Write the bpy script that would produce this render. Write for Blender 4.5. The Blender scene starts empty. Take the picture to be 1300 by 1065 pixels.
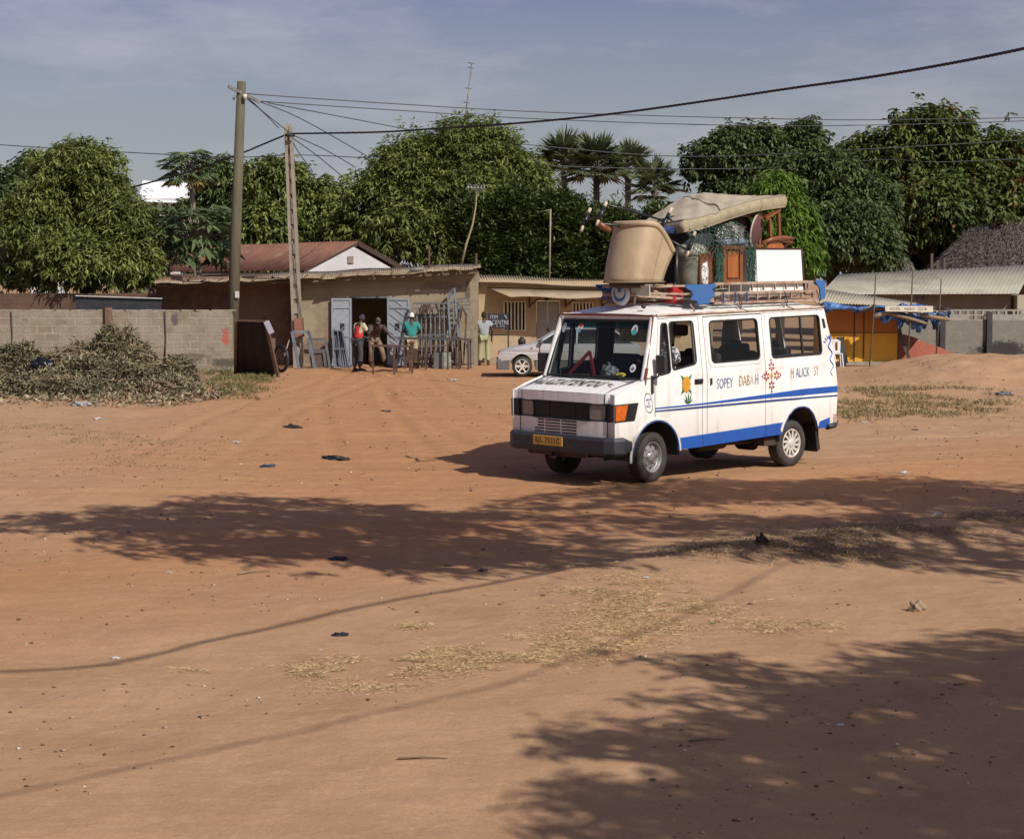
import bpy, bmesh, math, random
import numpy as np
from mathutils import Vector, Matrix
from mathutils.geometry import tessellate_polygon
PI = math.pi
R = math.radians
rnd = random.Random(7)
C = bpy.context.scene.collection
# ---------------------------------------------------------------- camera model
F_, H_, CY_, HY_ = 2250., 2.7, 487.5, 358.
pitch = math.atan((CY_-HY_)/F_)
cp, sp = math.cos(pitch), math.sin(pitch)
FW = Vector((0, cp, -sp)); UP = Vector((0, sp, cp)); C0 = Vector((0, 0, H_))
def ray(x, y): return FW+Vector(((x-650)/F_, 0, 0))-UP*((y-CY_)/F_)
def G(x, y, z=0.):
    d = ray(x, y); return C0+d*((z-H_)/d.z)
def P(x, y, Y):
    d = ray(x, y); return C0+d*(Y/d.y)
# ---------------------------------------------------------------- materials
def newmat(name):
    m = bpy.data.materials.new(name); m.use_nodes = True
    nt = m.node_tree; b = nt.nodes['Principled BSDF']
    return m, nt, b
def lk(nt, a, b): nt.links.new(a, b)
def node(nt, t, **k):
    n = nt.nodes.new(t)
    for a, v in k.items():
        if a in n.inputs: n.inputs[a].default_value = v
        else: setattr(n, a, v)
    return n
def c4(c): return (c[0], c[1], c[2], 1)
def mixc(nt, fac, a, b, mode='MIX'):
    n = nt.nodes.new('ShaderNodeMix'); n.data_type = 'RGBA'; n.blend_type = mode
    for s, v in ((n.inputs[0], fac), (n.inputs[6], a), (n.inputs[7], b)):
        if hasattr(v, 'links'): nt.links.new(v, s)
        elif isinstance(v, (int, float)): s.default_value = v
        else: s.default_value = c4(v)
    return n.outputs[2]
def ramp(nt, src, stops):
    n = nt.nodes.new('ShaderNodeValToRGB'); e = n.color_ramp.elements
    while len(e) < len(stops): e.new(.5)
    for i, (p, v) in enumerate(stops):
        e[i].position = p; e[i].color = c4(v) if isinstance(v, tuple) else (v, v, v, 1)
    nt.links.new(src, n.inputs[0]); return n.outputs[0]
def coords(nt, kind='pos', scale=(1, 1, 1), rot=(0, 0, 0)):
    if kind == 'pos': s = nt.nodes.new('ShaderNodeNewGeometry').outputs['Position']
    else: s = nt.nodes.new('ShaderNodeTexCoord').outputs['Object']
    mp = nt.nodes.new('ShaderNodeMapping'); mp.inputs['Scale'].default_value = scale; mp.inputs['Rotation'].default_value = rot
    nt.links.new(s, mp.inputs[0]); return mp.outputs[0]
def noise(nt, vec, scale, detail=6, rough=.6):
    n = node(nt, 'ShaderNodeTexNoise', Scale=scale, Detail=detail, Roughness=rough)
    nt.links.new(vec, n.inputs['Vector']); return n.outputs['Fac']
def bump(nt, b, h, strength=.3, dist=.02):
    n = node(nt, 'ShaderNodeBump', Strength=strength, Distance=dist)
    nt.links.new(h, n.inputs['Height']); nt.links.new(n.outputs[0], b.inputs['Normal']); return n
_mc = {}
def mat(name, c1, c2=None, scale=3., rough=.7, bmp=.15, metal=0., lo=.35, hi=.65, stretch=(1, 1, 1), c3=None, s3=.8, lo3=.55, hi3=.7, kind='obj', spec=.5, bdist=.01):
    """two-tone noisy surface with an optional third (dirt, rust) colour in patches"""
    if name in _mc: return _mc[name]
    m, nt, b = newmat(name)
    v = coords(nt, kind, stretch)
    if c2 is None: c2 = tuple(x*.8 for x in c1)
    f = ramp(nt, noise(nt, v, scale), [(lo, 0.), (hi, 1.)])
    col = mixc(nt, f, c1, c2)
    if c3:
        g = ramp(nt, noise(nt, v, s3, 8, .7), [(lo3, 0.), (hi3, 1.)])
        col = mixc(nt, g, col, c3)
    nt.links.new(col, b.inputs['Base Color'])
    b.inputs['Roughness'].default_value = rough; b.inputs['Metallic'].default_value = metal
    b.inputs['Specular IOR Level'].default_value = spec
    if bmp: bump(nt, b, noise(nt, v, scale*6, 5), bmp, bdist)
    _mc[name] = m; return m
def leafmat(name, ca, cb, rough=.5, trans=.25, cflush=None, tr=(.5, .6, .1)):
    m, nt, b = newmat(name)
    at = nt.nodes.new('ShaderNodeAttribute'); at.attribute_name = 'tint'
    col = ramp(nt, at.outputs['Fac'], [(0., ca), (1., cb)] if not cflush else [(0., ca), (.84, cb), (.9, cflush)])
    nt.links.new(col, b.inputs['Base Color']); b.inputs['Roughness'].default_value = rough
    b.inputs['Specular IOR Level'].default_value = .35
    t = nt.nodes.new('ShaderNodeBsdfTranslucent')
    nt.links.new(mixc(nt, .5, col, tr, 'MULTIPLY'), t.inputs[0])
    mx = nt.nodes.new('ShaderNodeMixShader'); mx.inputs[0].default_value = trans
    nt.links.new(b.outputs[0], mx.inputs[1]); nt.links.new(t.outputs[0], mx.inputs[2])
    nt.links.new(mx.outputs[0], nt.nodes['Material Output'].inputs[0])
    return m
# ---------------------------------------------------------------- object tree
WM = {}
def thing(name, label, cat, loc=(0, 0, 0), rotz=0., group=None, kind=None, M=None):
    o = bpy.data.objects.new(name, None); C.objects.link(o)
    o.empty_display_size = .3
    m = M if M is not None else Matrix.Translation(Vector(loc)) @ Matrix.Rotation(rotz, 4, 'Z')
    o.matrix_local = m; WM[o] = m.copy()
    return tag(o, label, cat, group, kind)
def tag(o, label=None, cat=None, group=None, kind=None):
    if label: o['label'] = label
    if cat: o['category'] = cat
    if group: o['group'] = group
    if kind: o['kind'] = kind
    return o
def link_mesh(name, me, mats, parent=None, world=True):
    """mesh vertices are in world space unless world=False (then in the parent's space)"""
    o = bpy.data.objects.new(name, me); C.objects.link(o)
    for m in (mats if isinstance(mats, (list, tuple)) else [mats]): me.materials.append(m)
    if parent is not None:
        o.parent = parent; WM[o] = WM[parent]
        if world: me.transform(WM[parent].inverted())
    else:
        # put the origin at the middle of the base
        n = len(me.vertices)
        if n:
            co = np.empty(n*3, 'f'); me.vertices.foreach_get('co', co); co = co.reshape(-1, 3)
            lo, hi = co.min(0), co.max(0); b = Vector(((lo[0]+hi[0])/2, (lo[1]+hi[1])/2, lo[2]))
            me.transform(Matrix.Translation(-b)); o.location = b
            WM[o] = Matrix.Translation(b)
    return o
def copy_tree(o, parent=None):
    c = o.copy(); C.objects.link(c); c.parent = parent
    if parent is not None: c.matrix_parent_inverse = o.matrix_parent_inverse.copy()
    for ch in list(o.children): copy_tree(ch, c)
    return c
# ---------------------------------------------------------------- mesh builder
class MB:
    def __init__(s, M=None): s.v = []; s.f = []; s.mi = []; s.sm = []; s.M = M; s.cur = 0; s.smooth = False
    def add(s, vs, fs, sm=None):
        b = len(s.v)
        if s.M is not None: vs = [s.M @ Vector(v) for v in vs]
        s.v += [tuple(v) for v in vs]; s.f += [tuple(i+b for i in f) for f in fs]
        s.mi += [s.cur]*len(fs); s.sm += [s.smooth if sm is None else sm]*len(fs); return s
    def box(s, c, d, rot=None):
        hx, hy, hz = d[0]/2, d[1]/2, d[2]/2; c = Vector(c)
        vs = [Vector((x*hx, y*hy, z*hz)) for x in (-1, 1) for y in (-1, 1) for z in (-1, 1)]
        if rot is not None: vs = [rot @ v for v in vs]
        return s.add([v+c for v in vs], [(0, 1, 3, 2), (4, 6, 7, 5), (0, 4, 5, 1), (2, 3, 7, 6), (0, 2, 6, 4), (1, 5, 7, 3)], False)
    def bx(s, x0, x1, y0, y1, z0, z1): return s.box(((x0+x1)/2, (y0+y1)/2, (z0+z1)/2), (abs(x1-x0), abs(y1-y0), abs(z1-z0)))
    def beam(s, a, b, w, h=None, up=(0, 0, 1)):
        a, b = Vector(a), Vector(b); h = h or w; d = (b-a); L = d.length
        if L < 1e-6: return s
        d.normalize(); u = Vector(up)
        if abs(d.dot(u)) > .98: u = Vector((0, 1, 0))
        x = d.cross(u).normalized(); z = x.cross(d).normalized()
        return s.box((a+b)/2, (w, L, h), Matrix((x, d, z)).transposed())
    def tube(s, pts, r, n=8, caps=True, sm=True):
        pts = [Vector(p) for p in pts]; rs = r if isinstance(r, (list, tuple)) else [r]*len(pts)
        vs = []; fs = []; px = None
        for i, p in enumerate(pts):
            d = (pts[min(i+1, len(pts)-1)]-pts[max(i-1, 0)]).normalized()
            if px is None:
                u = Vector((0, 0, 1)) if abs(d.z) < .9 else Vector((1, 0, 0)); px = d.cross(u).normalized()
            else: px = (px-d*px.dot(d)).normalized()
            py = d.cross(px)
            for k in range(n):
                a = 2*PI*k/n; vs.append(p+(px*math.cos(a)+py*math.sin(a))*rs[i])
        for i in range(len(pts)-1):
            for k in range(n): fs.append((i*n+k, i*n+(k+1) % n, (i+1)*n+(k+1) % n, (i+1)*n+k))
        s.add(vs, fs, sm)
        if caps:
            b = len(pts)-1
            s.add([vs[k] for k in range(n)], [tuple(range(n))[::-1]], False); s.add([vs[b*n+k] for k in range(n)], [tuple(range(n))], False)
        return s
    def lathe(s, prof, n=24, M=None, sm=True):
        """prof: (radius, height) along local z, placed with M"""
        vs = []; fs = []
        for r, h in prof:
            for k in range(n):
                a = 2*PI*k/n; v = Vector((r*math.cos(a), r*math.sin(a), h)); vs.append(M @ v if M is not None else v)
        for i in range(len(prof)-1):
            for k in range(n): fs.append((i*n+k, i*n+(k+1) % n, (i+1)*n+(k+1) % n, (i+1)*n+k))
        return s.add(vs, fs, sm)
    def poly(s, outer, fn, t=0., holes=(), tdir=None, sm=False):
        """flat polygon (with holes) in 2D, mapped to 3D by fn(a,b); thickened by vector tdir*t with side walls"""
        loops = [list(outer)]+[list(h) for h in holes]
        tri = tessellate_polygon([[Vector((a, b, 0)) for a, b in lp] for lp in loops])
        flat = [p for lp in loops for p in lp]
        A = [Vector(fn(*p)) for p in flat]; n = len(A)
        if not t: return s.add(A, tri, sm)
        td = Vector(tdir)*t; B = [p+td for p in A]
        fs = [tuple(q) for q in tri]+[tuple(n+i for i in reversed(q)) for q in tri]; o = 0
        for lp in loops:
            k = len(lp)
            for i in range(k): fs.append((o+i, o+(i+1) % k, n+o+(i+1) % k, n+o+i))
            o += k
        return s.add(A+B, fs, sm)
    def grid(s, nu, nv, fn, sm=True):
        vs = [fn(i/nu, j/nv) for j in range(nv+1) for i in range(nu+1)]
        fs = [(j*(nu+1)+i, j*(nu+1)+i+1, (j+1)*(nu+1)+i+1, (j+1)*(nu+1)+i) for j in range(nv) for i in range(nu)]
        return s.add(vs, fs, sm)
    def build(s, name, mats, parent=None, bevel=0., world=True, recalc=True):
        me = bpy.data.meshes.new(name); me.from_pydata(s.v, [], s.f)
        me.polygons.foreach_set('material_index', s.mi); me.polygons.foreach_set('use_smooth', s.sm)
        me.update()
        if recalc:
            bm = bmesh.new(); bm.from_mesh(me); bmesh.ops.remove_doubles(bm, verts=bm.verts, dist=1e-5)
            bmesh.ops.recalc_face_normals(bm, faces=bm.faces); bm.to_mesh(me); bm.free()
        o = link_mesh(name, me, mats, parent, world)
        if bevel:
            b = o.modifiers.new('bevel', 'BEVEL'); b.width = bevel; b.segments = 2; b.limit_method = 'ANGLE'; b.angle_limit = R(40); b.harden_normals = False
        return o
def from_np(name, V, F, mats, parent=None, tint=None, world=True, mi=None):
    me = bpy.data.meshes.new(name); V = np.asarray(V, 'f'); F = np.asarray(F, 'i'); k = F.shape[1]
    me.vertices.add(len(V)); me.vertices.foreach_set('co', V.ravel())
    me.loops.add(F.size); me.loops.foreach_set('vertex_index', F.ravel())
    me.polygons.add(len(F)); me.polygons.foreach_set('loop_start', np.arange(0, F.size, k, dtype='i'))
    if mi is not None: me.polygons.foreach_set('material_index', np.asarray(mi, 'i'))
    me.update(calc_edges=True)
    if tint is not None:
        a = me.attributes.new('tint', 'FLOAT', 'POINT'); a.data.foreach_set('value', np.asarray(tint, 'f'))
    return link_mesh(name, me, mats, parent, world)
def _islands(mb):
    par = list(range(len(mb.v)))
    def find(i):
        while par[i] != i: par[i] = par[par[i]]; i = par[i]
        return i
    for f in mb.f:
        r = find(f[0])
        for i in f[1:]: par[find(i)] = r
    g = {}
    for k, f in enumerate(mb.f): g.setdefault(find(f[0]), []).append(k)
    return list(g.values())
def build_split(mb, name, mats, parent=None, bevel=0.):
    out = []
    for ks in _islands(mb):
        m2 = MB(); used = sorted({i for k in ks for i in mb.f[k]}); ix = {i: n for n, i in enumerate(used)}
        m2.v = [mb.v[i] for i in used]; m2.f = [tuple(ix[i] for i in mb.f[k]) for k in ks]; m2.mi = [mb.mi[k] for k in ks]; m2.sm = [mb.sm[k] for k in ks]
        out.append(m2.build(name, mats, parent, bevel))
    return out
def text_obj(name, body, size, M, m, parent, shear=0., sx=1., extr=.001, bold=.0, align='CENTER', space=1.):
    cu = bpy.data.curves.new('t', 'FONT'); cu.body = body; cu.size = size; cu.shear = shear; cu.extrude = extr; cu.offset = bold
    cu.align_x = align; cu.align_y = 'CENTER'; cu.resolution_u = 2; cu.space_character = space
    to = bpy.data.objects.new('t', cu); C.objects.link(to)
    bpy.context.view_layer.update()
    me = bpy.data.meshes.new_from_object(to.evaluated_get(bpy.context.evaluated_depsgraph_get()))
    bpy.data.objects.remove(to); me.name = name; me.materials.clear()
    me.transform(M @ Matrix.Diagonal((sx, 1, 1, 1)))
    return link_mesh(name, me, m, parent)
def basis(x, y, z, o):
    """matrix with the given axis columns"""
    m = Matrix.Identity(4)
    for i, a in enumerate((x, y, z)):
        for j in range(3): m[j][i] = a[j]
    for j in range(3): m[j][3] = o[j]
    return m
def corr(mb, A, B, D, n, amp, per=6, nv=1, sag=0., seed=0):
    """corrugated sheet: corner A, edge A->B carries the waves, A->D runs down the sheet"""
    A, B, D = Vector(A), Vector(B), Vector(D); u, v = B-A, D-A; nn = u.cross(v).normalized()
    if nn.z < 0: nn = -nn
    rr = random.Random(seed); off = [rr.uniform(-1, 1) for _ in range(n+2)]
    def fn(a, b):
        w = math.sin(a*n*2*PI)*amp; i = int(a*n*.999)
        return A+u*a+v*b+nn*(w+sag*math.sin(a*7+seed)+off[i//5]*amp*.5)+v.normalized()*off[i//4]*amp*1.6*(1 if b > .5 else 0)
    mb.grid(n*per, nv, fn, True)
# ---------------------------------------------------------------- terrain
def _sm(x, a, b):
    t = np.clip((x-a)/(b-a), 0, 1); return t*t*(3-2*t)
_g = np.random.RandomState(3); _lat = _g.rand(64, 64)
def vnoise(x, y, s):
    x = np.asarray(x, float)*s; y = np.asarray(y, float)*s
    xi = np.floor(x).astype(int); yi = np.floor(y).astype(int); fx = x-xi; fy = y-yi
    fx = fx*fx*(3-2*fx); fy = fy*fy*(3-2*fy); L = lambda a, b: _lat[a % 64, b % 64]
    return (L(xi, yi)*(1-fx)+L(xi+1, yi)*fx)*(1-fy)+(L(xi, yi+1)*(1-fx)+L(xi+1, yi+1)*fx)*fy
_b0 = G(700, 738); _b1 = G(1300, 655)
def gz(x, y):
    x = np.asarray(x, float); y = np.asarray(y, float)
    h = (vnoise(x, y, .35)-.5)*.07+(vnoise(x+9, y, 1.1)-.5)*.035
    h = h+(vnoise(x, y+5, 3.1)-.5)*.018+(vnoise(x+3, y, 7.)-.5)*.010
    # sand mound at the right in front of the stall
    h = h+.62*_sm(x, 8.6, 12.5)*_sm(y, 44, 48.6)*(1-_sm(y, 50.5, 54.5))*(1+.12*(vnoise(x, y, .9)-.5))+(vnoise(x*1.0, y, 1.9)-.5)*.10*_sm(x, 8.6, 11)*_sm(y, 44, 47)*(1-_sm(y, 50, 54))
    # grassy bank behind the minibus
    h = h+.20*np.exp(-((y-40.8)/2.3)**2)*_sm(x, 4.5, 7.5)*(1-_sm(x, 11., 12.5))
    # worn shoulder of the road
    dx, dy = _b1.x-_b0.x, _b1.y-_b0.y; L = math.hypot(dx, dy)
    t = ((x-_b0.x)*dx+(y-_b0.y)*dy)/L; d = -(x-_b0.x)*dy/L+(y-_b0.y)*dx/L
    h = h+.09*np.exp(-(d/.7)**2)*_sm(t, -.5, 2)
    # tyre ruts worn into the road
    for (y0_, k_, c_, w_) in ((21.6, .20, .006, .11), (24.4, .28, .002, .12), (19.2, .10, .012, .10), (27.6, .34, -.004, .12)):
        for s_ in (0, 1.5):
            dd_ = (y-(y0_+s_+k_*x+c_*x*x+.35*np.sin(x*.21+y0_)))/math.sqrt(1+k_*k_); ad_ = np.abs(dd_)
            h = h-.020*np.exp(-(dd_/w_)**2)+.010*np.exp(-((ad_-w_*2.1)/(w_*.8))**2)
    for (x0_, k_) in ((-3.2, -.10), (-5.6, .04), (-1.2, -.16)):
        for s_ in (0, 1.5):
            dd_ = x-(x0_+s_+k_*(y-34)+.5*np.sin(y*.12)); g_ = _sm(y, 24, 30)
            h = h-g_*.022*np.exp(-(dd_/.13)**2)+g_*.010*np.exp(-((np.abs(dd_)-.28)/.11)**2)
    h = h-.05*_sm(x, -8, -2)*(1-_sm(x, 3, 9))*np.exp(-((y-26)/9)**2)
    far = _sm(np.hypot(x, y-30), 32, 60); fv = np.exp(-(((x-2.2)/2.6)**2+((y-25)/2.2)**2)**2)
    return h*(1-far)*(1-.85*fv)
def gzf(x, y): return float(gz(x, y))
# ---------------------------------------------------------------- world, sun, camera
SUN_EL, SUN_DIR = R(41), Vector((.64, -.77, 0)).normalized()
w = bpy.data.worlds.new('World'); bpy.context.scene.world = w; w.use_nodes = True
nt = w.node_tree; bg = nt.nodes['Background']
sky = nt.nodes.new('ShaderNodeTexSky'); sky.sky_type = 'NISHITA'; sky.sun_disc = False
sky.sun_elevation = SUN_EL; sky.sun_rotation = math.atan2(SUN_DIR.x, SUN_DIR.y)
sky.dust_density = 2.2; sky.air_density = 1.1; sky.ozone_density = 2.; sky.altitude = 0
tc = nt.nodes.new('ShaderNodeTexCoord')
mp = nt.nodes.new('ShaderNodeMapping'); mp.inputs['Scale'].default_value = (2.4, 2.4, 9.); mp.inputs['Rotation'].default_value = (0, R(10), R(20))
nt.links.new(tc.outputs['Generated'], mp.inputs[0])
n1 = noise(nt, mp.outputs[0], 1.9, 10, .66)
cl = ramp(nt, n1, [(.46, 0.), (.74, 1.)])
hs = node(nt, 'ShaderNodeHueSaturation', Saturation=1.05, Value=.80); nt.links.new(sky.outputs[0], hs.inputs['Color'])
hs.inputs['Hue'].default_value = .55
mul = nt.nodes.new('ShaderNodeMath'); mul.operation = 'MULTIPLY'; mul.inputs[1].default_value = .4; nt.links.new(cl, mul.inputs[0])
sx = nt.nodes.new('ShaderNodeSeparateXYZ'); nt.links.new(tc.outputs['Generated'], sx.inputs[0])
hz = nt.nodes.new('ShaderNodeMapRange'); hz.inputs[1].default_value = 0.; hz.inputs[2].default_value = .17; hz.inputs[3].default_value = .62; hz.inputs[4].default_value = 0.; nt.links.new(sx.outputs[2], hz.inputs[0])
skc = mixc(nt, hz.outputs[0], hs.outputs[0], (5.0, 5.1, 5.9))
nt.links.new(mixc(nt, mul.outputs[0], skc, (7.2, 6.7, 7.1)), bg.inputs['Color'])
bg.inputs['Strength'].default_value = .080
sd = bpy.data.lights.new('sun', 'SUN'); sd.energy = 4.0; sd.angle = R(.5); sd.color = (1, .945, .86)
so = bpy.data.objects.new('sun', sd); C.objects.link(so)
sv = SUN_DIR*math.cos(SUN_EL)+Vector((0, 0, math.sin(SUN_EL)))
so.rotation_euler = sv.to_track_quat('Z', 'Y').to_euler(); so.location = sv*60
cam = bpy.data.cameras.new('camera'); co = bpy.data.objects.new('camera', cam); C.objects.link(co)
co.location = C0; co.rotation_euler = (PI/2-pitch, 0, 0)
cam.sensor_width = 36; cam.lens = 36*F_/1300; cam.shift_y = -(532.5-CY_)/1300; cam.clip_end = 3000; cam.clip_start = .2
sc = bpy.context.scene; sc.camera = co
sc.view_settings.view_transform = 'Standard'; sc.view_settings.look = 'None'; sc.view_settings.exposure = .21; sc.view_settings.gamma = 1
sc.cycles.max_bounces = 6; sc.cycles.transparent_max_bounces = 12
# ---------------------------------------------------------------- ground
def axis(lo, hi, step, far, g=1.16):
    a = list(np.arange(lo, hi, step)); s = step
    while a[-1] < far: s *= g; a.append(a[-1]+s)
    s = step; b = [a[0]]
    while b[-1] > -far: s *= g; b.append(b[-1]-s)
    return np.array(b[::-1][:-1]+a)
xs = axis(-14, 17, .11, 900); ys = axis(7.5, 57, .16, 1500)
X, Y = np.meshgrid(xs, ys); Z = gz(X, Y)
V = np.stack([X.ravel(), Y.ravel(), Z.ravel()], 1); nx = len(xs)
ii, jj = np.meshgrid(np.arange(nx-1), np.arange(len(ys)-1)); q = (jj*nx+ii).ravel()
Fq = np.stack([q, q+1, q+1+nx, q+nx], 1)
gm, nt, b = newmat('dirt')
pos = coords(nt)
n_big = noise(nt, pos, .16, 5, .55); n_mid = noise(nt, pos, 1.1, 8, .6); n_f = noise(nt, pos, 9., 8, .7)
stre = coords(nt, 'pos', (.22, 1.6, 1), (0, 0, R(-14))); n_s = noise(nt, stre, 1.3, 6, .6)
tan = mixc(nt, ramp(nt, n_mid, [(.35, 0.), (.65, 1.)]), (.435, .265, .152), (.36, .214, .120))
red = mixc(nt, ramp(nt, n_s, [(.35, 0.), (.65, 1.)]), (.43, .215, .100), (.365, .180, .085))
# where the dirt is red: the worn road and the left foreground edge
def band(nt, ax, ay, bx, by, w0, w1):
    """1 near the line a-b in world xy, soft to 0 at distance w1"""
    L = math.hypot(bx-ax, by-ay); nxx, nyy = -(by-ay)/L, (bx-ax)/L
    d = nt.nodes.new('ShaderNodeVectorMath'); d.operation = 'DOT_PRODUCT'; d.inputs[1].default_value = (nxx, nyy, 0)
    s = nt.nodes.new('ShaderNodeVectorMath'); s.operation = 'SUBTRACT'; s.inputs[1].default_value = (ax, ay, 0)
    nt.links.new(pos, s.inputs[0]); nt.links.new(s.outputs[0], d.inputs[0])
    a = nt.nodes.new('ShaderNodeMath'); a.operation = 'ABSOLUTE'; nt.links.new(d.outputs['Value'], a.inputs[0])
    ad = nt.nodes.new('ShaderNodeMath'); ad.operation = 'MULTIPLY_ADD'; ad.inputs[1].default_value = 1
    nm = nt.nodes.new('ShaderNodeMath'); nm.operation = 'MULTIPLY'; nm.inputs[1].default_value = 5.; nt.links.new(n_big, nm.inputs[0])
    nt.links.new(a.outputs[0], ad.inputs[0]); nt.links.new(nm.outputs[0], ad.inputs[2])
    mr = nt.nodes.new('ShaderNodeMapRange'); mr.inputs[1].default_value = w0+2.3; mr.inputs[2].default_value = w1+2.5; mr.inputs[3].default_value = 1; mr.inputs[4].default_value = 0
    nt.links.new(ad.outputs[0], mr.inputs[0]); return mr.outputs[0]
p0, p1 = G(-100, 742), G(1300, 588)
rb = band(nt, p0.x, p0.y, p1.x, p1.y, .3, 3.6)
p0, p1 = G(560, 640), G(480, 470)
rb2 = band(nt, p0.x, p0.y, p1.x, p1.y, 1.6, 6.5)
sy = nt.nodes.new('ShaderNodeSeparateXYZ'); nt.links.new(pos, sy.inputs[0])
my = nt.nodes.new('ShaderNodeMapRange'); my.inputs[1].default_value = 18.5; my.inputs[2].default_value = 23.; nt.links.new(sy.outputs[1], my.inputs[0])
mm_ = nt.nodes.new('ShaderNodeMath'); mm_.operation = 'MULTIPLY'; nt.links.new(rb2, mm_.inputs[0]); nt.links.new(my.outputs[0], mm_.inputs[1]); rb2 = mm_.outputs[0]
mx = nt.nodes.new('ShaderNodeMath'); mx.operation = 'MAXIMUM'; nt.links.new(rb, mx.inputs[0]); nt.links.new(rb2, mx.inputs[1])
col = mixc(nt, mx.outputs[0], tan, red)
col = mixc(nt, ramp(nt, n_f, [(.52, 0.), (.78, .55)]), col, (.50, .36, .25))
col = mixc(nt, ramp(nt, noise(nt, pos, 2.3, 10, .75), [(.60, 0.), (.72, .4)]), col, (.26, .155, .09))
sp = noise(nt, pos, 55., 4, .8); col = mixc(nt, ramp(nt, sp, [(.35, .45), (.5, 0.)]), col, (.22, .145, .095)); col = mixc(nt, ramp(nt, noise(nt, pos, 38., 4, .8), [(.58, 0.), (.68, .5)]), col, (.52, .385, .27))
dark = noise(nt, pos, 28., 3, .5)
col = mixc(nt, ramp(nt, dark, [(.70, 0.), (.78, .5)]), col, (.10, .06, .04))
nt.links.new(col, b.inputs['Base Color']); b.inputs['Roughness'].default_value = .95; b.inputs['Specular IOR Level'].default_value = .1
# tyre ruts: stretched wave along the road
rut = noise(nt, coords(nt, 'pos', (.12, 3.2, 1), (0, 0, R(-16))), 1.6, 4, .5)
ad = nt.nodes.new('ShaderNodeMath'); ad.operation = 'MULTIPLY_ADD'; ad.inputs[1].default_value = .45; nt.links.new(rut, ad.inputs[0])
sc2 = nt.nodes.new('ShaderNodeMath'); sc2.operation = 'MULTIPLY'; sc2.inputs[1].default_value = .8; nt.links.new(noise(nt, pos, 5., 10, .72), sc2.inputs[0])
vo = nt.nodes.new('ShaderNodeTexVoronoi'); vo.inputs['Scale'].default_value = 3.4; nt.links.new(pos, vo.inputs['Vector'])
vm = nt.nodes.new('ShaderNodeMath'); vm.operation = 'MULTIPLY_ADD'; vm.inputs[1].default_value = .55; nt.links.new(vo.outputs['Distance'], vm.inputs[0]); nt.links.new(sc2.outputs[0], vm.inputs[2]); nt.links.new(vm.outputs[0], ad.inputs[2])
bump(nt, b, ad.outputs[0], .5, .055)
g = from_np('ground', V, Fq, gm); g['kind'] = 'structure'
for p in g.data.polygons: pass
g.data.polygons.foreach_set('use_smooth', [True]*len(g.data.polygons))
# ---------------------------------------------------------------- foliage generators
def unit(rs, n):
    v = rs.normal(size=(n, 3)); return v/np.linalg.norm(v, axis=1)[:, None]
def leaves(base, dirs, L, W, fold=.25, side=None, rs=None, curl=.0):
    """kite-shaped leaves: base point, direction, length and width arrays -> verts, quads"""
    n = len(base); up = np.tile([0, 0, 1.], (n, 1))
    s = np.cross(dirs, up+(rs.normal(size=(n, 3))*.35 if rs is not None else 0)); s /= (np.linalg.norm(s, axis=1)[:, None]+1e-9)
    nn = np.cross(s, dirs)
    L = np.asarray(L)[:, None]*np.ones((n, 1)); W = np.asarray(W)[:, None]*np.ones((n, 1))
    mid = base+dirs*L*.45
    v = np.stack([base, mid+s*W*.5+nn*W*fold, base+dirs*L-nn*L*curl, mid-s*W*.5+nn*W*fold], 1).reshape(-1, 3)
    f = np.arange(4*n).reshape(-1, 4)
    return v, f
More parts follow.
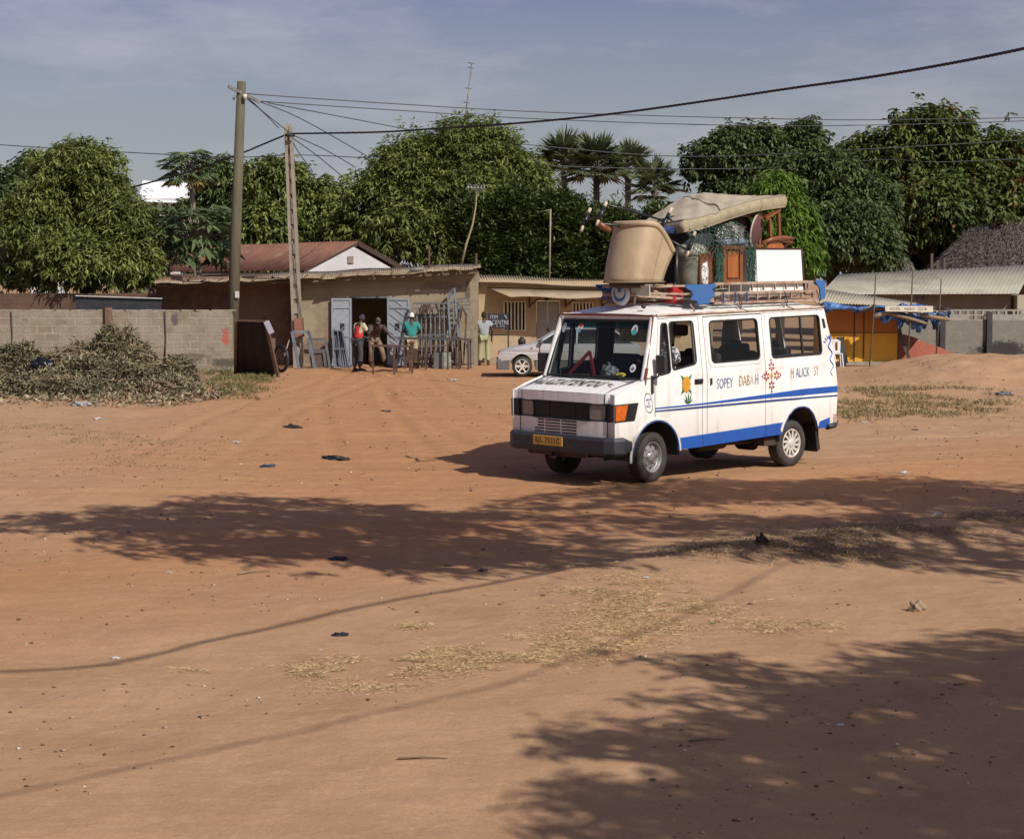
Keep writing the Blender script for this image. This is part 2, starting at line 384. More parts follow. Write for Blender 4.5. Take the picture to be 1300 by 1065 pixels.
def crown(lobes, seed, n, bump_r=.8, L=.26, W=.07, k=9, droop=(.3, 1.1), fill=.35, nb=22, top=0., up=0., cut=None, rough=.25, shrink=.75):
    lobes = [(c, tuple(max(q*.5, q-(bump_r+L)*shrink) for q in r)) for c, r in lobes]
    rs = np.random.RandomState(seed); B = []; br = []; bd = []; bt = []
    area = np.array([r[0]*r[1]+r[1]*r[2]+r[0]*r[2] for c, r in lobes]); area /= area.sum()
    for (c, r), a in zip(lobes, area):
        m = max(4, int(nb*len(lobes)*a)); d = unit(rs, m); d[:, 2] = np.where(d[:, 2] < -.55, -d[:, 2], d[:, 2])
        B.append(np.array(c)+d*np.array(r)*rs.uniform(.60, 1.10, (m, 1))); br.append(bump_r*rs.uniform(.5, 1.35, m)); bd.append(d); bt.append(rs.uniform(0, 1, m))
    B = np.concatenate(B); br = np.concatenate(br); bd = np.concatenate(bd); bt = np.concatenate(bt)
    pr = br**2; pr /= pr.sum(); i = rs.choice(len(B), n, p=pr)
    d = unit(rs, n); fl = (d*bd[i]).sum(1) < -.25; d[fl] *= -1; d[:, 2] = np.where((d[:, 2] < -.3) & (rs.rand(n) < .6), -d[:, 2], d[:, 2])
    pos = B[i]+d*(br[i]*rs.uniform(.72, 1.05, n))[:, None]*np.array([1, 1, .85])
    t = np.clip(bt[i]*.55+rs.uniform(0, .45, n), 0, 1)
    out = rs.rand(n) < .10; pos[out] += d[out]*rs.uniform(.1, .55, (out.sum(), 1))*bump_r
    # rosettes of drooping leaves
    az = rs.uniform(0, 2*PI, (n, 1))+np.arange(k)[None]*2*PI/k+rs.normal(size=(n, k))*.3
    el = -rs.uniform(droop[0], droop[1], (n, k))+up
    ax = d*.55
    dd = np.stack([np.cos(az)*np.cos(el), np.sin(az)*np.cos(el), np.sin(el)], 2)+ax[:, None, :]
    dd /= np.linalg.norm(dd, axis=2)[..., None]
    base = np.repeat(pos[:, None], k, 1)+rs.normal(size=(n, k, 3))*L*rough
    Ls = L*rs.uniform(.7, 1.25, n*k)
    v1, f1 = leaves(base.reshape(-1, 3), dd.reshape(-1, 3), Ls, W*rs.uniform(.8, 1.2, n*k), .3, rs=rs, curl=.12)
    t1 = np.repeat(np.clip(np.repeat(t, k)+rs.normal(size=n*k)*.08, 0, 1), 4)
    # large leaves filling the crown, tinted darker for a shaded core
    m = int(n*fill); li = rs.choice(len(lobes), m, p=area)
    cc = np.array([c for c, r in lobes])[li]; rr = np.array([r for c, r in lobes])[li]
    p = cc+unit(rs, m)*rr*(rs.uniform(.1, .84, (m, 1)))
    d2 = unit(rs, m); v2, f2 = leaves(p, d2, L*rs.uniform(1.6, 3.2, m), L*rs.uniform(1.1, 2.2, m), .1, rs=rs)
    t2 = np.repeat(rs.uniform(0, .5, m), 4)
    V = np.concatenate([v1, v2]); Fx = np.concatenate([f1, f2+len(v1)]); T = np.concatenate([t1, t2])
    return V, Fx, T
bark = mat('bark', (.10, .075, .05), (.055, .042, .03), 6, .9, .5, stretch=(1, 1, .3))
LM = {  # leaf colours also desaturated to stand in for distance haze
 'mango': leafmat('mango_leaf', (.062, .088, .026), (.265, .305, .085)),
 'mango_dark': leafmat('dark_leaf', (.042, .066, .026), (.165, .205, .070)),
 'bright': leafmat('bright_leaf', (.060, .120, .015), (.155, .250, .032)),
 'ficus': leafmat('ficus_leaf', (.030, .052, .018), (.130, .165, .048)),
 'flush': leafmat('flush_leaf', (.046, .072, .022), (.170, .205, .060), cflush=(.19, .078, .033)),
 'grey': leafmat('greyleaf', (.040, .066, .028), (.160, .200, .078)),
}
def tree(name, label, cat, Yd, lob, seed, n, m, trunk=None, base_px=None, group='trees behind the yards', depth=.8, **kw):
    """lob: crown lobes as (px x, px y, px rx, px ry, dY) in photograph pixels at distance Yd"""
    L3 = []
    for (x, y, rx, ry, dY) in lob:
        c = P(x, y, Yd+dY); s = (Yd+dY)/F_
        L3.append(((c.x, c.y, c.z), (rx*s, max(rx, ry)*s*depth, ry*s)))
    bx = P(base_px if base_px is not None else lob[0][0], 300, Yd).x
    t = thing(name, label, cat, (bx, Yd, 0), 0, group)
    V, Fx, T = crown(L3, seed, n, **kw)
    keep = V.reshape(-1, 4, 3)[:, :, 2].min(1) > .25
    V = V.reshape(-1, 4, 3)[keep].reshape(-1, 3); T = T.reshape(-1, 4)[keep].ravel(); Fx = np.arange(len(V)).reshape(-1, 4)
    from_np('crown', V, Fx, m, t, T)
    mb = MB(); r0 = trunk or .28; rs = random.Random(seed)
    zc = min(l[0][2]-l[1][2]*.3 for l in L3); zc = max(1.2, min(zc, 3.5))
    mb.tube([(bx, Yd, -.3), (bx+.05, Yd, zc*.5), (bx+rs.uniform(-.15, .15), Yd, zc)], [r0*1.25, r0, r0*.85], 10)
    for (c, r) in L3:
        c = Vector(c); mid = (Vector((bx, Yd, zc))+c)/2+Vector((rs.uniform(-.3, .3), 0, .3))
        mb.tube([(bx, Yd, zc*.92), mid, c, c+Vector((rs.uniform(-.4, .4), 0, r[2]*.6))], [r0*.6, r0*.4, r0*.22, .03], 7)
    mb.build('trunk', bark, t)
    return t
# ---------------------------------------------------------------- trees behind the yards
tree('mango_tree', 'big rounded mango tree with long drooping leaves above the left block wall', 'tree', 58.5,
     [(105, 240, 68, 68, 0), (52, 290, 62, 66, -.5), (150, 300, 54, 62, -.4), (100, 335, 88, 48, -.8), (170, 345, 50, 32, -.6), (28, 345, 42, 32, .3)], 11, 5600, LM['mango'],
     trunk=.3, base_px=110, bump_r=.66, L=.25, W=.056, k=11, nb=75, fill=.5, droop=(-.1, 1.15))
tree('broadleaf_tree', 'dark green tree half hidden at the left edge of the photo', 'tree', 72,
     [(-30, 300, 60, 80, 0), (15, 265, 42, 50, 1), (30, 330, 50, 50, 0), (-90, 320, 60, 70, 1)], 12, 2600, LM['mango_dark'], base_px=-10, bump_r=.9, L=.34, W=.12, k=8, nb=60)
tree('broadleaf_tree', 'small dark tree top just showing behind the left mango tree', 'tree', 96,
     [(62, 222, 42, 30, 0), (95, 240, 40, 40, 1), (40, 262, 30, 30, 0)], 13, 1500, LM['mango_dark'], base_px=66, bump_r=.9, L=.4, W=.16, k=7, nb=50)
tree('broadleaf_tree', 'dark broad tree behind the papaya and the tall wooden pole', 'tree', 80,
     [(292, 245, 52, 50, 0), (250, 300, 52, 55, 0), (315, 300, 62, 55, -1), (300, 345, 80, 30, -1)], 14, 3600, LM['mango_dark'], base_px=290, bump_r=.9, L=.27, W=.10, k=9, nb=80)
tree('broadleaf_tree', 'yellow green tree behind the concrete pole and the red roof', 'tree', 76,
     [(352, 240, 44, 44, 0), (400, 262, 40, 42, 0), (345, 300, 62, 50, -1), (425, 300, 45, 52, -.5), (392, 335, 75, 36, -1)], 15, 3800, LM['mango'], base_px=390, bump_r=.8, L=.30, W=.10, k=8, nb=100)
tree('mango_tree', 'tallest mango tree in the middle with a wide domed crown', 'tree', 72,
     [(590, 203, 74, 56, 0), (640, 230, 56, 54, .5), (525, 224, 62, 54, 0), (480, 262, 46, 52, -.5), (588, 262, 78, 62, -1.2), (528, 300, 70, 58, -1.5), (455, 312, 42, 50, 0), (640, 290, 52, 60, 0), (660, 245, 34, 44, .5)], 16, 8200, LM['mango'],
     trunk=.4, base_px=560, bump_r=.95, L=.28, W=.07, k=10, nb=95, fill=.45, droop=(.0, 1.1))
def ficus(px, top, bot, rx, Yd, seed, label):
    n = 3; lob = []
    for i in range(n): lob.append((px+(i-1)*rx*.25, top+(bot-top)*(.30+.30*i), rx*(.8+.12*i), (bot-top)*.34, 0))
    tree('ficus_tree', label, 'tree', Yd, lob, seed, 2600, LM['ficus'], trunk=.15, base_px=px, group='dense upright trees behind the ochre building',
         bump_r=.55, L=.22, W=.075, k=8, nb=70, fill=.6, droop=(-.9, .1), rough=.5)
for px, top, rx, sd, lb in ((612, 250, 40, 21, 'dense upright tree behind the leaning television aerial'), (668, 236, 42, 22, 'dense upright tree behind the thin metal pole on the roofs'), (722, 244, 44, 23, 'dense upright tree just left of the roof load of the minibus'),
                    (785, 262, 44, 24, 'dense upright tree directly behind the beige tub chair'), (852, 266, 46, 25, 'dense upright tree behind the mattress on the minibus')):
    ficus(px, top, 365, rx, 66, sd, lb)
tree('broadleaf_tree', 'dark far tree right of the palms with a ragged top', 'tree', 92,
     [(925, 205, 48, 48, 0), (960, 188, 36, 32, 0), (895, 215, 26, 34, 0), (940, 262, 62, 45, 0), (1020, 182, 24, 26, 1), (1000, 225, 50, 40, 0)], 31, 4000, LM['grey'], base_px=935, bump_r=.85, L=.30, W=.13, k=8, nb=110, fill=.4)
tree('mango_tree', 'large grey green mango tree behind the rear of the minibus', 'tree', 80,
     [(1045, 232, 66, 44, 0), (1090, 262, 52, 50, 0), (1000, 250, 50, 44, 0), (1060, 300, 78, 58, -1), (1105, 320, 38, 44, -1.5), (1010, 320, 60, 52, -1)], 32, 5200, LM['grey'], trunk=.35, base_px=1060, bump_r=.8, L=.32, W=.10, k=8, nb=85, fill=.45)
tree('mango_tree', 'bright green young mango tree behind the mattress and white board', 'tree', 60,
     [(988, 250, 36, 30, 0), (1005, 290, 34, 40, 0), (975, 285, 34, 40, .3), (1015, 330, 28, 30, 0), (985, 335, 36, 30, 0)], 33, 2600, LM['bright'], trunk=.14, base_px=990, bump_r=.45, L=.28, W=.055, k=10, nb=70, fill=.5, droop=(.4, 1.3))
tree('mango_tree', 'tall mango tree at the right with reddish flushes of new leaves', 'tree', 90,
     [(1180, 185, 60, 52, 0), (1150, 225, 52, 50, 0), (1225, 225, 62, 52, 0), (1262, 205, 34, 38, 0), (1108, 210, 32, 36, 1), (1190, 272, 95, 60, -1), (1270, 262, 44, 60, -.5), (1330, 260, 50, 70, 0), (1115, 262, 50, 60, 1)], 34, 7000, LM['flush'],
     trunk=.45, base_px=1190, bump_r=1.15, L=.40, W=.14, k=9, nb=105, fill=.5)
tree('broadleaf_tree', 'dark shaded tree filling the gap behind the grey shed', 'tree', 97,
     [(1130, 305, 70, 50, 0), (1210, 310, 80, 45, 0), (1290, 310, 70, 50, 0), (1160, 345, 90, 30, 0)], 35, 3200, LM['mango_dark'], base_px=1170, bump_r=1., L=.42, W=.17, k=7, nb=80, fill=.8)
# ---------------------------------------------------------------- palms
palm_m = leafmat('palm_leaf', (.055, .070, .035), (.165, .195, .10), .5, .15)
palm_b = mat('palm_trunk', (.115, .10, .08), (.07, .06, .045), 5, .9, .5)
def palm(px, ytop, rad, Yd, seed, label, n=26):
    rs = np.random.RandomState(seed); h = P(px, ytop, Yd); s = Yd/F_; Rr = rad*s
    t = thing('fan_palm', label, 'palm tree', (h.x, Yd, 0), 0, 'fan palms behind the trees')
    Vs = []; Fs = []; Ts = []; o = 0; mb = MB(); hv = np.array(h)
    for i in range(n):
        az = i*2.4+rs.uniform(-.2, .2); el = R(88-112*(i/n)**.9+rs.uniform(-8, 8))
        d = np.array([math.cos(az)*math.cos(el), math.sin(az)*math.cos(el), math.sin(el)])
        pl = Rr*rs.uniform(.42, .55); e = hv+d*pl-np.array([0, 0, .1*pl])
        mb.tube([tuple(hv), tuple((hv+e)/2+np.array([0, 0, .05])), tuple(e)], [.03, .022, .015], 4, False)
        side = np.cross(d, [0, 0, 1.]); side /= np.linalg.norm(side)+1e-9; m = 26; fr = Rr*rs.uniform(.46, .6)
        a = np.linspace(-2.2, 2.2, m)[:, None]; dd = d[None]*np.cos(a)+side[None]*np.sin(a); nn = np.cross(side, d)
        dd = dd+nn[None]*(.22*np.sin(a*1.5)**2)*(1 if i % 2 else -1)-np.array([[0, 0, .22]]); dd /= np.linalg.norm(dd, axis=1)[:, None]
        v, f = leaves(np.repeat(e[None], m, 0), dd, fr*rs.uniform(.85, 1.1, m), fr*.16*np.ones(m), .12, rs=rs)
        Vs.append(v); Fs.append(f+o); o += len(v); Ts.append(np.full(len(v), rs.uniform(0, 1)))
    from_np('fronds', np.concatenate(Vs), np.concatenate(Fs), palm_m, t, np.concatenate(Ts))
    # old leaf bases bristling under the crown
    for i in range(34):
        az = i*2.4; z = h.z-.15-i*.055
        mb.tube([(h.x, Yd, z), (h.x+math.cos(az)*.36, Yd+math.sin(az)*.36, z+.34)], [.05, .012], 4, False)
    mb.tube([(h.x-.1, Yd, -.3), (h.x+.05, Yd, h.z*.5), tuple(h)], [.26, .2, .17], 10)
    mb.build('trunk', palm_b, t)
palm(716, 205, 46, 104, 1, 'leftmost fan palm, its head beside the big mango crown')
palm(757, 214, 52, 98, 2, 'broadest fan palm with a full round head of leaves')
palm(797, 214, 42, 106, 3, 'slim fan palm between the round one and the lowest one', 20)
palm(831, 240, 46, 92, 4, 'lowest fan palm with sparse spread leaves above the mattress', 16)
# ---------------------------------------------------------------- papayas
pap_m = leafmat('papaya_leaf', (.050, .080, .035), (.145, .185, .085), .55, .22)
pap_y = leafmat('papaya_old_leaf', (.22, .17, .05), (.32, .24, .08), .6, .2)
pap_t = mat('papaya_trunk', (.30, .25, .18), (.20, .17, .12), 8, .9, .3)
def papaya(px, ytop, ybase_z, rad, Yd, seed, label, n=22, fruit=True, lk_=.58):
    rs = np.random.RandomState(seed); h = P(px, ytop, Yd); Rr = rad*Yd/F_; hv = np.array(h)
    t = thing('papaya_tree', label, 'papaya tree', (h.x+.2, Yd, 0), 0, 'papaya trees behind the wall')
    out = {0: [[], [], [], 0], 1: [[], [], [], 0]}; mb = MB()
    for i in range(n):
        az = i*2.4+rs.uniform(-.2, .2); el = R(60-95*(i/n)); d = np.array([math.cos(az)*math.cos(el), math.sin(az)*math.cos(el), math.sin(el)])
        pl = Rr*rs.uniform(.55, .8); e = hv+d*pl+np.array([0, 0, -.05]); mb.tube([tuple(hv-np.array([0, 0, i*.02])), tuple((hv+e)/2+np.array([0, 0, .08*pl])), tuple(e)], [.022, .016, .01], 4, False)
        side = np.cross(d, [0, 0, 1.]); side /= np.linalg.norm(side)+1e-9; m = 9; a = np.linspace(-2.3, 2.3, m)
        dd = d[None]*np.cos(a)[:, None]+side[None]*np.sin(a)[:, None]; dd[:, 2] = -.25+rs.uniform(-.25, .15, m)-(.5 if i > n*.6 else 0); dd /= np.linalg.norm(dd, axis=1)[:, None]
        ln = Rr*lk_*(1-.25*np.abs(a)/2.3)*rs.uniform(.85, 1.15, m)
        v, f = leaves(np.repeat(e[None], m, 0), dd, ln, ln*.22, .1, rs=rs)
        # side lobes
        b2 = e[None]+dd*ln[:, None]*.45; s2 = np.cross(dd, [0, 0, 1.]); v2, f2 = leaves(b2, dd*.8+s2*.7, ln*.42, ln*.14, .1, rs=rs); v3, f3 = leaves(b2, dd*.8-s2*.7, ln*.42, ln*.14, .1, rs=rs)
        k = 1 if (fruit and i > n-5) else 0; O = out[k]
        for vv, ff in ((v, f), (v2, f2), (v3, f3)): O[0].append(vv); O[1].append(ff+O[3]); O[3] += len(vv); O[2].append(np.full(len(vv), rs.uniform(0, 1)))
    from_np('leaves', np.concatenate(out[0][0]), np.concatenate(out[0][1]), pap_m, t, np.concatenate(out[0][2]))
    if out[1][0]: from_np('withered_leaves', np.concatenate(out[1][0]), np.concatenate(out[1][1]), pap_y, t, np.concatenate(out[1][2]))
    mb.tube([(h.x+.25, Yd, -.2), (h.x+.22, Yd, h.z*.5), (h.x+.12, Yd, h.z*.8), tuple(h)], [.13, .11, .09, .06], 9)
    mb.build('trunk', pap_t, t)
    if fruit:
        fb = MB()
        for i in range(9):
            az = i*.9; fb.lathe([(.001, -.14), (.06, -.1), (.08, -.02), (.06, .07), (.001, .12)], 8, Matrix.Translation((h.x+math.cos(az)*.13, Yd+math.sin(az)*.13, h.z-.2-.1*(i % 3))))
        fb.build('fruit', mat('papaya_fruit', (.13, .17, .04), (.2, .18, .04), 4, .5, .1), t)
papaya(240, 213, 0, 38, 64, 5, 'tall papaya tree standing against the sky left of the wooden pole', 34)
papaya(246, 296, 0, 60, 59, 6, 'lower papaya tree in front of the taller one, over the red roof', 38, False)
papaya(206, 292, 0, 34, 62, 7, 'small papaya tree between the left mango and the lower papaya', 22, False)
# ---------------------------------------------------------------- tall trees outside the frame whose shade falls on the road
off = SUN_DIR/math.tan(SUN_EL)
def shade(name, label, trunkxy, spots, seed, n, m, h, r0=.3, **kw):
    """spots: (px x, px y, half width in metres, half depth, height) of patches of shade on the ground"""
    L3 = []
    for (x, y, rx, ry, hh) in spots:
        gp = G(x, y); c = gp+off*hh; L3.append(((c.x, c.y, hh), (rx, ry, .62)))
    t = thing(name, label, 'tree', (trunkxy[0], trunkxy[1], 0), 0, 'shade trees beside the road')
    V, Fx, T = crown(L3, seed, n, **kw)
    from_np('crown', V, Fx, m, t, T)
    mb = MB(); tp = Vector((trunkxy[0], trunkxy[1], h*.45)); rs = random.Random(seed)
    mb.tube([(tp.x, tp.y, -.3), (tp.x+.1, tp.y, h*.25), tuple(tp)], [r0*1.3, r0, r0*.85], 12)
    nodes = [(tp, 0., r0*.62)]
    for (c, r) in sorted(L3, key=lambda q: (Vector(q[0])-tp).length):
        c = Vector(c)-Vector((0, 0, .15)); k = min(range(len(nodes)), key=lambda i: (nodes[i][0]-c).length+.35*nodes[i][1]); p_, pd, pr_ = nodes[k]; d = c-p_
        rr_ = max(.022, min(pr_*.85, .17-.014*(pd+d.length))); mid = p_+d*.5+Vector((rs.uniform(-.2, .2), rs.uniform(-.2, .2), rs.uniform(.05, .35)))
        mb.tube([tuple(p_), tuple(mid), tuple(c)], [pr_*.9 if pd else r0*.5, (pr_+rr_)/2*.9, rr_], 7); nodes.append((c, pd+d.length, rr_))
        for q in range(4):
            e = c+Vector((rs.uniform(-1, 1)*r[0], rs.uniform(-1, 1)*r[1], rs.uniform(-.1, .5))); mb.tube([tuple(c), tuple((c+e)/2+Vector((0, 0, .08))), tuple(e)], [rr_*.6, rr_*.4, .008], 5)
    mb.build('trunk', bark, t)
shade('mango_tree', 'leafy mango tree whose shade crosses the road in front of the minibus', (10.5, 11.5),
      [(110, 662, 1.05, .55, 6.6), (230, 655, 1.2, .9, 6.8), (360, 668, 1.5, 1.25, 7.), (330, 640, 1.2, 1.0, 7.2), (470, 655, 1.4, 1.35, 7.), (590, 660, 1.4, 1.2, 7.2), (450, 690, 1.4, .7, 7.), (590, 700, 1.3, .6, 7.), (290, 693, 1.2, .5, 7.), (400, 703, 1.3, .5, 7.), (520, 710, 1.3, .5, 7.), (630, 712, 1.3, .5, 7.), (190, 672, 1.1, .7, 6.8), (700, 690, 1.4, .6, 7.3),
       (720, 645, 1.2, .5, 7.6), (830, 705, 1.4, .5, 7.), (800, 630, 1.3, .7, 8.), (920, 622, 1.6, .9, 8.2), (1050, 622, 1.7, 1.1, 8.2), (900, 665, 1.3, .65, 7.8), (1030, 668, 1.6, .8, 7.8), (1180, 622, 1.8, 1.2, 8.4), (1180, 668, 1.7, 1.1, 8.), (1310, 640, 2., 1.6, 8.4), (1250, 710, 1.5, .6, 7.6), (1440, 640, 2, 1.8, 8.6), (1040, 700, 1.0, .35, 7.4)],
      51, 3100, LM['mango'], 9., .34, bump_r=.48, L=.27, W=.07, k=8, nb=230, fill=.04, shrink=.45)
shade('neem_tree', 'spreading tree whose shade lies over the lower right of the dirt', (9.2, 1.2),
      [(960, 950, .7, .5, 6.2), (1060, 895, .7, .5, 6.4), (1150, 900, .8, .7, 6.6), (1060, 965, .8, .6, 6.4), (1240, 870, .9, .8, 6.6), (1240, 960, 1.1, .9, 6.8), (1340, 840, 1.1, .9, 6.8), (1360, 930, 1.2, 1.0, 6.8), (1180, 835, .5, .3, 6.5), (985, 868, .30, .14, 6.2), (900, 850, .26, .10, 6.2), (890, 905, .3, .12, 6.2), (835, 965, .36, .16, 6.2),
       (900, 1050, .9, .7, 6.5), (1100, 1060, 1.1, .9, 6.7), (1300, 1060, 1.2, 1.2, 6.8), (735, 948, .22, .08, 6.2)],
      52, 1500, LM['mango'], 8., .3, bump_r=.30, L=.22, W=.055, k=8, nb=210, fill=.02, shrink=.5)
# ---------------------------------------------------------------- poles, wires and aerials
wood = mat('weathered_pole', (.115, .10, .062), (.075, .066, .042), 4, .85, .4, stretch=(3, 3, .25))
conc = mat('concrete_pole', (.30, .26, .205), (.22, .19, .15), 5, .9, .4)
metal = mat('dull_metal', (.20, .19, .18), (.12, .11, .10), 8, .5, .2, metal=.4)
black = mat('black_rubber', (.012, .012, .013), (.02, .02, .02), 5, .6, .1)
rust = mat('rusty_iron', (.085, .045, .032), (.05, .030, .024), 9, .85, .4)
pb = P(293, 474, 54.6); pt = P(306.5, 104, 54.6)
t = thing('utility_pole', 'tall round wooden utility pole leaning slightly, at the end of the left block wall', 'utility pole', (pb.x, pb.y, 0))
mb = MB(); mb.tube([(pb.x, pb.y, -.4), tuple(pb.lerp(pt, .5)), tuple(pt)], [.185, .165, .135], 16); mb.build('shaft', wood, t)
mb = MB(); c = P(306, 121, 54.5); mb.beam(P(290, 110, 54.3), P(330, 130, 54.8), .07, .09); mb.tube([P(299, 122, 54.4), P(296, 127, 54.4)], .03, 6); mb.build('bracket', metal, t)
mb = MB(); mb.tube([P(311, 120, 54.4), P(311, 126, 54.4)], .06, 8); mb.build('insulator', mat('porcelain', (.6, .58, .55), (.5, .48, .45), 4, .3, 0), t)
mb = MB(); mb.box(P(301, 374, 54.38), (.13, .02, .2)); mb.build('paper_notice', mat('paper', (.5, .48, .46), (.4, .38, .36), 4, .9, 0), t)
qb = P(380.5, 470, 55.6); qt = P(366, 161, 55.6)
t = thing('utility_pole', 'square concrete utility pole with notched face, in front of the workshop', 'utility pole', (qb.x, qb.y, 0))
mb = MB()
ax = (qt-qb).normalized(); n = 16
for sx in (-1, 1):
    a = qb+Vector((sx*.125, 0, -.4)); b_ = qt+Vector((sx*.075, 0, 0)); mb.beam(a, b_, .09, .22, (0, 1, 0))
for i in range(n+1):
    f = i/n; p = qb.lerp(qt, f*.98+.01); mb.beam(p-ax*.16, p+ax*.16, .28-.12*f, .18, (0, 1, 0))
mb.beam(qb-Vector((0, 0, .4)), qt, .13, .07, (0, 1, 0))
mb.build('shaft', conc, t)
mb = MB(); mb.beam(P(379, 404, 55.42), P(380.6, 428, 55.42), .30, .03, (0, 1, 0)); mb.build('faded_red_band', mat('pinkish_red', (.28, .11, .08), (.2, .1, .07), 5, .9, .2), t)
mb = MB(); mb.tube([P(362, 172, 55.3), P(374, 172, 55.3)], .05, 8); mb.tube([P(366, 166, 55.3), P(366, 178, 55.3)], .035, 6); mb.build('cable_clamp', black, t)
def wire(name, label, pts, r, m=black, cat='wire', group='overhead wires', sub=6, twist=False):
    """pts: (px x, px y, distance) sagging smoothly through the points"""
    q = [P(*p) for p in pts]; o = []
    for i in range(len(q)-1):
        p0 = q[max(i-1, 0)]; p1 = q[i]; p2 = q[i+1]; p3 = q[min(i+2, len(q)-1)]
        for k in range(sub):
            u = k/sub; o.append(.5*((2*p1)+(p2-p0)*u+(2*p0-5*p1+4*p2-p3)*u*u+(3*p1-p0-3*p2+p3)*u**3))
    o.append(q[-1]); mb = MB()
    if twist:
        oo = []
        for i in range(len(o)-1):
            for k in range(5): oo.append(o[i].lerp(o[i+1], k/5))
        for ph in (0, 2.1, 4.2): mb.tube([p+Vector((0, math.cos(j*1.3+ph), math.sin(j*1.3+ph)))*r*.6 for j, p in enumerate(oo)], r*.6, 5)
    else: mb.tube(o, r, 5)
    return tag(mb.build(name, m), label, cat, group)
wire('power_cable', 'thick twisted black cable rising from the concrete pole to the upper right', [(366, 170, 55.5), (480, 168, 52), (560, 163, 50), (640, 158, 47.5), (720, 151, 45), (800, 142, 42.5), (900, 128, 39.5), (1000, 113, 36.8), (1100, 99, 34), (1200, 82, 31.5), (1300, 62, 29), (1450, 28, 26)], .027, twist=True)
wire('power_cable', 'thick twisted black cable dropping left from the concrete pole behind the wooden pole', [(364, 171, 55.5), (335, 183, 55.8), (306, 195, 56), (250, 215, 56.6), (190, 232, 57.4), (150, 243, 58.5)], .028, twist=True)
wl = mat('bare_wire', (.05, .05, .055), (.04, .04, .045), 3, .5, 0)
W_ = [('uppermost thin wire from the wooden pole across the sky', [(308, 119, 54.6), (500, 132, 56), (700, 143, 58), (1000, 151.5, 62), (1148, 152, 65), (1400, 148, 70)]),
 ('second thin wire just below the uppermost one', [(330, 129, 54.8), (500, 140, 56), (700, 152, 58), (970, 160, 62), (1200, 157, 66), (1400, 150, 70)]),
 ('thin wire passing over the fan palms', [(560, 172, 84), (670, 184, 85), (868, 199, 86), (1070, 191, 86), (1200, 184, 86), (1400, 172, 86)]),
 ('lowest thin wire crossing the flushing mango tree', [(640, 206, 84), (760, 213, 85), (960, 214, 86), (1120, 203, 86), (1200, 206, 85), (1400, 196, 85)]),
 ('thin wire running level above the left mango tree', [(-60, 180, 60), (60, 188, 60), (205, 196, 60), (300, 200, 60), (380, 197, 60), (470, 201, 62)]),
 ('service wire from the wooden pole sinking to the middle mango crown', [(311, 123, 54.7), (380, 150, 57), (465, 198, 64)]),
 ('service wire from the wooden pole to the top of the mango dome', [(340, 131, 55), (420, 146, 58), (525, 166, 66)]),
 ('slack service wire between the two poles', [(311, 124, 54.7), (332, 141, 55), (354, 163, 55.4)]),
 ('tighter service wire between the two poles', [(312, 122, 54.7), (335, 143, 55), (364, 166, 55.4)]),
 ('steep service wire from the concrete pole down to the red roof', [(369, 174, 55.5), (378, 192, 57), (397, 218, 62)]),
 ('service wire from the concrete pole fanning toward the mango trunk', [(369, 174, 55.5), (400, 196, 58), (432, 222, 64)]),
 ('service wire from the concrete pole reaching toward the workshop yard', [(372, 172, 55.5), (412, 190, 58), (450, 212, 64)])]
for lb, pts in W_: wire('overhead_wire', lb, pts, .016 if pts[0][2] < 80 else .022, wl)
# wires over the camera side of the road (their shadows cross the dirt)
def shadow_wire(lb, pts, h, r):
    q = [G(x, y)+off*hh+Vector((0, 0, hh)) for (x, y), hh in zip(pts, h)]
    a = q[0]+(q[0]-q[1]).normalized()*9; b_ = q[-1]+(q[-1]-q[-2]).normalized()*6
    mb = MB(); mb.tube([a]+q+[b_], r, 6); tag(mb.build('power_cable', black), lb, 'wire', 'overhead wires'); return a, b_
shadow_wire('black cable strung over the near side of the road', [(0, 850), (140, 840), (330, 800), (500, 762), (620, 740)], [6.4, 6.3, 6.3, 6.4, 6.6], .024)
shadow_wire('thin cable strung over the near side of the road', [(230, 962), (400, 925), (640, 870), (850, 790), (990, 720)], [6.6, 6.5, 6.4, 6.5, 6.7], .011)
# aerial mast in the mango tree and aerials on the roofs
mb = MB(); mb.tube([P(589, 225, 76), P(591, 150, 76), P(599, 80, 76)], [.045, .04, .025], 6)
t = thing('aerial_mast', 'tall thin lattice aerial mast poking out of the middle mango tree', 'aerial', (P(590, 200, 76).x, 76, 0))
mb.tube([P(589, 225, 76), (P(589, 225, 76).x, 76, 0)], .05, 6)
for yy in (80, 86, 112, 130):
    x = 590+(150-yy)*.12; mb.tube([P(x-4, yy, 76), P(x+4, yy+1, 76)], .018, 4)
mb.build('mast', metal, t)
t = thing('television_aerial', 'leaning bamboo pole with a small television aerial on top', 'aerial', (P(585, 340, 60).x, 60, P(585, 345, 60).z))
mb = MB(); mb.tube([P(585, 340, 60), P(592, 310, 60), P(600, 285, 60), P(604, 262, 60), P(605, 243, 60)], [.045, .04, .035, .03, .022], 7); mb.build('pole', mat('bamboo', (.32, .26, .15), (.24, .19, .11), 4, .7, .2), t)
mb = MB(); mb.tube([P(593, 238, 59.5), P(616, 240, 60.5)], .014, 5)
for i, x in enumerate((595, 599, 603, 607, 611, 615)): mb.tube([P(x-2, 234+i*.3, 59.4), P(x+2, 246-i*.5, 60.6)], .01, 4); mb.tube([P(x, 235, 59.9), P(x, 244, 59.9)], .008, 4)
mb.build('aerial_head', mat('aluminium', (.5, .5, .5), (.4, .4, .4), 4, .4, 0, metal=.6), t)
mb = MB(); mb.tube([P(697.5, 362, 60.5), P(699, 266, 60.5)], .03, 6); mb.tube([P(686, 269, 60.5), P(700, 266, 60.5)], .012, 4)
tag(mb.build('roof_pole', conc), 'thin pale metal pole rising from the ochre building roof', 'pole')
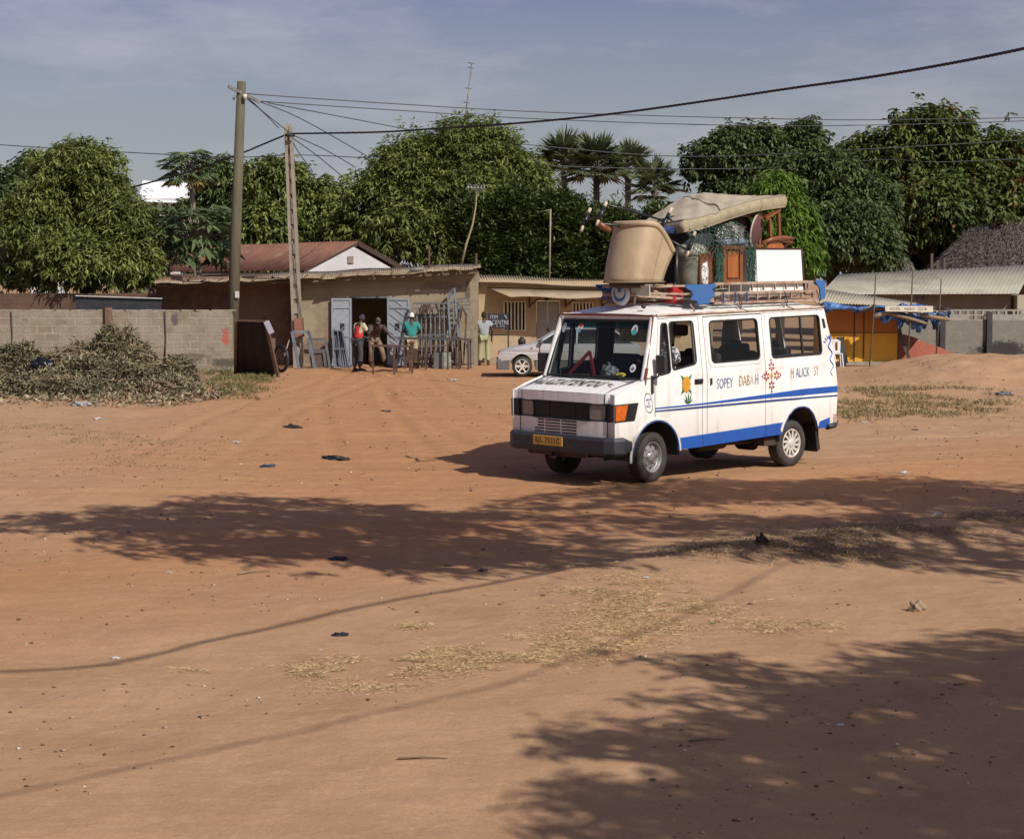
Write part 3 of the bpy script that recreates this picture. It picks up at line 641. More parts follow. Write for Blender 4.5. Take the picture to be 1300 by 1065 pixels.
for x0, x1, y0, y1, lb in ((544, 545, 345, 312, 'thin rusty post sticking up through the middle of the workshop roof'), (604.5, 604.5, 352, 322, 'rusty post at the right end of the workshop roof')):
    mb = MB(); mb.tube([P(x0, y0+25, 57.9), P(x1, y1, 57.9)], .04, 7); tag(mb.build('roof_post', rust), lb, 'post', 'rusty posts on the workshop roof')
# ---------------------------------------------------------------- walls and buildings
def wmat(name, c1, c2, mort, bw, bh, msize=.012, offset=.5, grime=None, g0=.5, g1=.62, gs=1.2, extra=None, mfade=None, rough=.95):
    """block wall: brick pattern over world x,z"""
    m, nt, b = newmat(name); gpos = nt.nodes.new('ShaderNodeNewGeometry').outputs['Position']
    s = nt.nodes.new('ShaderNodeSeparateXYZ'); nt.links.new(gpos, s.inputs[0]); cx = nt.nodes.new('ShaderNodeCombineXYZ')
    nt.links.new(s.outputs[0], cx.inputs[0]); nt.links.new(s.outputs[2], cx.inputs[1])
    br = nt.nodes.new('ShaderNodeTexBrick'); br.offset = offset
    br.inputs['Color1'].default_value = c4(c1); br.inputs['Color2'].default_value = c4(c2); br.inputs['Mortar'].default_value = c4(mort)
    br.inputs['Scale'].default_value = 1; br.inputs['Mortar Size'].default_value = msize; br.inputs['Brick Width'].default_value = bw; br.inputs['Row Height'].default_value = bh
    br.inputs['Mortar Smooth'].default_value = .4
    # wobble so that joints are not ruler-straight
    wv = nt.nodes.new('ShaderNodeVectorMath'); wv.operation = 'MULTIPLY_ADD'; nz = node(nt, 'ShaderNodeTexNoise', Scale=3.); nt.links.new(gpos, nz.inputs['Vector'])
    nt.links.new(nz.outputs['Color'], wv.inputs[0]); wv.inputs[1].default_value = (.03, .03, 0); nt.links.new(cx.outputs[0], wv.inputs[2]); nt.links.new(wv.outputs[0], br.inputs['Vector'])
    n2 = noise(nt, gpos, 2.2, 8, .65); col = mixc(nt, ramp(nt, n2, [(.38, 0.), (.62, .95)]), br.outputs['Color'], tuple((a+c)/2*.86 for a, c in zip(c1, c2)))
    n3 = noise(nt, gpos, 14, 6, .7); col = mixc(nt, ramp(nt, n3, [(.55, 0.), (.75, .45)]), col, tuple(x*.5 for x in c1))
    if grime: col = mixc(nt, ramp(nt, noise(nt, gpos, gs, 9, .7), [(g0, 0.), (g1, 1.)]), col, grime)
    col = mixc(nt, ramp(nt, noise(nt, gpos, 1.3, 10, .75), [(.42, 0.), (.6, .85)]), col, tuple((a*.55+c*.45)*.93 for a, c in zip(c1, mort)))
    for e in (extra or []):   # patches: (x, z, rx, rz, colour, amount)
        su = nt.nodes.new('ShaderNodeVectorMath'); su.operation = 'SUBTRACT'; su.inputs[1].default_value = (e[0], e[1], 0); nt.links.new(wv.outputs[0], su.inputs[0])
        di = nt.nodes.new('ShaderNodeVectorMath'); di.operation = 'DIVIDE'; di.inputs[1].default_value = (e[2], e[3], 1); nt.links.new(su.outputs[0], di.inputs[0])
        le = nt.nodes.new('ShaderNodeVectorMath'); le.operation = 'LENGTH'; nt.links.new(di.outputs[0], le.inputs[0])
        ad = nt.nodes.new('ShaderNodeMath'); ad.operation = 'MULTIPLY_ADD'; nt.links.new(noise(nt, gpos, 9, 6, .7), ad.inputs[0]); ad.inputs[1].default_value = 1.6; nt.links.new(le.outputs['Value'], ad.inputs[2])
        col = mixc(nt, ramp(nt, ad.outputs[0], [(0., e[5]), (.62, e[5]), (.95, 0.)]) if False else _mr(nt, ad.outputs[0], 1.45, 1.85, e[5]), col, e[4])
    nt.links.new(col, b.inputs['Base Color']); b.inputs['Roughness'].default_value = rough; b.inputs['Specular IOR Level'].default_value = .15
    ad = nt.nodes.new('ShaderNodeMath'); ad.operation = 'MULTIPLY_ADD'; nt.links.new(br.outputs['Fac'], ad.inputs[0]); ad.inputs[1].default_value = -.5; nt.links.new(n3, ad.inputs[2])
    bump(nt, b, ad.outputs[0], .5, .03); return m
def _mr(nt, src, a, b_, amt):
    mr = nt.nodes.new('ShaderNodeMapRange'); mr.inputs[1].default_value = a; mr.inputs[2].default_value = b_; mr.inputs[3].default_value = amt; mr.inputs[4].default_value = 0
    nt.links.new(src, mr.inputs[0]); return mr.outputs[0]
def rect(mb, x0, y0, x1, y1, Yd, dep):
    a, b_ = P(x0, y0, Yd), P(x1, y1, Yd); return mb.bx(a.x, b_.x, Yd, Yd+dep, b_.z, a.z)
def prism(mb, pts, Yd, dep, holes=()):
    f = lambda L: [(P(x, y, Yd).x, P(x, y, Yd).z) for x, y in L]
    return mb.poly(f(pts), lambda a, b_: (a, Yd, b_), dep, [f(h) for h in holes], (0, 1, 0))
# left block wall
pr = P(287, 428, 53.3)
wl_m = wmat('block_wall', (.270, .225, .165), (.225, .185, .135), (.38, .345, .29), .46, .235, .018, .5, (.13, .105, .08), .54, .70, 1.6,
            [(pr.x, pr.z, .12, .30, (.42, .085, .06), .75), (P(288, 460, 53.3).x, P(0, 460, 53.3).z, .55, .16, (.07, .06, .05), .8), (P(240, 452, 53.3).x, P(0, 452, 53.3).z, .7, .10, (.08, .07, .055), .6), (P(222, 405, 53.3).x, P(0, 405, 53.3).z, .12, .22, (.05, .05, .06), .7)])
t = thing('block_wall', 'low wall of bare mud and cement blocks behind the heap of cut branches', 'wall', (P(140, 470, 53.3).x, 53.3, 0))
mb = MB(); x0 = P(-220, 470, 53.3).x; x1 = P(295.5, 470, 53.3).x; n = 34; rs = random.Random(4)
top = []
for i in range(n+1):
    x = x0+(x1-x0)*i/n; top.append((x, P(0, 393.3, 53.3).z-(x-x0)/(x1-x0)*.05+rs.uniform(-.025, .02)))
mb.poly([(x0, -.5)]+[(x1, -.5)]+top[::-1], lambda a, c: (a, 53.3, c), .2, (), (0, 1, 0)); mb.build('masonry', wl_m, t)
mb = MB(); p = P(136, 392, 53.2); mb.tube([(p.x-.02, 53.28, -.3), (p.x+.03, 53.26, .9), (p.x, 53.3, p.z+.03)], [.17, .15, .14], 7, True, False); mb.build('pillar', mat('mud_pillar', (.17, .105, .07), (.11, .07, .05), 7, .95, .6, bdist=.03), t)
mb = MB()
for px in (14, 209):
    a = P(px, 396, 53.28); mb.tube([(a.x, 53.285, a.z), (a.x+.02, 53.285, 1.), (a.x-.02, 53.285, .35)], [.03, .022, .028], 5)
mb.build('dark_joint', mat('joint', (.05, .04, .035), None, 5, .95, .3), t)
mb = MB(); y = P(292, 395, 53.3).z
for i in range(26): mb.box((P(292, 400, 53.3).x-i*.42+rs.uniform(-.05, .05), 53.4, y+.01+i*.0005+rs.uniform(0, .012)), (.36, .2, .035), Matrix.Rotation(rs.uniform(-.04, .04), 3, 'Y'))
mb.build('coping', mat('coping', (.36, .33, .28), (.24, .21, .17), 7, .95, .4), t)
# brown mud wall of the yard behind
mud = wmat('mud_wall', (.165, .10, .07), (.125, .078, .057), (.085, .055, .04), .5, .25, .01, .5, (.055, .037, .03), .5, .66, .9)
mb = MB(); rect(mb, -300, 372.5, 200, 480, 56.6, .22)
t = thing('mud_wall', 'brown mud brick wall behind the low block wall', 'wall', (P(60, 470, 56.6).x, 56.6, 0)); mb.build('masonry', mud, t)
mb = MB(); a, b_ = P(96, 377, 56.1), P(205, 380, 56.1)
mb.poly([(a.x, a.z), (b_.x, b_.z), (b_.x, .2), (a.x, .2)], lambda u, v: (u, 56.1+(1-v/1.9)*-.12, v), .03, (), (0, 1, 0)); tag(mb.build('metal_sheet', mat('dark_sheet', (.045, .045, .052), (.03, .03, .035), 5, .5, .1, metal=.3)), 'dark metal sheet propped behind the left block wall', 'metal sheet')
mb = MB(); mb.beam(P(96, 375.5, 56.05), P(206, 379, 56.05), .05, .03); tag(mb.build('metal_rail', mat('rail_paint', (.55, .54, .5), (.4, .4, .38), 4, .6, .1)), 'pale rail lying along the top of the dark metal sheet', 'rail')
# ---- workshop
YW = 56.6
plaster = wmat('workshop_plaster', (.34, .275, .19), (.29, .235, .16), (.24, .195, .14), .46, .23, .008, .5, (.15, .115, .08), .52, .72, 1.1,
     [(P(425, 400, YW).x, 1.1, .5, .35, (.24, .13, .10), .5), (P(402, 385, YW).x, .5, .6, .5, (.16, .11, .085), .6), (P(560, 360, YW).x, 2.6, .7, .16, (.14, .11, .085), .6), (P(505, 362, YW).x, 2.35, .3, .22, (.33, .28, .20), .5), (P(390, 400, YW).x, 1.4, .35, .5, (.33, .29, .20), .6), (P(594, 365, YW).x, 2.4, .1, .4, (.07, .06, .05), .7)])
shop = thing('workshop', 'long low mud and cement workshop with grey blue doors and tin roof', 'building', (P(400, 466, YW).x, YW, 0))
mb = MB(); prism(mb, [(377, 351), (606, 341), (606, 480), (492.5, 480), (492.5, 378), (445.5, 378), (445.5, 480), (377, 480)], YW, .22)
z0 = P(400, 352, YW+.5).z
mb.bx(P(606, 400, YW).x-.26, P(606, 400, YW).x-.002, YW+.221, YW+3.0, -.3, 3.0)
mb.bx(P(377, 400, YW).x, P(377, 400, YW).x+.22, YW+.221, YW+3.0, -.3, 2.75)
mb.bx(P(377, 400, YW).x, P(606, 400, YW).x, YW+3.01, YW+3.2, -.3, 2.95)
mb.build('wall', plaster, shop)
mb = MB(); prism(mb, [(198, 352), (376.8, 350), (376.8, 480), (198, 480)], YW+1.0, .22)
mb.build('side_wall', wmat('red_mud_plaster', (.26, .165, .125), (.21, .135, .105), (.15, .10, .08), .46, .23, .006, .5, (.085, .052, .042), .48, .66, 1.0), shop)
mb = MB(); rect(mb, 370, 480, 620, 481, YW-.9, .9)
tin = mat('old_tin', (.340, .270, .180), (.265, .205, .135), 2.5, .8, .2, c3=(.15, .095, .06), s3=1.6, lo3=.46, hi3=.6, kind='pos')
mb = MB()
segs = [(198, 360.5, 282, 358.5), (280, 358.5, 388, 354.5), (386, 355.5, 500, 348.8), (498, 350, 610, 341.5)]
for i, (xa, ya, xb, yb) in enumerate(segs):
    A = P(xa, ya-9, YW+3.25); B = P(xb, yb-8.5+(i == 3)*2.5, YW+3.25); D = P(xa-2, ya, YW-.75+.05*i); Bx = P(xb, yb, YW-.75+.05*i)
    u0 = B-A; u1 = Bx-D; nn = 44 if i else 34; nz = Vector((0, 0, 1)); rs_ = random.Random(i)
    of = [rs_.uniform(-.03, .03) for _ in range(nn+1)]
    mb.grid(nn*5, 1, lambda a, v, A=A, D=D, u0=u0, u1=u1, nn=nn, of=of: (A+u0*a)*(1-v)+(D+u1*a)*v+nz*(.007*math.sin(a*nn*2*PI)+.01*i+of[int(a*nn*.99)//4]*v*.7+.02*math.sin(a*9+i))+Vector((0, -of[int(a*nn*.99)//3]*2.5*v, 0)))
o = mb.build('roof', tin, shop); sm = o.modifiers.new('thick', 'SOLIDIFY'); sm.thickness = .012; sm.offset = 0
mb = MB(); rsq = random.Random(9)
for x in range(210, 606, 22):
    y = 358.5-(x-210)*.042; a = P(x, y+2.5, YW-.62); mb.beam(a, (a.x, YW+.4, a.z+.10), .05, .07)
mb.beam(P(200, 363, YW-.5), P(388, 357.5, YW-.5), .05, .06); mb.beam(P(388, 357.8, YW-.5), P(608, 346, YW-.5), .05, .06)
build_split(mb, 'rafter', mat('rafter', (.16, .11, .07), (.1, .07, .045), 6, .9, .3), shop)
mb = MB(); a = P(528, 346, YW-.3); mb.tube([a+Vector((-.18, 0, .07)), a+Vector((.25, 0, .11))], .07, 7); tag(mb.build('stone', mat('grey_stone', (.22, .2, .17), (.14, .13, .11), 6, .9, .5)), 'long stone lying on the edge of the workshop roof', 'stone')
blue = mat('blue_grey_paint', (.27, .295, .335), (.23, .25, .285), 3, .55, .1, c3=(.09, .07, .06), s3=3, lo3=.66, hi3=.76)
def leaf_door(xa, xb, ang, hinge):
    w = abs(P(xb, 400, YW).x-P(xa, 400, YW).x); hx = P(hinge, 400, YW).x; s = 1 if hinge == xa else -1; h = 2.18
    M = Matrix.Translation((hx, YW-.03, 0)) @ Matrix.Rotation(s*-ang, 4, 'Z') @ Matrix.Diagonal((s, 1, 1, 1))
    mb = MB(M); mb.bx(0, w, -.02, .01, .03, h)
    for q in ((0, .05, .03, h), (w-.05, w, .03, h)): mb.bx(q[0], q[1], -.05, -.021, q[2], q[3])
    for z in (.03, .95, h-.32, h-.06): mb.bx(.051, w-.051, -.048, -.021, z, z+.05)
    for i in range(7):
        z = .15+i*.28; mb.beam((.07, -.03, z+.42), (w-.07, -.03, z-.02) if True else 0, .018, .02, (0, 1, 0))
    o = mb.build('door', blue, shop); 
    mb = MB(M); mb.beam((w-.08, -.06, 1.05), (w-.08, -.06, 1.2), .03, .03); mb.box((w*.45, -.03, 1.28), (.14, .012, .20)); mb.build('handle', black, o)
leaf_door(421, 446, .10, 446); leaf_door(492, 520, .08, 492)
mb = MB(); for_m = mat('door_frame', (.13, .14, .16), None, 4, .6, .1)
rect(mb, 444.2, 376.5, 447, 466, YW-.02, .08); rect(mb, 490.6, 376.5, 493.4, 466, YW-.02, .08); rect(mb, 447.1, 376.5, 490.5, 378.6, YW-.02, .08); mb.build('door_frame', for_m, shop)
# dim things in the workshop's interior
mb = MB(); rect(mb, 450, 442, 466, 470, YW+2, .6); mb.build('interior_bench', rust, shop)
# ---- red roofed house
hs_ = thing('gabled_house', 'house with a rusty red tin roof and white gable behind the workshop', 'house', (P(440, 460, 68).x, 66, 0))
pk = P(451, 311, 66); eL = P(383, 346, 66); eR = P(512, 344, 66); back = Vector((-9.5, 10.5, 0)); pk2 = pk+back; eL2 = eL+back; eR2 = eR+back
mb = MB()
wl_, wr_ = P(389, 347, 66.4), P(506, 345, 66.4); pkw = P(451, 314, 66.4)
f2 = back.normalized(); poly = [(wl_.x, -.2), (wr_.x, -.2), (wr_.x, wr_.z), (pkw.x, pkw.z), (wl_.x, wl_.z)]
mb.poly(poly, lambda a, c: (a, 65.75, c), .2, (), (0, 1, 0))
mb.add([(wl_.x, 65.96, -.2), (wl_.x, 65.96, wl_.z), (wl_.x+back.x, 66.5+back.y, wl_.z), (wl_.x+back.x, 66.5+back.y, -.2)], [(0, 1, 2, 3)])
mb.add([(wr_.x, 65.96, -.2), (wr_.x, 65.96, wr_.z), (wr_.x+back.x, 66.5+back.y, wr_.z), (wr_.x+back.x, 66.5+back.y, -.2)], [(0, 1, 2, 3)])
mb.build('wall', mat('white_plaster', (.66, .65, .66), (.56, .55, .56), 1.5, .9, .1), hs_)
redtin = mat('red_tin', (.235, .110, .070), (.165, .078, .052), 1.6, .7, .15, stretch=(1, 1, 1), c3=(.26, .16, .11), s3=1.5, lo3=.55, hi3=.68)
mb = MB(); ov = -f2*.2+Vector((0, -.05, 0))
corr(mb, pk+ov+Vector((0, 0, .12)), pk2+Vector((0, 0, .12)), eL+ov+Vector((0, 0, .06)), 62, .018, 6, 1, .01, 1)
corr(mb, pk+ov+Vector((0, 0, .12)), pk2+Vector((0, 0, .12)), eR+ov+Vector((0, 0, .06)), 62, .018, 6, 1, .01, 2)
o = mb.build('roof', redtin, hs_); sm = o.modifiers.new('thick', 'SOLIDIFY'); sm.thickness = .015; sm.offset = 0
mb = MB(); mb.beam(pk+ov+Vector((0, -.03, .04)), eL+ov+Vector((0, -.03, -.01)), .04, .13); mb.beam(pk+ov+Vector((0, -.03, .04)), eR+ov+Vector((0, -.03, -.01)), .04, .13); mb.build('bargeboard', mat('barge', (.07, .045, .035), None, 5, .8, .2), hs_)
mb = MB(); q = P(447.5, 330, 66.4); mb.bx(q.x-.1, q.x+.1, 65.7, 65.76, q.z-.13, q.z+.13); mb.build('vent', conc, hs_)
# ---- far buildings over the trees
t = thing('white_building', 'bright white building far off between the left mango and the papaya', 'building', (P(215, 250, 125).x, 125, 0))
mb = MB(); a, b_ = P(178, 252, 125), P(245, 262, 125); mb.bx(a.x, b_.x, 125, 135, 0, a.z); mb.build('wall', mat('grey_render', (.5, .5, .5), (.4, .4, .4), 1, .9, .1), t)
mb = MB(); A = P(181, 229, 131); B = P(243, 233, 131); D = P(176, 255, 124.5); corr(mb, A, B, D, 30, .03, 4, 1, .02, 3); o = mb.build('roof', mat('white_sheet', (.80, .80, .82), (.74, .74, .76), 1, .7, 0), t)
mb = MB()
for x in (192, 206, 220): rect(mb, x, 258, x+7, 268, 124.96, .1)
mb.build('window', mat('dark_window', (.05, .055, .06), None, 3, .4, 0), t)
t = thing('turquoise_building', 'small turquoise roofed building glimpsed at the far left', 'building', (P(46, 240, 118).x, 118, 0))
mb = MB(); a, b_ = P(36, 248, 118), P(57, 262, 118); mb.bx(a.x, b_.x, 118, 124, 0, a.z); mb.build('wall', mat('white_plaster', (.6, .6, .6)), t)
mb = MB(); corr(mb, P(37, 237, 121), P(57, 237, 121), P(34, 250, 117.6), 12, .03, 4, 1, 0, 4); mb.build('roof', mat('turquoise', (.10, .36, .36), (.14, .42, .42), 3, .6, 0), t)
# ---- ochre building
YO = 59.2
och = mat('ochre_plaster', (.44, .335, .215), (.375, .28, .175), 1.1, .95, .25, c3=(.30, .205, .13), s3=.9, lo3=.53, hi3=.7, kind='pos')
ho = thing('ochre_building', 'low ochre building with tin awning, grey door and barred windows', 'building', (P(720, 464, YO).x, YO, 0))
mb = MB(); w1 = [(640, 384), (667, 384), (667, 419), (640, 419)]; w2 = [(727, 385), (752.5, 385), (752.5, 419), (727, 419)]; d1 = [(681, 382), (710.5, 382), (710.5, 450.5), (681, 450.5)]
prism(mb, [(607, 357), (905, 357), (905, 480), (607, 480)], YO, .2, [w1, w2, d1])
a = P(607, 360, YO); b_ = P(905, 360, YO); mb.bx(a.x, a.x+.2, YO+.201, YO+5, -.3, a.z); mb.bx(b_.x-.2, b_.x, YO+.201, YO+5, -.3, a.z); mb.bx(a.x, b_.x, YO+5.001, YO+5.2, -.3, a.z)
mb.build('wall', och, ho)
mb = MB(); rect(mb, 607, 455, 905, 480, YO-.45, .45); mb.build('plinth', mat('plinth', (.33, .26, .18), (.24, .18, .12), 3, .95, .3), ho)
wb_ = mat('cream_bars', (.62, .56, .44), (.5, .44, .34), 5, .6, .1)
for w_ in (w1, w2):
    mb = MB(); (xa, ya), (xb, yb) = w_[0], w_[2]
    rect(mb, xa-1, ya-1.6, xb+1, ya, YO-.03, .05); rect(mb, xa-1, yb, xb+1, yb+1.2, YO-.03, .05)
    o = mb.build('window', wb_, ho); mb = MB(); k = 6
    for i in range(k+1):
        x = xa+(xb-xa)*i/k; a = P(x, ya, YO); z1 = P(x, yb, YO).z; mb.bx(a.x-.028, a.x+.028, YO-.02, YO+.02, z1+.002, a.z-.002)
    mb.build('bars', wb_, o)
    mb = MB(); rect(mb, xa, ya, xb, yb, YO+.17, .02); mb.build('window_backing', mat('dark_backing', (.025, .02, .022), None, 4, .7, .1), o)  # near-black sheet across the opening behind the bars
mb = MB(); rect(mb, 681.4, 382.6, 695.3, 450, YO+.05, .03); rect(mb, 695.7, 382.6, 710, 450, YO+.05, .03)
for x0_ in (681.4, 695.7):
    rect(mb, x0_+1.2, 384.5, x0_+13, 388, YO+.035, .014)
o = mb.build('door', mat('grey_door', (.27, .26, .25), (.23, .22, .21), 3, .6, .1, c3=(.17, .15, .14), s3=2, lo3=.6, hi3=.7), ho)
mb = MB(); rect(mb, 694, 418, 697, 420, YO+.01, .03); mb.build('handle', black, o)
mb = MB(); A = P(600, 350, YO+3.6); B = P(905, 360, YO+3.6); D = P(604, 358.5, YO-.35); Bx = P(905, 368, YO-.35); nn = 95
mb.grid(nn*5, 1, lambda a, v: (A+(B-A)*a)*(1-v)+(D+(Bx-D)*a)*v+Vector((0, 0, .02*math.sin(a*nn*2*PI)+.025*math.sin(a*11))))
tin2 = mat('tan_tin', (.400, .320, .215), (.325, .255, .165), 2, .8, .2, c3=(.23, .165, .11), s3=1.1, lo3=.52, hi3=.66, kind='pos')
o = mb.build('roof', tin2, ho); sm = o.modifiers.new('thick', 'SOLIDIFY'); sm.thickness = .015
mb = MB(); A = P(618, 365.5, YO-.02); B = P(905, 371, YO-.02); D = P(648, 377.5, YO-1.15); Bx = P(905, 380, YO-1.15); nn = 85
mb.grid(nn*5, 1, lambda a, v: (A+(B-A)*a)*(1-v)+(D+(Bx-D)*a)*v+Vector((0, 0, .014*math.sin(a*nn*2*PI)+.03*math.sin(a*16)*v)))
o = mb.build('awning', tin2, ho); sm = o.modifiers.new('thick', 'SOLIDIFY'); sm.thickness = .012
mb = MB()
for x in (672, 718, 764, 810, 856):
    a = P(x, 379, YO-.03); mb.beam(a+Vector((0, 0, -.3)), a+Vector((0, 0, .15)), .04); mb.beam(a+Vector((0, 0, -.25)), a+Vector((.35, -.95, .05)), .035)
build_split(mb, 'awning_bracket', rust, ho)
mb = MB(); a = P(694, 379, YO-.1); mb.lathe([(.001, .05), (.06, .03), (.07, -.05), (.001, -.09)], 8, Matrix.Translation(a)); mb.build('wall_lamp', black, ho)
# ---- right side: concrete wall with a pierced top
YC = 60.5
cw = wmat('grey_block_wall', (.235, .215, .185), (.195, .178, .155), (.27, .25, .215), .42, .21, .009, .5, (.085, .075, .068), .50, .62, 1.3,
     [(P(1272, 445, YC).x, P(0, 445, YC).z, 1.0, .42, (.035, .033, .033), .9)])
cwt = thing('concrete_wall', 'grey stained block wall with a pierced block band along its top', 'wall', (P(1250, 460, YC).x, YC, 0))
mb = MB(); a = P(1120, 407, YC); b_ = P(1420, 407, YC); mb.bx(a.x, b_.x, YC, YC+.18, -.3, a.z); mb.build('masonry', cw, cwt)
mb = MB(); z0, z1, z2 = P(0, 407, YC).z+.002, P(0, 400.5, YC).z, P(0, 394.2, YC).z
mb.bx(a.x, b_.x, YC+.005, YC+.17, z0, z0+.035); mb.bx(a.x, b_.x, YC+.005, YC+.17, z1-.015, z1+.03); mb.bx(a.x, b_.x, YC+.005, YC+.17, z2-.02, z2+.03)
x = a.x; i = 0; rs = random.Random(2)
while x < b_.x:
    mb.bx(x, x+.075, YC+.008, YC+.165, z1+.031, z2-.021)
    if rs.random() < .45: mb.bx(x, x+.075, YC+.008, YC+.165, z0+.036, z1-.016)
    else: mb.bx(x, x+.26, YC+.008, YC+.165, z0+.036, z1-.016)
    x += .262
mb.build('pierced_band', mat('claustra', (.33, .31, .275), (.24, .225, .20), 6, .95, .3), cwt)
dp = mat('dark_post', (.05, .042, .048), (.035, .03, .033), 5, .8, .2)
for px in (1197, 1256.5, 1330):
    mb = MB(); a = P(px, 396, YC-.1); mb.bx(a.x-.09, a.x+.09, YC-.14, YC-.002, -.3, a.z); mb.build('post', dp, cwt)
# long tin roofed shed behind it
YS = 69
sh = thing('long_shed', 'long shed with a pale corrugated roof behind the grey wall', 'building', (P(1190, 400, YS).x, YS, 0))
gtin = mat('pale_tin', (.355, .34, .265), (.30, .29, .22), 1., .6, .1, c3=(.22, .20, .15), s3=.9, lo3=.48, hi3=.66, kind='pos')
mb = MB(); A = P(1065, 349, YS+3); B = P(1312, 337, YS+3); D = P(1040, 374.5, YS-.6); Bx = P(1293, 373.5, YS-.6); nn = 48
mb.grid(nn*5, 2, lambda a, v: (A+(B-A)*a)*(1-v)+(D+(Bx-D)*a)*v+Vector((0, 0, .014*(1 if math.sin(a*nn*2*PI) > .7 else 0))))
A2 = P(1312, 337, YS+3); o = mb.build('roof', gtin, sh); sm = o.modifiers.new('thick', 'SOLIDIFY'); sm.thickness = .02
mb = MB(); a = P(1045, 373, YS); b_ = P(1284, 374, YS); mb.bx(a.x, b_.x, YS, YS+.2, -.2, a.z-.04); mb.bx(b_.x-.2, b_.x+.0, YS+.201, YS+7, -.2, a.z-.04); mb.build('wall', mat('shed_wall', (.19, .15, .125), (.15, .12, .10), 1.5, .95, .2), sh)
mb = MB(); mb.bx(P(1288, 375, YS).x, P(1420, 375, YS).x, YS-.4, YS+3, -.2, P(0, 375, YS).z); mb.build('end_wall', mat('pale_wall', (.36, .33, .26), (.30, .27, .21), 1.5, .95, .2), sh)
mb = MB()
for x in (1163, 1170): rect(mb, x, 376, x+3.4, 380.5, YS-.02, .03)
mb.build('vent', mat('dark_window', (.02, .02, .02)), sh)
mb = MB(); A = P(1293, 337.4, YS+2.95); mb.grid(60, 1, lambda a, v: (P(1313, 337, YS+3)*(1-a)+P(1440, 332, YS+3)*a)*(1-v)+(P(1294, 373.8, YS-.6)*(1-a)+P(1430, 372, YS-.6)*a)*v); 
# thatch
def thatch(name, label, quads, Yd, n, seed, wallpx):
    t = thing(name, label, 'hut', (P(*quads[0][0]).x, Yd, 0)); rs = np.random.RandomState(seed); mb = MB(); Vs = []; Fs = []; o_ = 0
    for (q0, q1, q2, q3) in quads:
        A, B, Cc, D = [P(*q) for q in (q0, q1, q2, q3)]   # top-left, top-right, bottom-right, bottom-left
        mb.grid(24, 12, lambda a, v: (A*(1-a)+B*a)*(1-v)+(D*(1-a)+Cc*a)*v+Vector((0, 0, -.12*math.sin(PI*a)*math.sin(PI*v)*0-.05)))
        a = rs.rand(n, 1); v = rs.rand(n, 1)**.9; A_, B_, C_, D_ = [np.array(q)[None] for q in (A, B, Cc, D)]
        p = (A_*(1-a)+B_*a)*(1-v)+(D_*(1-a)+C_*a)*v; dn = (D_*(1-a)+C_*a)-(A_*(1-a)+B_*a); dn /= np.linalg.norm(dn, axis=1)[:, None]
        nn = np.cross(np.array(B-A), np.array(D-A)); nn /= np.linalg.norm(nn); nn = nn if nn[1] < 0 else -nn
        dd = dn+rs.normal(size=(n, 3))*.16+nn[None]*.05; dd /= np.linalg.norm(dd, axis=1)[:, None]
        vv, ff = leaves(p+nn[None]*rs.uniform(0, .07, (n, 1)), dd, rs.uniform(.3, .9, n), np.full(n, .035), .1, rs=rs); Vs.append(vv); Fs.append(ff+o_); o_ += len(vv)
    tm = leafmat('thatch_'+name, (.085, .072, .064), (.24, .21, .18), .95, 0.)
    th = from_np('thatch', np.concatenate(Vs), np.concatenate(Fs), tm, t, np.repeat(np.random.RandomState(seed).rand(o_//4), 4))
    mb.build('thatch_base', mat('thatch_base', (.085, .065, .05), (.05, .04, .03), 6, 1, .5), t)
    mb = MB(); x0, x1 = wallpx; a, b_ = P(x0, 360, Yd+1.5), P(x1, 360, Yd+1.5); mb.bx(a.x, b_.x, Yd+1.5, Yd+6, -.2, min(a.z, 2.6)+.1); mb.build('wall', mud, t)
    return t
t = thatch('thatched_hut', 'weathered thatched hut at the right edge with bare ridge poles', [((1240, 280, 88), (1420, 276, 88), (1470, 338, 82), (1196, 340, 82)), ((1240, 280, 88), (1238, 281, 88.5), (1170, 342, 92), (1196, 340, 82))], 82, 9000, 3, (1215, 1440))
mb = MB(); mb.beam(P(1236, 279, 87.8), P(1420, 274, 87.8), .07)
for x, y in ((1238, 279), (1262, 282), (1278, 279), (1300, 277), (1310, 278)): mb.beam(P(x+2, y-4, 87.6), P(x-10, y+14, 86.6), .06)
mb.beam(P(1255, 285, 87.4), P(1330, 282, 87.4), .05); mb.build('ridge_poles', wood, t)
thatch('thatched_hut', 'ragged brown thatch corner showing beside the grey green mango tree', [((1108, 285, 90), (1116, 285, 90), (1158, 338, 87), (1100, 345, 87)), ((1116, 285, 90), (1090, 290, 93), (1090, 330, 93), (1158, 338, 87))], 88, 2200, 5, (1095, 1140))
for i, (x, y0, y1) in enumerate(((1183, 322, 345), (1190, 331, 345), (1199, 328, 345))):
    mb = MB(); mb.beam(P(x, y0, 76), (P(x-1, 380, 76).x, 76, 0), .10); tag(mb.build('fence_post', wood), ('tallest stake', 'short stake', 'middle stake')[i]+' standing above the pale shed roof beside the thatched hut', 'stake', 'stakes behind the pale shed roof')
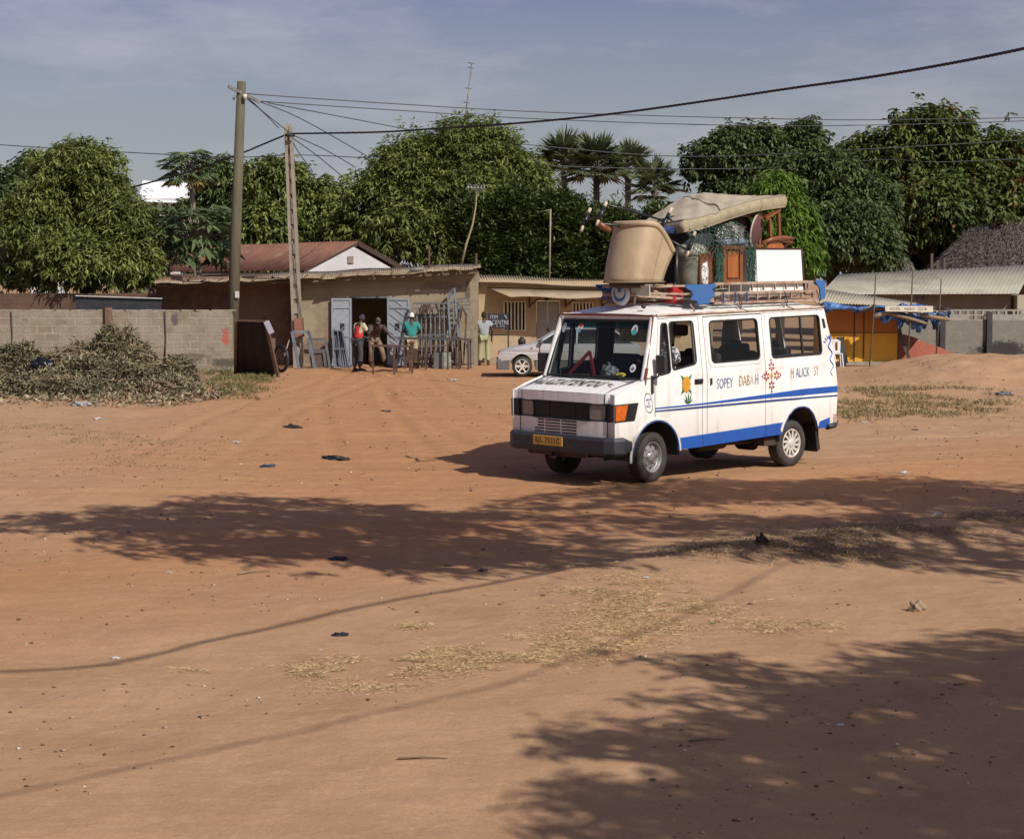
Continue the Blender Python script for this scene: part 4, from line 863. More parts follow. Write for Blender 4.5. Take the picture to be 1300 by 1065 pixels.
# ---------------------------------------------------------------- roadside stall
YK = 57.2
ks = thing('roadside_stall', 'orange painted market stall with a sloping tin roof', 'stall', (P(1095, 462, YK).x, YK, 0))
mb = MB()
oy = mat('orange_paint', (.66, .33, .025), (.58, .27, .02), 2.2, .65, .15, c3=(.30, .12, .03), s3=1.6, lo3=.6, hi3=.75)
orr = mat('shaded_orange_paint', (.46, .16, .035), (.40, .135, .03), 2.2, .7, .15)  # shade of the awning is put into this darker orange
for xa, xb in ((1050, 1084), (1085.2, 1096), (1097.2, 1140)): rect(mb, xa, 422.8, xb, 459.5, YK, .04)
a, b_ = P(1050, 460, YK), P(1140, 460, YK); zt = P(1100, 389, YK).z; zb = P(1100, 459.5, YK).z; zm = P(1100, 422.8, YK).z
mb.bx(b_.x-.04, b_.x, YK+.041, YK+2.6, zb, zt-.1); mb.bx(a.x, a.x+.04, YK+.041, YK+2.6, zb, zt-.1); mb.bx(a.x, b_.x, YK+2.601, YK+2.64, zb, zt-.1)
build_split(mb, 'lower_panel', oy, ks)
mb = MB()
for xa, xb in ((1050, 1084), (1085.2, 1096), (1097.2, 1140)): rect(mb, xa, 390, xb, 422, YK+.002, .04)
build_split(mb, 'upper_panel', orr, ks)
mb = MB()
for x in (1084.6, 1096.6, 1140.4): rect(mb, x-.5, 389, x+.5, 459.5, YK-.012, .03)
rect(mb, 1050, 421.9, 1140, 422.9, YK-.018, .03); mb.build('batten', mat('brown_batten', (.11, .06, .03), None, 4, .8, .1), ks)
mb = MB(); rect(mb, 1048, 459.6, 1142, 464, YK-.35, 3.1); mb.build('plinth', conc, ks)
mb = MB(); A = P(1043, 367.5, YK+3); B = P(1165, 385.5, YK+2); D = P(1036, 384.5, YK-.9); Bx = P(1152, 389.8, YK-.9); nn = 30
mb.grid(nn*5, 1, lambda a, v: (A+(B-A)*a)*(1-v)+(D+(Bx-D)*a)*v+Vector((0, 0, .014*math.sin(a*nn*2*PI))))
o = mb.build('roof', mat('buff_tin', (.35, .315, .24), (.30, .27, .20), 1.5, .7, .1), ks); sm = o.modifiers.new('thick', 'SOLIDIFY'); sm.thickness = .02
mb = MB(); mb.beam(P(1040, 387, YK-.8), P(1150, 391.5, YK-.8), .05, .07)
for x in (1064, 1092, 1120, 1146): a = P(x, 388+(x-1040)*.04, YK-.8); mb.beam(a, (a.x+.05, YK+2, a.z+.2), .05)
build_split(mb, 'rafter', wood, ks)
# tarpaulin awning on rough poles
tp = thing('tarpaulin_awning', 'torn blue tarpaulin awning tied over crooked poles beside the stall', 'awning', (P(1155, 460, YK-1).x, YK-1, 0))
btarp = mat('blue_tarp', (.030, .090, .300), (.10, .22, .46), 7, .5, .2, lo=.42, hi=.6, c3=(.015, .03, .10), s3=4, lo3=.5, hi3=.6)
def rag(pts_top, drop, Yd, seed, dep=.35, n=60):
    rs = random.Random(seed); T = [P(x, y, Yd) for x, y in pts_top]; ph = rs.uniform(0, 6)
    def fn(a, v):
        s = a*(len(T)-1); i = min(int(s), len(T)-2); p = T[i].lerp(T[i+1], s-i)
        dz = drop*v*(.9+.6*math.sin(a*7+ph)+.35*math.sin(a*17+ph*2)+.12*math.sin(a*43))
        return p+Vector((.02*math.sin(a*31+ph), -dep*math.sin(v*PI)*.4+.06*math.sin(a*37+v*5+ph)+.02*math.sin(a*70), -dz+.03*math.sin(a*13+v*5+ph)))
    mb = MB(); mb.grid(n, 8, fn); return mb
for tops, drop, Yd, sd in (([(1045, 384), (1080, 388), (1110, 389), (1140, 389), (1165, 389)], .17, YK-1.05, 1), ([(1110, 395), (1130, 393), (1160, 399), (1200, 398), (1206, 393)], .28, YK-.95, 2), ([(1138, 404), (1150, 402), (1168, 404)], .30, YK-.85, 3), ([(1166, 404), (1180, 404), (1192, 400)], .32, YK-.8, 4), ([(1138, 387), (1150, 386), (1176, 388)], .12, YK-1.1, 5)):
    o = rag(tops, drop, Yd, sd).build('tarpaulin', btarp, tp); sm = o.modifiers.new('thick', 'SOLIDIFY'); sm.thickness = .006
mb = MB(); mb.grid(30, 10, lambda a, v: P(1128+78*a, 391+4*v+1.5*math.sin(a*9), YK-1.1+2.2*v)+Vector((0, 0, .05*math.sin(a*17+v*4)+.1*v))); mb.build('grey_tarpaulin', mat('purple_grey_tarp', (.13, .10, .12), (.08, .065, .08), 4, .7, .2), tp)
bark2 = mat('bare_branch', (.27, .19, .12), (.18, .125, .08), 5, .85, .4)
for pts, r in (([(1107, 403), (1116, 400), (1124, 398), (1132, 397)], .065), ([(1122, 396.5), (1142, 401), (1160, 406), (1176, 411)], .06), ([(1168, 400), (1186, 403), (1206, 406)], .06)):
    mb = MB(); mb.tube([P(x, y, YK-1.15) for x, y in pts], [r, r*1.1, r*.9, r*.7][:len(pts)], 8); mb.build('branch_beam', bark2, tp)
mb = MB(); mb.tube([P(1092, 395, YK-1.2), P(1112, 386, YK-1.2)], .03, 6); mb.build('branch_beam', bark2, tp)
def post(x0, y0, x1, y1, Yd, r=.035, m=wood):
    a, b_ = P(x0, y0, Yd), P(x1, y1, Yd); b_ = Vector((b_.x, Yd, min(b_.z, 0)-.1)); mb = MB(); mb.tube([a, a.lerp(b_, .5)+Vector((.02, 0, 0)), b_], r, 7); mb.build('pole', m, tp)
post(1112, 348, 1103.5, 463, YK-1.25, .022); post(1159, 343, 1151, 460, YK-1.1, .024); post(1195, 355, 1187, 460, YK-1.1, .02)
mb = MB(); mb.beam(P(1139, 400, YK-.4), (P(1143, 440, YK-.4).x, YK-.5, .9), .10, .03, (0, 1, 0)); mb.beam((P(1143, 440, YK-.4).x, YK-.5, .9), (P(1158, 458, YK-.5).x, YK-.6, .0), .10, .03, (0, 1, 0)); mb.build('leaning_strut', mat('dark_plank', (.06, .05, .045), None, 4, .8, .2), tp)
# white lettered board
bd = thing('name_board', 'narrow white hand lettered board fixed along the blue tarpaulin', 'sign board', tuple(P(1155, 392, YK-1.3)))
a, b_ = P(1124, 388.6, YK-1.32), P(1184.5, 388.6, YK-1.32); h = .17
mb = MB(); mb.poly([(a.x, a.z-h), (b_.x, b_.z-h-.02), (b_.x, b_.z), (a.x, a.z)], lambda u, v: (u, YK-1.32, v), .02, (), (0, 1, 0)); mb.build('board', mat('white_board', (.66, .62, .52), (.55, .5, .4), 5, .7, .1), bd)
text_obj('lettering', 'HOTEL   VIDEO   CLUB', .125, basis((1, 0, 0), (0, 0, 1), (0, -1, 0), ((a.x+b_.x)/2-.03, YK-1.326, a.z-h/2-.01)), mat('faded_ink', (.20, .15, .10), None, 4, .8, 0), bd, sx=.92)
# grey folding board and white plastic chair leg beside the stall
bdm = mat('dark_board', (.05, .05, .06), (.035, .035, .045), 4, .6, .1)
t = thing('folding_sign', 'dark grey folding board standing against the orange stall', 'sign board', (P(1070, 460, YK-.5).x, YK-.5, 0))
mb = MB(); A = [P(x, y, YK-.45) for x, y in ((1062, 428), (1070, 428), (1077, 461), (1066, 461))]
mb.add(A+[p+Vector((0, .05, 0)) for p in A], [(0, 1, 2, 3), (7, 6, 5, 4), (0, 4, 5, 1), (1, 5, 6, 2), (2, 6, 7, 3), (3, 7, 4, 0)]); mb.build('board', bdm, t)
mb = MB(); mb.beam(P(1071, 428, YK-.2), P(1067, 461, YK+.0), .04); mb.build('leg', bdm, t)
wp = mat('white_plastic', (.62, .62, .64), (.55, .55, .57), 4, .45, 0)
t = thing('plastic_chair', 'white plastic chair partly hidden behind the rear of the minibus', 'chair', (P(1063, 461, YK-1).x, YK-1, 0))
c0 = Vector((P(1060, 461, YK-1).x, YK-1, 0))
mb = MB(Matrix.Translation(c0)); mb.box((0, 0, .43), (.44, .42, .03)); mb.build('seat', wp, t, .01)
for sx in (-1, 1):
    for sy in (-1, 1):
        mb = MB(Matrix.Translation(c0)); mb.beam((sx*.19, sy*.18, .42), (sx*.23, sy*.22, 0), .035); mb.build('leg', wp, t)
mb = MB(Matrix.Translation(c0)); mb.poly([(-.2, .45), (.2, .45), (.22, .82), (.1, .88), (-.1, .88), (-.22, .82)], lambda u, v: (u, .2+(v-.45)*.15, v), .02, [[(-.12, .52), (-.04, .52), (-.04, .8), (-.12, .8)], [(.04, .52), (.12, .52), (.12, .8), (.04, .8)]], (0, 1, 0)); mb.build('backrest', wp, t)
# gravel heap
gm_ = mat('red_gravel', (.42, .125, .075), (.28, .085, .052), 18, .95, .8, bdist=.05)
c = P(1150, 458, 58.8)
mb = MB(); rs = random.Random(3)
mb.grid(60, 36, lambda a, v: Vector((c.x-3+6*a, 57.1+3.2*v, 1.02*max(-.15, 1-math.hypot((a*6-2.9)/2.6, (v*3.2-1.75)/1.35))+.06*vnoise(a*22, v*12, 1.).item()-.05)))
o = mb.build('gravel_heap', gm_); tag(o, 'heap of red laterite gravel against the grey wall beside the stall', 'gravel', None, 'stuff')
t = None
# ---------------------------------------------------------------- leaning cart at the wall end
ct = thing('handcart', 'dark handcart stood on end against the left block wall end', 'cart', (P(325, 472, 51).x, 51, 0))
dk = mat('dark_boards', (.022, .013, .013), (.014, .009, .009), 3, .8, .3, stretch=(1, 1, 6)); edge = mat('brown_edge', (.16, .09, .06), (.10, .06, .04), 4, .8, .2)
q = [P(301, 406.5, 50.5), P(338, 407.5, 50.0), P(354, 480, 50.9), P(299, 474, 51.9)]
nn = (q[1]-q[0]).cross(q[3]-q[0]).normalized()
mb = MB(); mb.add(q+[p+nn*.05 for p in q], [(0, 1, 2, 3), (7, 6, 5, 4), (0, 4, 5, 1), (1, 5, 6, 2), (2, 6, 7, 3), (3, 7, 4, 0)]); mb.build('bed', dk, ct)
nf = nn if nn.y < 0 else -nn
for f in (.22, .5, .78):
    mb = MB(); mb.beam(q[0].lerp(q[1], f)+nf*.02, q[3].lerp(q[2], f)+nf*.02, .09, .03); mb.build('bearer', dk, ct)
mb = MB(); mb.beam(q[1]+nf*.03, q[2]+nf*.03, .09, .10); mb.beam(q[0]+nf*.02, q[1]+nf*.02, .06, .05); mb.beam(q[0]+nf*.03, q[3]+nf*.03, .07, .08); mb.build('side_rail', edge, ct)
wc = P(357, 458, 50.9)
M = Matrix.Translation((wc.x, 50.9, .50)) @ Matrix.Rotation(R(90), 4, 'Y') @ Matrix.Rotation(R(-38), 4, 'X')
mb = MB(); mb.lathe([(.34, -.03), (.36, -.045), (.39, -.04), (.41, 0), (.39, .04), (.36, .045), (.34, .03), (.34, -.03)], 26, M); o = mb.build('wheel', black, ct)
mb = MB(); mb.lathe([(.31, -.02), (.34, -.025), (.34, .025), (.31, .02), (.31, -.02)], 26, M)
for i in range(10):
    a = i*PI/5; mb.tube([M @ Vector((0, 0, .02)), M @ Vector((math.cos(a)*.32, math.sin(a)*.32, 0))], .008, 4)
mb.lathe([(.001, -.05), (.03, -.05), (.03, .05), (.001, .05)], 8, M); mb.build('rim', metal, o)
mb = MB(); mb.beam(P(338, 408, 49.9), P(345, 423, 50.0), .16, .03, (0, 1, 0)); tag(mb.build('pale_cloth', mat('lilac_cloth', (.42, .42, .52), (.3, .3, .4), 4, .9, .1)), 'pale lilac cloth hung over the top corner of the handcart', 'cloth')
mb = MB(); mb.tube([P(361, 452, 51.5), P(367, 432, 52)], .02, 5); mb.build('handle_bar', conc, ct)
# ---------------------------------------------------------------- frames leaning on the workshop
iron = mat('grey_iron', (.16, .16, .165), (.10, .10, .105), 6, .6, .2, metal=.3); bluei = mat('blue_iron', (.15, .165, .19), (.10, .11, .13), 5, .55, .2, metal=.2)
def pxframe(mb, quad, w, bars=0, rails=(), m=None):
    """quad: bottom-left, bottom-right, top-right, top-left as (px, py, Y)"""
    A, B, Cc, D = [P(*q) if len(q) == 3 else Vector(q) for q in quad]
    for a, b_ in ((A, B), (B, Cc), (Cc, D), (D, A)): mb.beam(a, b_, w, w, (0, 1, 0))
    for i in range(bars):
        f = (i+1)/(bars+1); mb.beam(A.lerp(B, f), D.lerp(Cc, f), w*.6, w*.6, (0, 1, 0))
    for f in rails: mb.beam(A.lerp(D, f), B.lerp(Cc, f), w*.8, w*.8, (0, 1, 0))
def leaner(name, label, cat, quad, w, bars=0, rails=(), m=iron, group=None):
    mb = MB(); pxframe(mb, quad, w, bars, rails); return tag(mb.build(name, m), label, cat, group)
grp = 'metal frames leaning on the workshop wall'
yb = 55.4; yt = 56.25
leaner('window_frame', 'tall grey metal frame leaning in front of the concrete pole', 'metal frame', [(380, 470, 54.3), (400, 469, 54.6), (392, 421.5, 55.3), (371, 421.5, 55.0)], .09, 0, (), bluei, grp)
leaner('window_frame', 'dark metal frame leaning between the concrete pole and the left blue door', 'metal frame', [(397, 467, yb), (419, 467, yb), (413, 431, yt), (391, 431, yt)], .07, 0, (.62,), iron, grp)
leaner('window_frame', 'low brown stool frame with a solid back panel at the wall', 'metal frame', [(398, 467.5, 55.0), (414, 467.5, 55.0), (411, 447, 55.5), (397, 447, 55.5)], .07, 0, (), metal, grp)
mb = MB(); A = [P(399.5, 466, 55.1), P(412, 466, 55.1), P(409.5, 449, 55.52), P(398, 449, 55.52)]; mb.add(A+[p+Vector((0, .03, 0)) for p in A], [(0, 1, 2, 3), (7, 6, 5, 4), (0, 4, 5, 1), (1, 5, 6, 2), (2, 6, 7, 3), (3, 7, 4, 0)]); tag(mb.build('brown_board', rust), 'rusty sheet behind the low stool frame', 'metal sheet')
for i in range(5):
    leaner('door_panel', ('outermost', 'second', 'middle', 'fourth', 'innermost')[i]+' blue grey frame in the row leaning on the left blue door', 'metal frame', [(424+i*1.2, 466.5-i*.6, 55.3+i*.14), (444-i*3.2, 466-i*.6, 55.3+i*.14), (434.5-i*1.3, 420+i*1.3, 56.1+i*.06), (422.5+i*.5, 419.5+i*1.3, 56.1+i*.06)], .045, 1, (.5,), bluei, grp)
leaner('window_grille', 'large grille of thin vertical bars leaning on the wall right of the teal shirted man', 'grille', [(524, 463, yb+.2), (583, 461.5, yb+.2), (580.5, 385, yt), (523.5, 385.5, yt)], .05, 9, (.08, .30, .48, .78, .92), iron, grp)
leaner('window_grille', 'smaller grille with close bars behind the large one', 'grille', [(533, 463, yb+.5), (562, 462, yb+.5), (562, 391, yt+.1), (533, 391, yt+.1)], .04, 8, (.2, .55, .8), rust, grp)
leaner('ladder_frame', 'tall narrow ladder-like frame rising above the grilles', 'metal frame', [(574, 463.5, yb), (585, 463.5, yb), (577, 366, yt+.1), (568.5, 374, yt+.1)], .06, 0, (.06, .5, .72, .85, .95), bluei, grp)
leaner('gate_frame', 'wide frame with a perforated top panel at the right of the grilles', 'metal frame', [(579, 463, yb+.1), (601, 462, yb+.1), (596.5, 379, yt), (575, 380, yt)], .05, 2, (.84, .9, .95), iron, grp)
leaner('gate_frame', 'slanting dark frame against the right end of the workshop', 'metal frame', [(566, 463, yb-.1), (588, 463, yb-.1), (592.5, 400, yt-.2), (586, 390, yt-.2)], .05, 0, (.5,), rust, grp)
mb = MB()
for i in range(9):
    x = 544+rnd.uniform(-8, 10); mb.beam(P(x, 386+rnd.uniform(0, 4), 56.0), P(x+rnd.uniform(-5, 5), 393+rnd.uniform(0, 6), 55.9), .07, .04)
tag(mb.build('scrap_iron', rust), 'tangle of rusty scrap hooked on top of the large grille', 'scrap metal')
# work tables
def worktable(label, top, th, legs, m, Yd):
    t = thing('work_table', label, 'work bench', (P(top[0][0], 470, Yd).x, Yd, 0), 0, 'work benches in front of the workshop')
    mb = MB(); a = P(*top[0], Yd+.0); b_ = P(*top[1], Yd+.25)
    d = Vector((0, .62, 0)); th_ = Vector((0, 0, -th)); mb.add([a, b_, b_+d, a+d, a+th_, b_+th_, b_+d+th_, a+d+th_], [(0, 1, 2, 3), (4, 7, 6, 5), (0, 4, 5, 1), (1, 5, 6, 2), (2, 6, 7, 3), (3, 7, 4, 0)]); mb.build('table_top', m, t)
    for (x, y0, dy) in legs:
        q = P(x, y0, Yd+dy); mb = MB(); mb.beam((q.x, Yd+dy+.03, q.z), (q.x+.01, Yd+dy, -.05), .055); mb.build('leg', rust, t)
    return t
tk = mat('table_iron', (.05, .047, .05), (.035, .033, .036), 5, .6, .2)
worktable('long dark metal bench in front of the grilles', [(507, 428.5), (581, 429.5)], .06, [(513, 431, .02), (540, 431, .05), (568, 431, .2), (515, 430, .55), (579, 431, .6)], tk, 54.4)
worktable('rusty angle iron bench at the right beyond the long one', [(579, 430.5), (599.5, 430.8)], .035, [(582, 432, .02), (594, 432, .03), (584, 431, .5), (597, 431, .5)], rust, 54.7)
worktable('low rusty bench where the man in the red vest works', [(468, 438.3), (521, 439.2)], .045, [(500, 441, .0), (523, 440, .03), (473, 440, .1), (503, 441, .55), (520, 441, .5)], rust, 52.3)
t = thing('metal_cabinet', 'grey metal box with a pale torn side under the long bench', 'box', (P(561, 467, 55).x, 55, 0))
mb = MB(); a = P(550.5, 447.5, 54.9); b_ = P(563, 447.5, 54.9); mb.bx(a.x, b_.x, 54.9, 55.4, 0, a.z); mb.build('body', mat('cabinet_grey', (.12, .12, .115), (.09, .09, .085), 4, .7, .1), t, .01)
mb = MB(); c = P(572.5, 447.5, 54.95); mb.bx(b_.x+.002, c.x, 54.93, 55.38, .0, c.z); mb.build('side_panel', mat('pale_green', (.33, .37, .30), (.12, .12, .11), 9, .7, .1), t, .008)
# standing black sign board
sg = thing('sign_board', 'black painted sign board with white letters on two thin posts', 'sign board', (P(635, 455, 57.7).x, 57.7, 0))
mb = MB(); a, b_ = P(619.5, 398, 57.7), P(645.5, 417, 57.7); mb.bx(a.x, b_.x, 57.7, 57.73, b_.z, a.z); mb.build('board', mat('sign_black', (.014, .015, .024), (.02, .02, .03), 5, .6, .1), sg)
mb = MB()
for x in (620.5, 645.2): q = P(x, 398, 57.75); mb.beam((q.x, 57.75, q.z+.02), (q.x, 57.75, -.05), .045)
mb.beam(P(620, 425.5, 57.75), P(645.5, 425.5, 57.75), .035); mb.build('post', black, sg)
wt = mat('sign_white', (.42, .42, .46), (.3, .3, .34), 8, .7, 0)
for s_, x, y, sz in (('ITIM', 627.0, 402.7, .17), ('CENTRE', 635.3, 409.5, .19), ('A   RTC', 635.3, 414.2, .11)):
    q = P(x, y, 57.69); text_obj('lettering', s_, sz, basis((1, 0, 0), (0, 0, 1), (0, -1, 0), (q.x, 57.694, q.z)), wt, sg, sx=.8)
mb = MB(); mb.tube([P(640, 400.5, 57.69), P(642, 402, 57.69), P(643, 405, 57.69)], .02, 5); mb.build('white_mark', wt, sg)
# small items by the ochre wall
mb = MB(); q = P(662.5, 434, 58.4); mb.lathe([(.001, -.12), (.12, -.1), (.13, .05), (.09, .1), (.05, .16), (.001, .17)], 10, Matrix.Translation(q)); mb.tube([q+Vector((0, 0, -.1)), (q.x, q.y, 0)], .05, 8); tag(mb.build('hand_pump', black), 'small black hand pump head showing above the silver car bonnet', 'pump')
# ---------------------------------------------------------------- minibus
th = R(46.5)
fv = Vector((-math.sin(th), -math.cos(th), 0)); lv = Vector((-fv.y, fv.x, 0)); uv = Vector((0, 0, 1))
VO = G(827.5, 611.8)-lv*.88; VO.z = 0
pt_ = R(1.2); fb = fv*math.cos(pt_)-uv*math.sin(pt_); ub = uv*math.cos(pt_)+fv*math.sin(pt_); piv = VO+uv*.6
VB = basis(fb, lv, ub, piv) @ Matrix.Translation((0, 0, -.6)); VW = basis(fv, lv, uv, VO)
van = thing('minibus', 'white and blue minibus with hand painted lettering and a heavily loaded roof rack', 'minibus', M=Matrix.Translation(VO) @ Matrix.Rotation(math.atan2(fv.y, fv.x), 4, 'Z'))
def carpaint(name, c, dirt, amt=.6, rough=.35):
    m, nt, b = newmat(name); v = coords(nt, 'obj')
    n = noise(nt, v, 1.6, 9, .7); col = mixc(nt, ramp(nt, n, [(.45, 0.), (.75, amt)]), c, dirt)
    n2 = noise(nt, coords(nt, 'obj', (1, 1, .12)), 7, 5, .6); col = mixc(nt, ramp(nt, n2, [(.52, 0.), (.70, amt*.75)]), col, tuple(q*.85 for q in dirt))
    # road dust gathered low on the body
    s = nt.nodes.new('ShaderNodeSeparateXYZ'); nt.links.new(v, s.inputs[0]); ad = nt.nodes.new('ShaderNodeMath'); ad.operation = 'MULTIPLY_ADD'; nt.links.new(n, ad.inputs[0]); ad.inputs[1].default_value = .9; nt.links.new(s.outputs[2], ad.inputs[2])
    col = mixc(nt, _mr(nt, ad.outputs[0], .85, 1.45, .45), col, (.36, .24, .15))
    n3 = noise(nt, v, 26, 4, .6); col = mixc(nt, ramp(nt, n3, [(.70, 0.), (.74, .7)]), col, tuple(x*.6 for x in dirt))
    nt.links.new(col, b.inputs['Base Color']); b.inputs['Roughness'].default_value = rough
    nt.links.new(ramp(nt, n, [(.3, rough*.85), (.8, min(1, rough*1.8))]), b.inputs['Roughness'])
    bump(nt, b, noise(nt, coords(nt, 'obj', (1, 1, 1)), 2.2, 3, .5), .30, .03); return m
white = carpaint('white_body_paint', (.80, .80, .79), (.50, .445, .375), .62)
bluep = mat('blue_body_paint', (.010, .095, .42), (.014, .075, .33), 3, .4, .05, c3=(.05, .10, .27), s3=5, lo3=.62, hi3=.75)
navy = mat('navy_line', (.010, .045, .20), (.02, .05, .16), 6, .5, 0)
seal = mat('window_rubber', (.012, .012, .014), (.02, .02, .02), 5, .55, 0)
liner = mat('dark_liner', (.05, .048, .046), (.035, .034, .033), 3, .9, .1)
redrust = mat('red_rust', (.20, .035, .025), (.12, .05, .03), 8, .8, .3)
def glassmat(name, tint, tr, rough=.04):
    m, nt, b = newmat(name); b.inputs['Base Color'].default_value = c4((.02, .022, .024)); b.inputs['Roughness'].default_value = rough; b.inputs['Specular IOR Level'].default_value = .6
    t = nt.nodes.new('ShaderNodeBsdfTransparent'); t.inputs[0].default_value = c4(tint); mx = nt.nodes.new('ShaderNodeMixShader'); mx.inputs[0].default_value = tr
    nt.links.new(b.outputs[0], mx.inputs[1]); nt.links.new(t.outputs[0], mx.inputs[2]); nt.links.new(mx.outputs[0], nt.nodes['Material Output'].inputs[0]); return m
glass = glassmat('window_glass', (.9, .93, .92), .74); wglass = glassmat('windscreen_glass', (.86, .93, .92), .74)
def yside(z): return .975-.105*max(0, z-1.42)-.06*max(0, .62-z)
def sm_(s): return lambda x, z: (x, s*yside(z), z)
def rrect(x0, x1, z0, z1, r=.05, n=4):
    o = []
    for cx, cz, a0 in ((x1-r, z1-r, 0), (x0+r, z1-r, 90), (x0+r, z0+r, 180), (x1-r, z0+r, 270)):
        for i in range(n+1): a = R(a0+90*i/n); o.append((cx+r*math.cos(a), cz+r*math.sin(a)))
    return o
def arc(cx, cz, r, a0, a1, n): return [(cx+r*math.cos(R(a0+(a1-a0)*i/n)), cz+r*math.sin(R(a0+(a1-a0)*i/n))) for i in range(n+1)]
def roundpoly(pts, r, n=4):
    o = []; k = len(pts)
    for i in range(k):
        p0, p, p1 = Vector(pts[i-1]), Vector(pts[i]), Vector(pts[(i+1) % k]); a = (p0-p); b_ = (p1-p); rr = min(r, a.length*.45, b_.length*.45); a.normalize(); b_.normalize()
        A = p+a*rr; B = p+b_*rr
        for j in range(n+1): t = j/n; q = A*(1-t)**2+p*2*t*(1-t)+B*t*t; o.append((q.x, q.y))
    return o
wq = roundpoly([(-.055, 1.445), (-.285, 1.475), (-.285, 2.135), (-.175, 2.135)], .04); wf = roundpoly([(-.335, 1.50), (-.835, 1.565), (-.825, 2.145), (-.335, 2.15)], .06)
wm = rrect(-2.22, -1.165, 1.555, 2.125, .07); wr = rrect(-3.685, -2.505, 1.558, 2.13, .06)
ZB = 1.42; ZT = 2.235
a_f = arc(.02, .37, .475, 3, 88, 10)   # front arch, front half (x>=.035)
a_r = arc(.02, .37, .475, 92, 175, 10)
fender = [(.83, .63), (.83, 1.215), (.60, 1.30), (.21, 1.40), (.045, 1.41), (.045, .845)]+[p for p in a_f[::-1] if p[0] > .05]+[(.50, .60), (.60, .60)]
door_l = [(.035, .845), (.035, 1.412), (.02, ZB-.001), (-.94, ZB-.001), (-.94, .41)]+[(-.455, .41)]+[p for p in a_r[::-1] if p[0] < .03]
pil_l = [(-.95, .41), (-.95, ZB-.001), (-1.04, ZB-.001), (-1.04, .41)]
sl_l = [(-1.05, .415), (-1.05, ZB-.001), (-2.33, ZB-.001), (-2.33, .435)]
rarch = [(-2.72, .44), (-2.76, .56), (-2.86, .70), (-2.98, .775), (-3.08, .80), (-3.22, .80), (-3.34, .765), (-3.44, .68), (-3.52, .56), (-3.56, .45)]
qt_l = [(-2.34, .435), (-2.34, ZB-.001), (-4.0, ZB-.001), (-4.05, 1.1), (-4.05, .9), (-4.02, .45)]+rarch[::-1]
apil = [(.20, ZB), (.03, ZB), (-.125, 2.19), (-.10, ZT), (-.045, ZT)]
door_u = [(.02, ZB), (-.135, 2.195), (-.94, 2.20), (-.94, ZB)]
pil_u = [(-.95, ZB), (-.95, 2.20), (-1.04, 2.20), (-1.04, ZB)]
sl_u = [(-1.05, ZB), (-1.05, 2.19), (-2.33, 2.19), (-2.33, ZB)]
qt_u = [(-2.34, ZB), (-2.34, 2.20), (-3.84, 2.20), (-4.0, ZB)]
hdr = [(-.135, 2.205), (-.11, ZT), (-3.83, ZT), (-3.838, 2.21), (-3.0, 2.205)]
TD = lambda s: (0, -s, 0)
mb = MB(VB)
for s in (1, -1):
    for pl, ho_ in ((fender, ()), (pil_l, ()), (qt_l, ()), (apil, ()), (pil_u, ()), (qt_u, (wr,)), (hdr, ())): mb.poly(pl, sm_(s), .018, ho_, TD(s))
def fx_(y): return .862-.055*abs(y/.87)**3.5
def front_strip(mb, z0, z1, x0=0, x1=0, w=.873, n=16, th_=.02):
    mb.grid(n, 1, lambda a, v: ((fx_((a*2-1)*w)+x0+(x1-x0)*v), (a*2-1)*w, z0+(z1-z0)*v))
# hood lip, lower panel
front_strip(mb, 1.105, 1.235, 0, -.005); front_strip(mb, .60, .872)
mb.grid(16, 8, lambda a, v: (fx_((a*2-1)*.873)-.005+(.235-.862)*v+.0*a, (a*2-1)*(.873+.0*v), 1.235+.155*(v**.8)+.022*(1-abs(a*2-1)**3)*math.sin(PI*min(1, v+.1))))
# corner joins between the front and the fenders
for s in (1, -1):
    mb.grid(1, 1, lambda a, v: (fx_(.873)+(.83-fx_(.873))*a, s*(.873+(.965-.873)*a), .60+(.872-.60)*v))
    mb.grid(4, 1, lambda a, v: (fx_(.873)+(.83-fx_(.873))*a, s*(.873+(.972-.873)*math.sin(a*PI/2)), 1.105+(1.23-1.105-.01*a)*v))
    mb.grid(2, 8, lambda a, v: ((fx_(.873)-.005)*(1-v)+.235*v-.02*a*(1-v), s*(.873+(.972-.873)*a), 1.235+.155*(v**.8)-a*(.018-.0*v)))
# windscreen surround and roof
mb.grid(14, 10, lambda a, v: (-.05-.33*0-v*3.78, (a*2-1)*.892, ZT+.012+.115*(1-abs(a*2-1)**3.2)*min(1, (v*3.8+.02)/.42)**.6*min(1, (1.0-v)*3.8/.3+.15)))
mb.grid(12, 1, lambda a, v: (-.05+.035*(1-(a*2-1)**2)+(-.0)*v-.02*(1-v)+.0, (a*2-1)*.885, 2.155+.095*v))
# rear panel
mb.grid(10, 4, lambda a, v: (-4.04, (a*2-1)*.97, .45+v*(1.42-.45)))
mb.poly([(-.97, 1.42), (.97, 1.42), (.89, ZT), (-.89, ZT)], lambda y, z: (-4.04+.22*((z-1.42)/.815), y, z), .02, (rrect(-.80, -.05, 1.52, 2.1, .06), rrect(.05, .80, 1.52, 2.1, .06)), (1, 0, 0))
body = mb.build('body', white, van)
mb = MB(VB)
for s in (1, -1):
    mb.poly([(.2, 1.40), (-.06, 2.2), (-3.8, 2.2), (-3.98, ZB), (-4.0, .9), (-3.62, .84), (-2.66, .84), (-2.6, .5), (-.6, .5), (-.55, .88), (.52, .88), (.6, 1.1)], lambda x, z, s=s: (x, s*(yside(z)-.035), z), .004, (wq, wf, wm, wr), TD(s))
mb.bx(.72, -3.9, -.60, .60, .44, .50); mb.bx(-.55, -2.62, -.93, .93, .44, .499); mb.bx(.80, .55, -.8, .8, .5, 1.1)
mb.bx(.55, -3.98, -.9, .9, .84, .86)
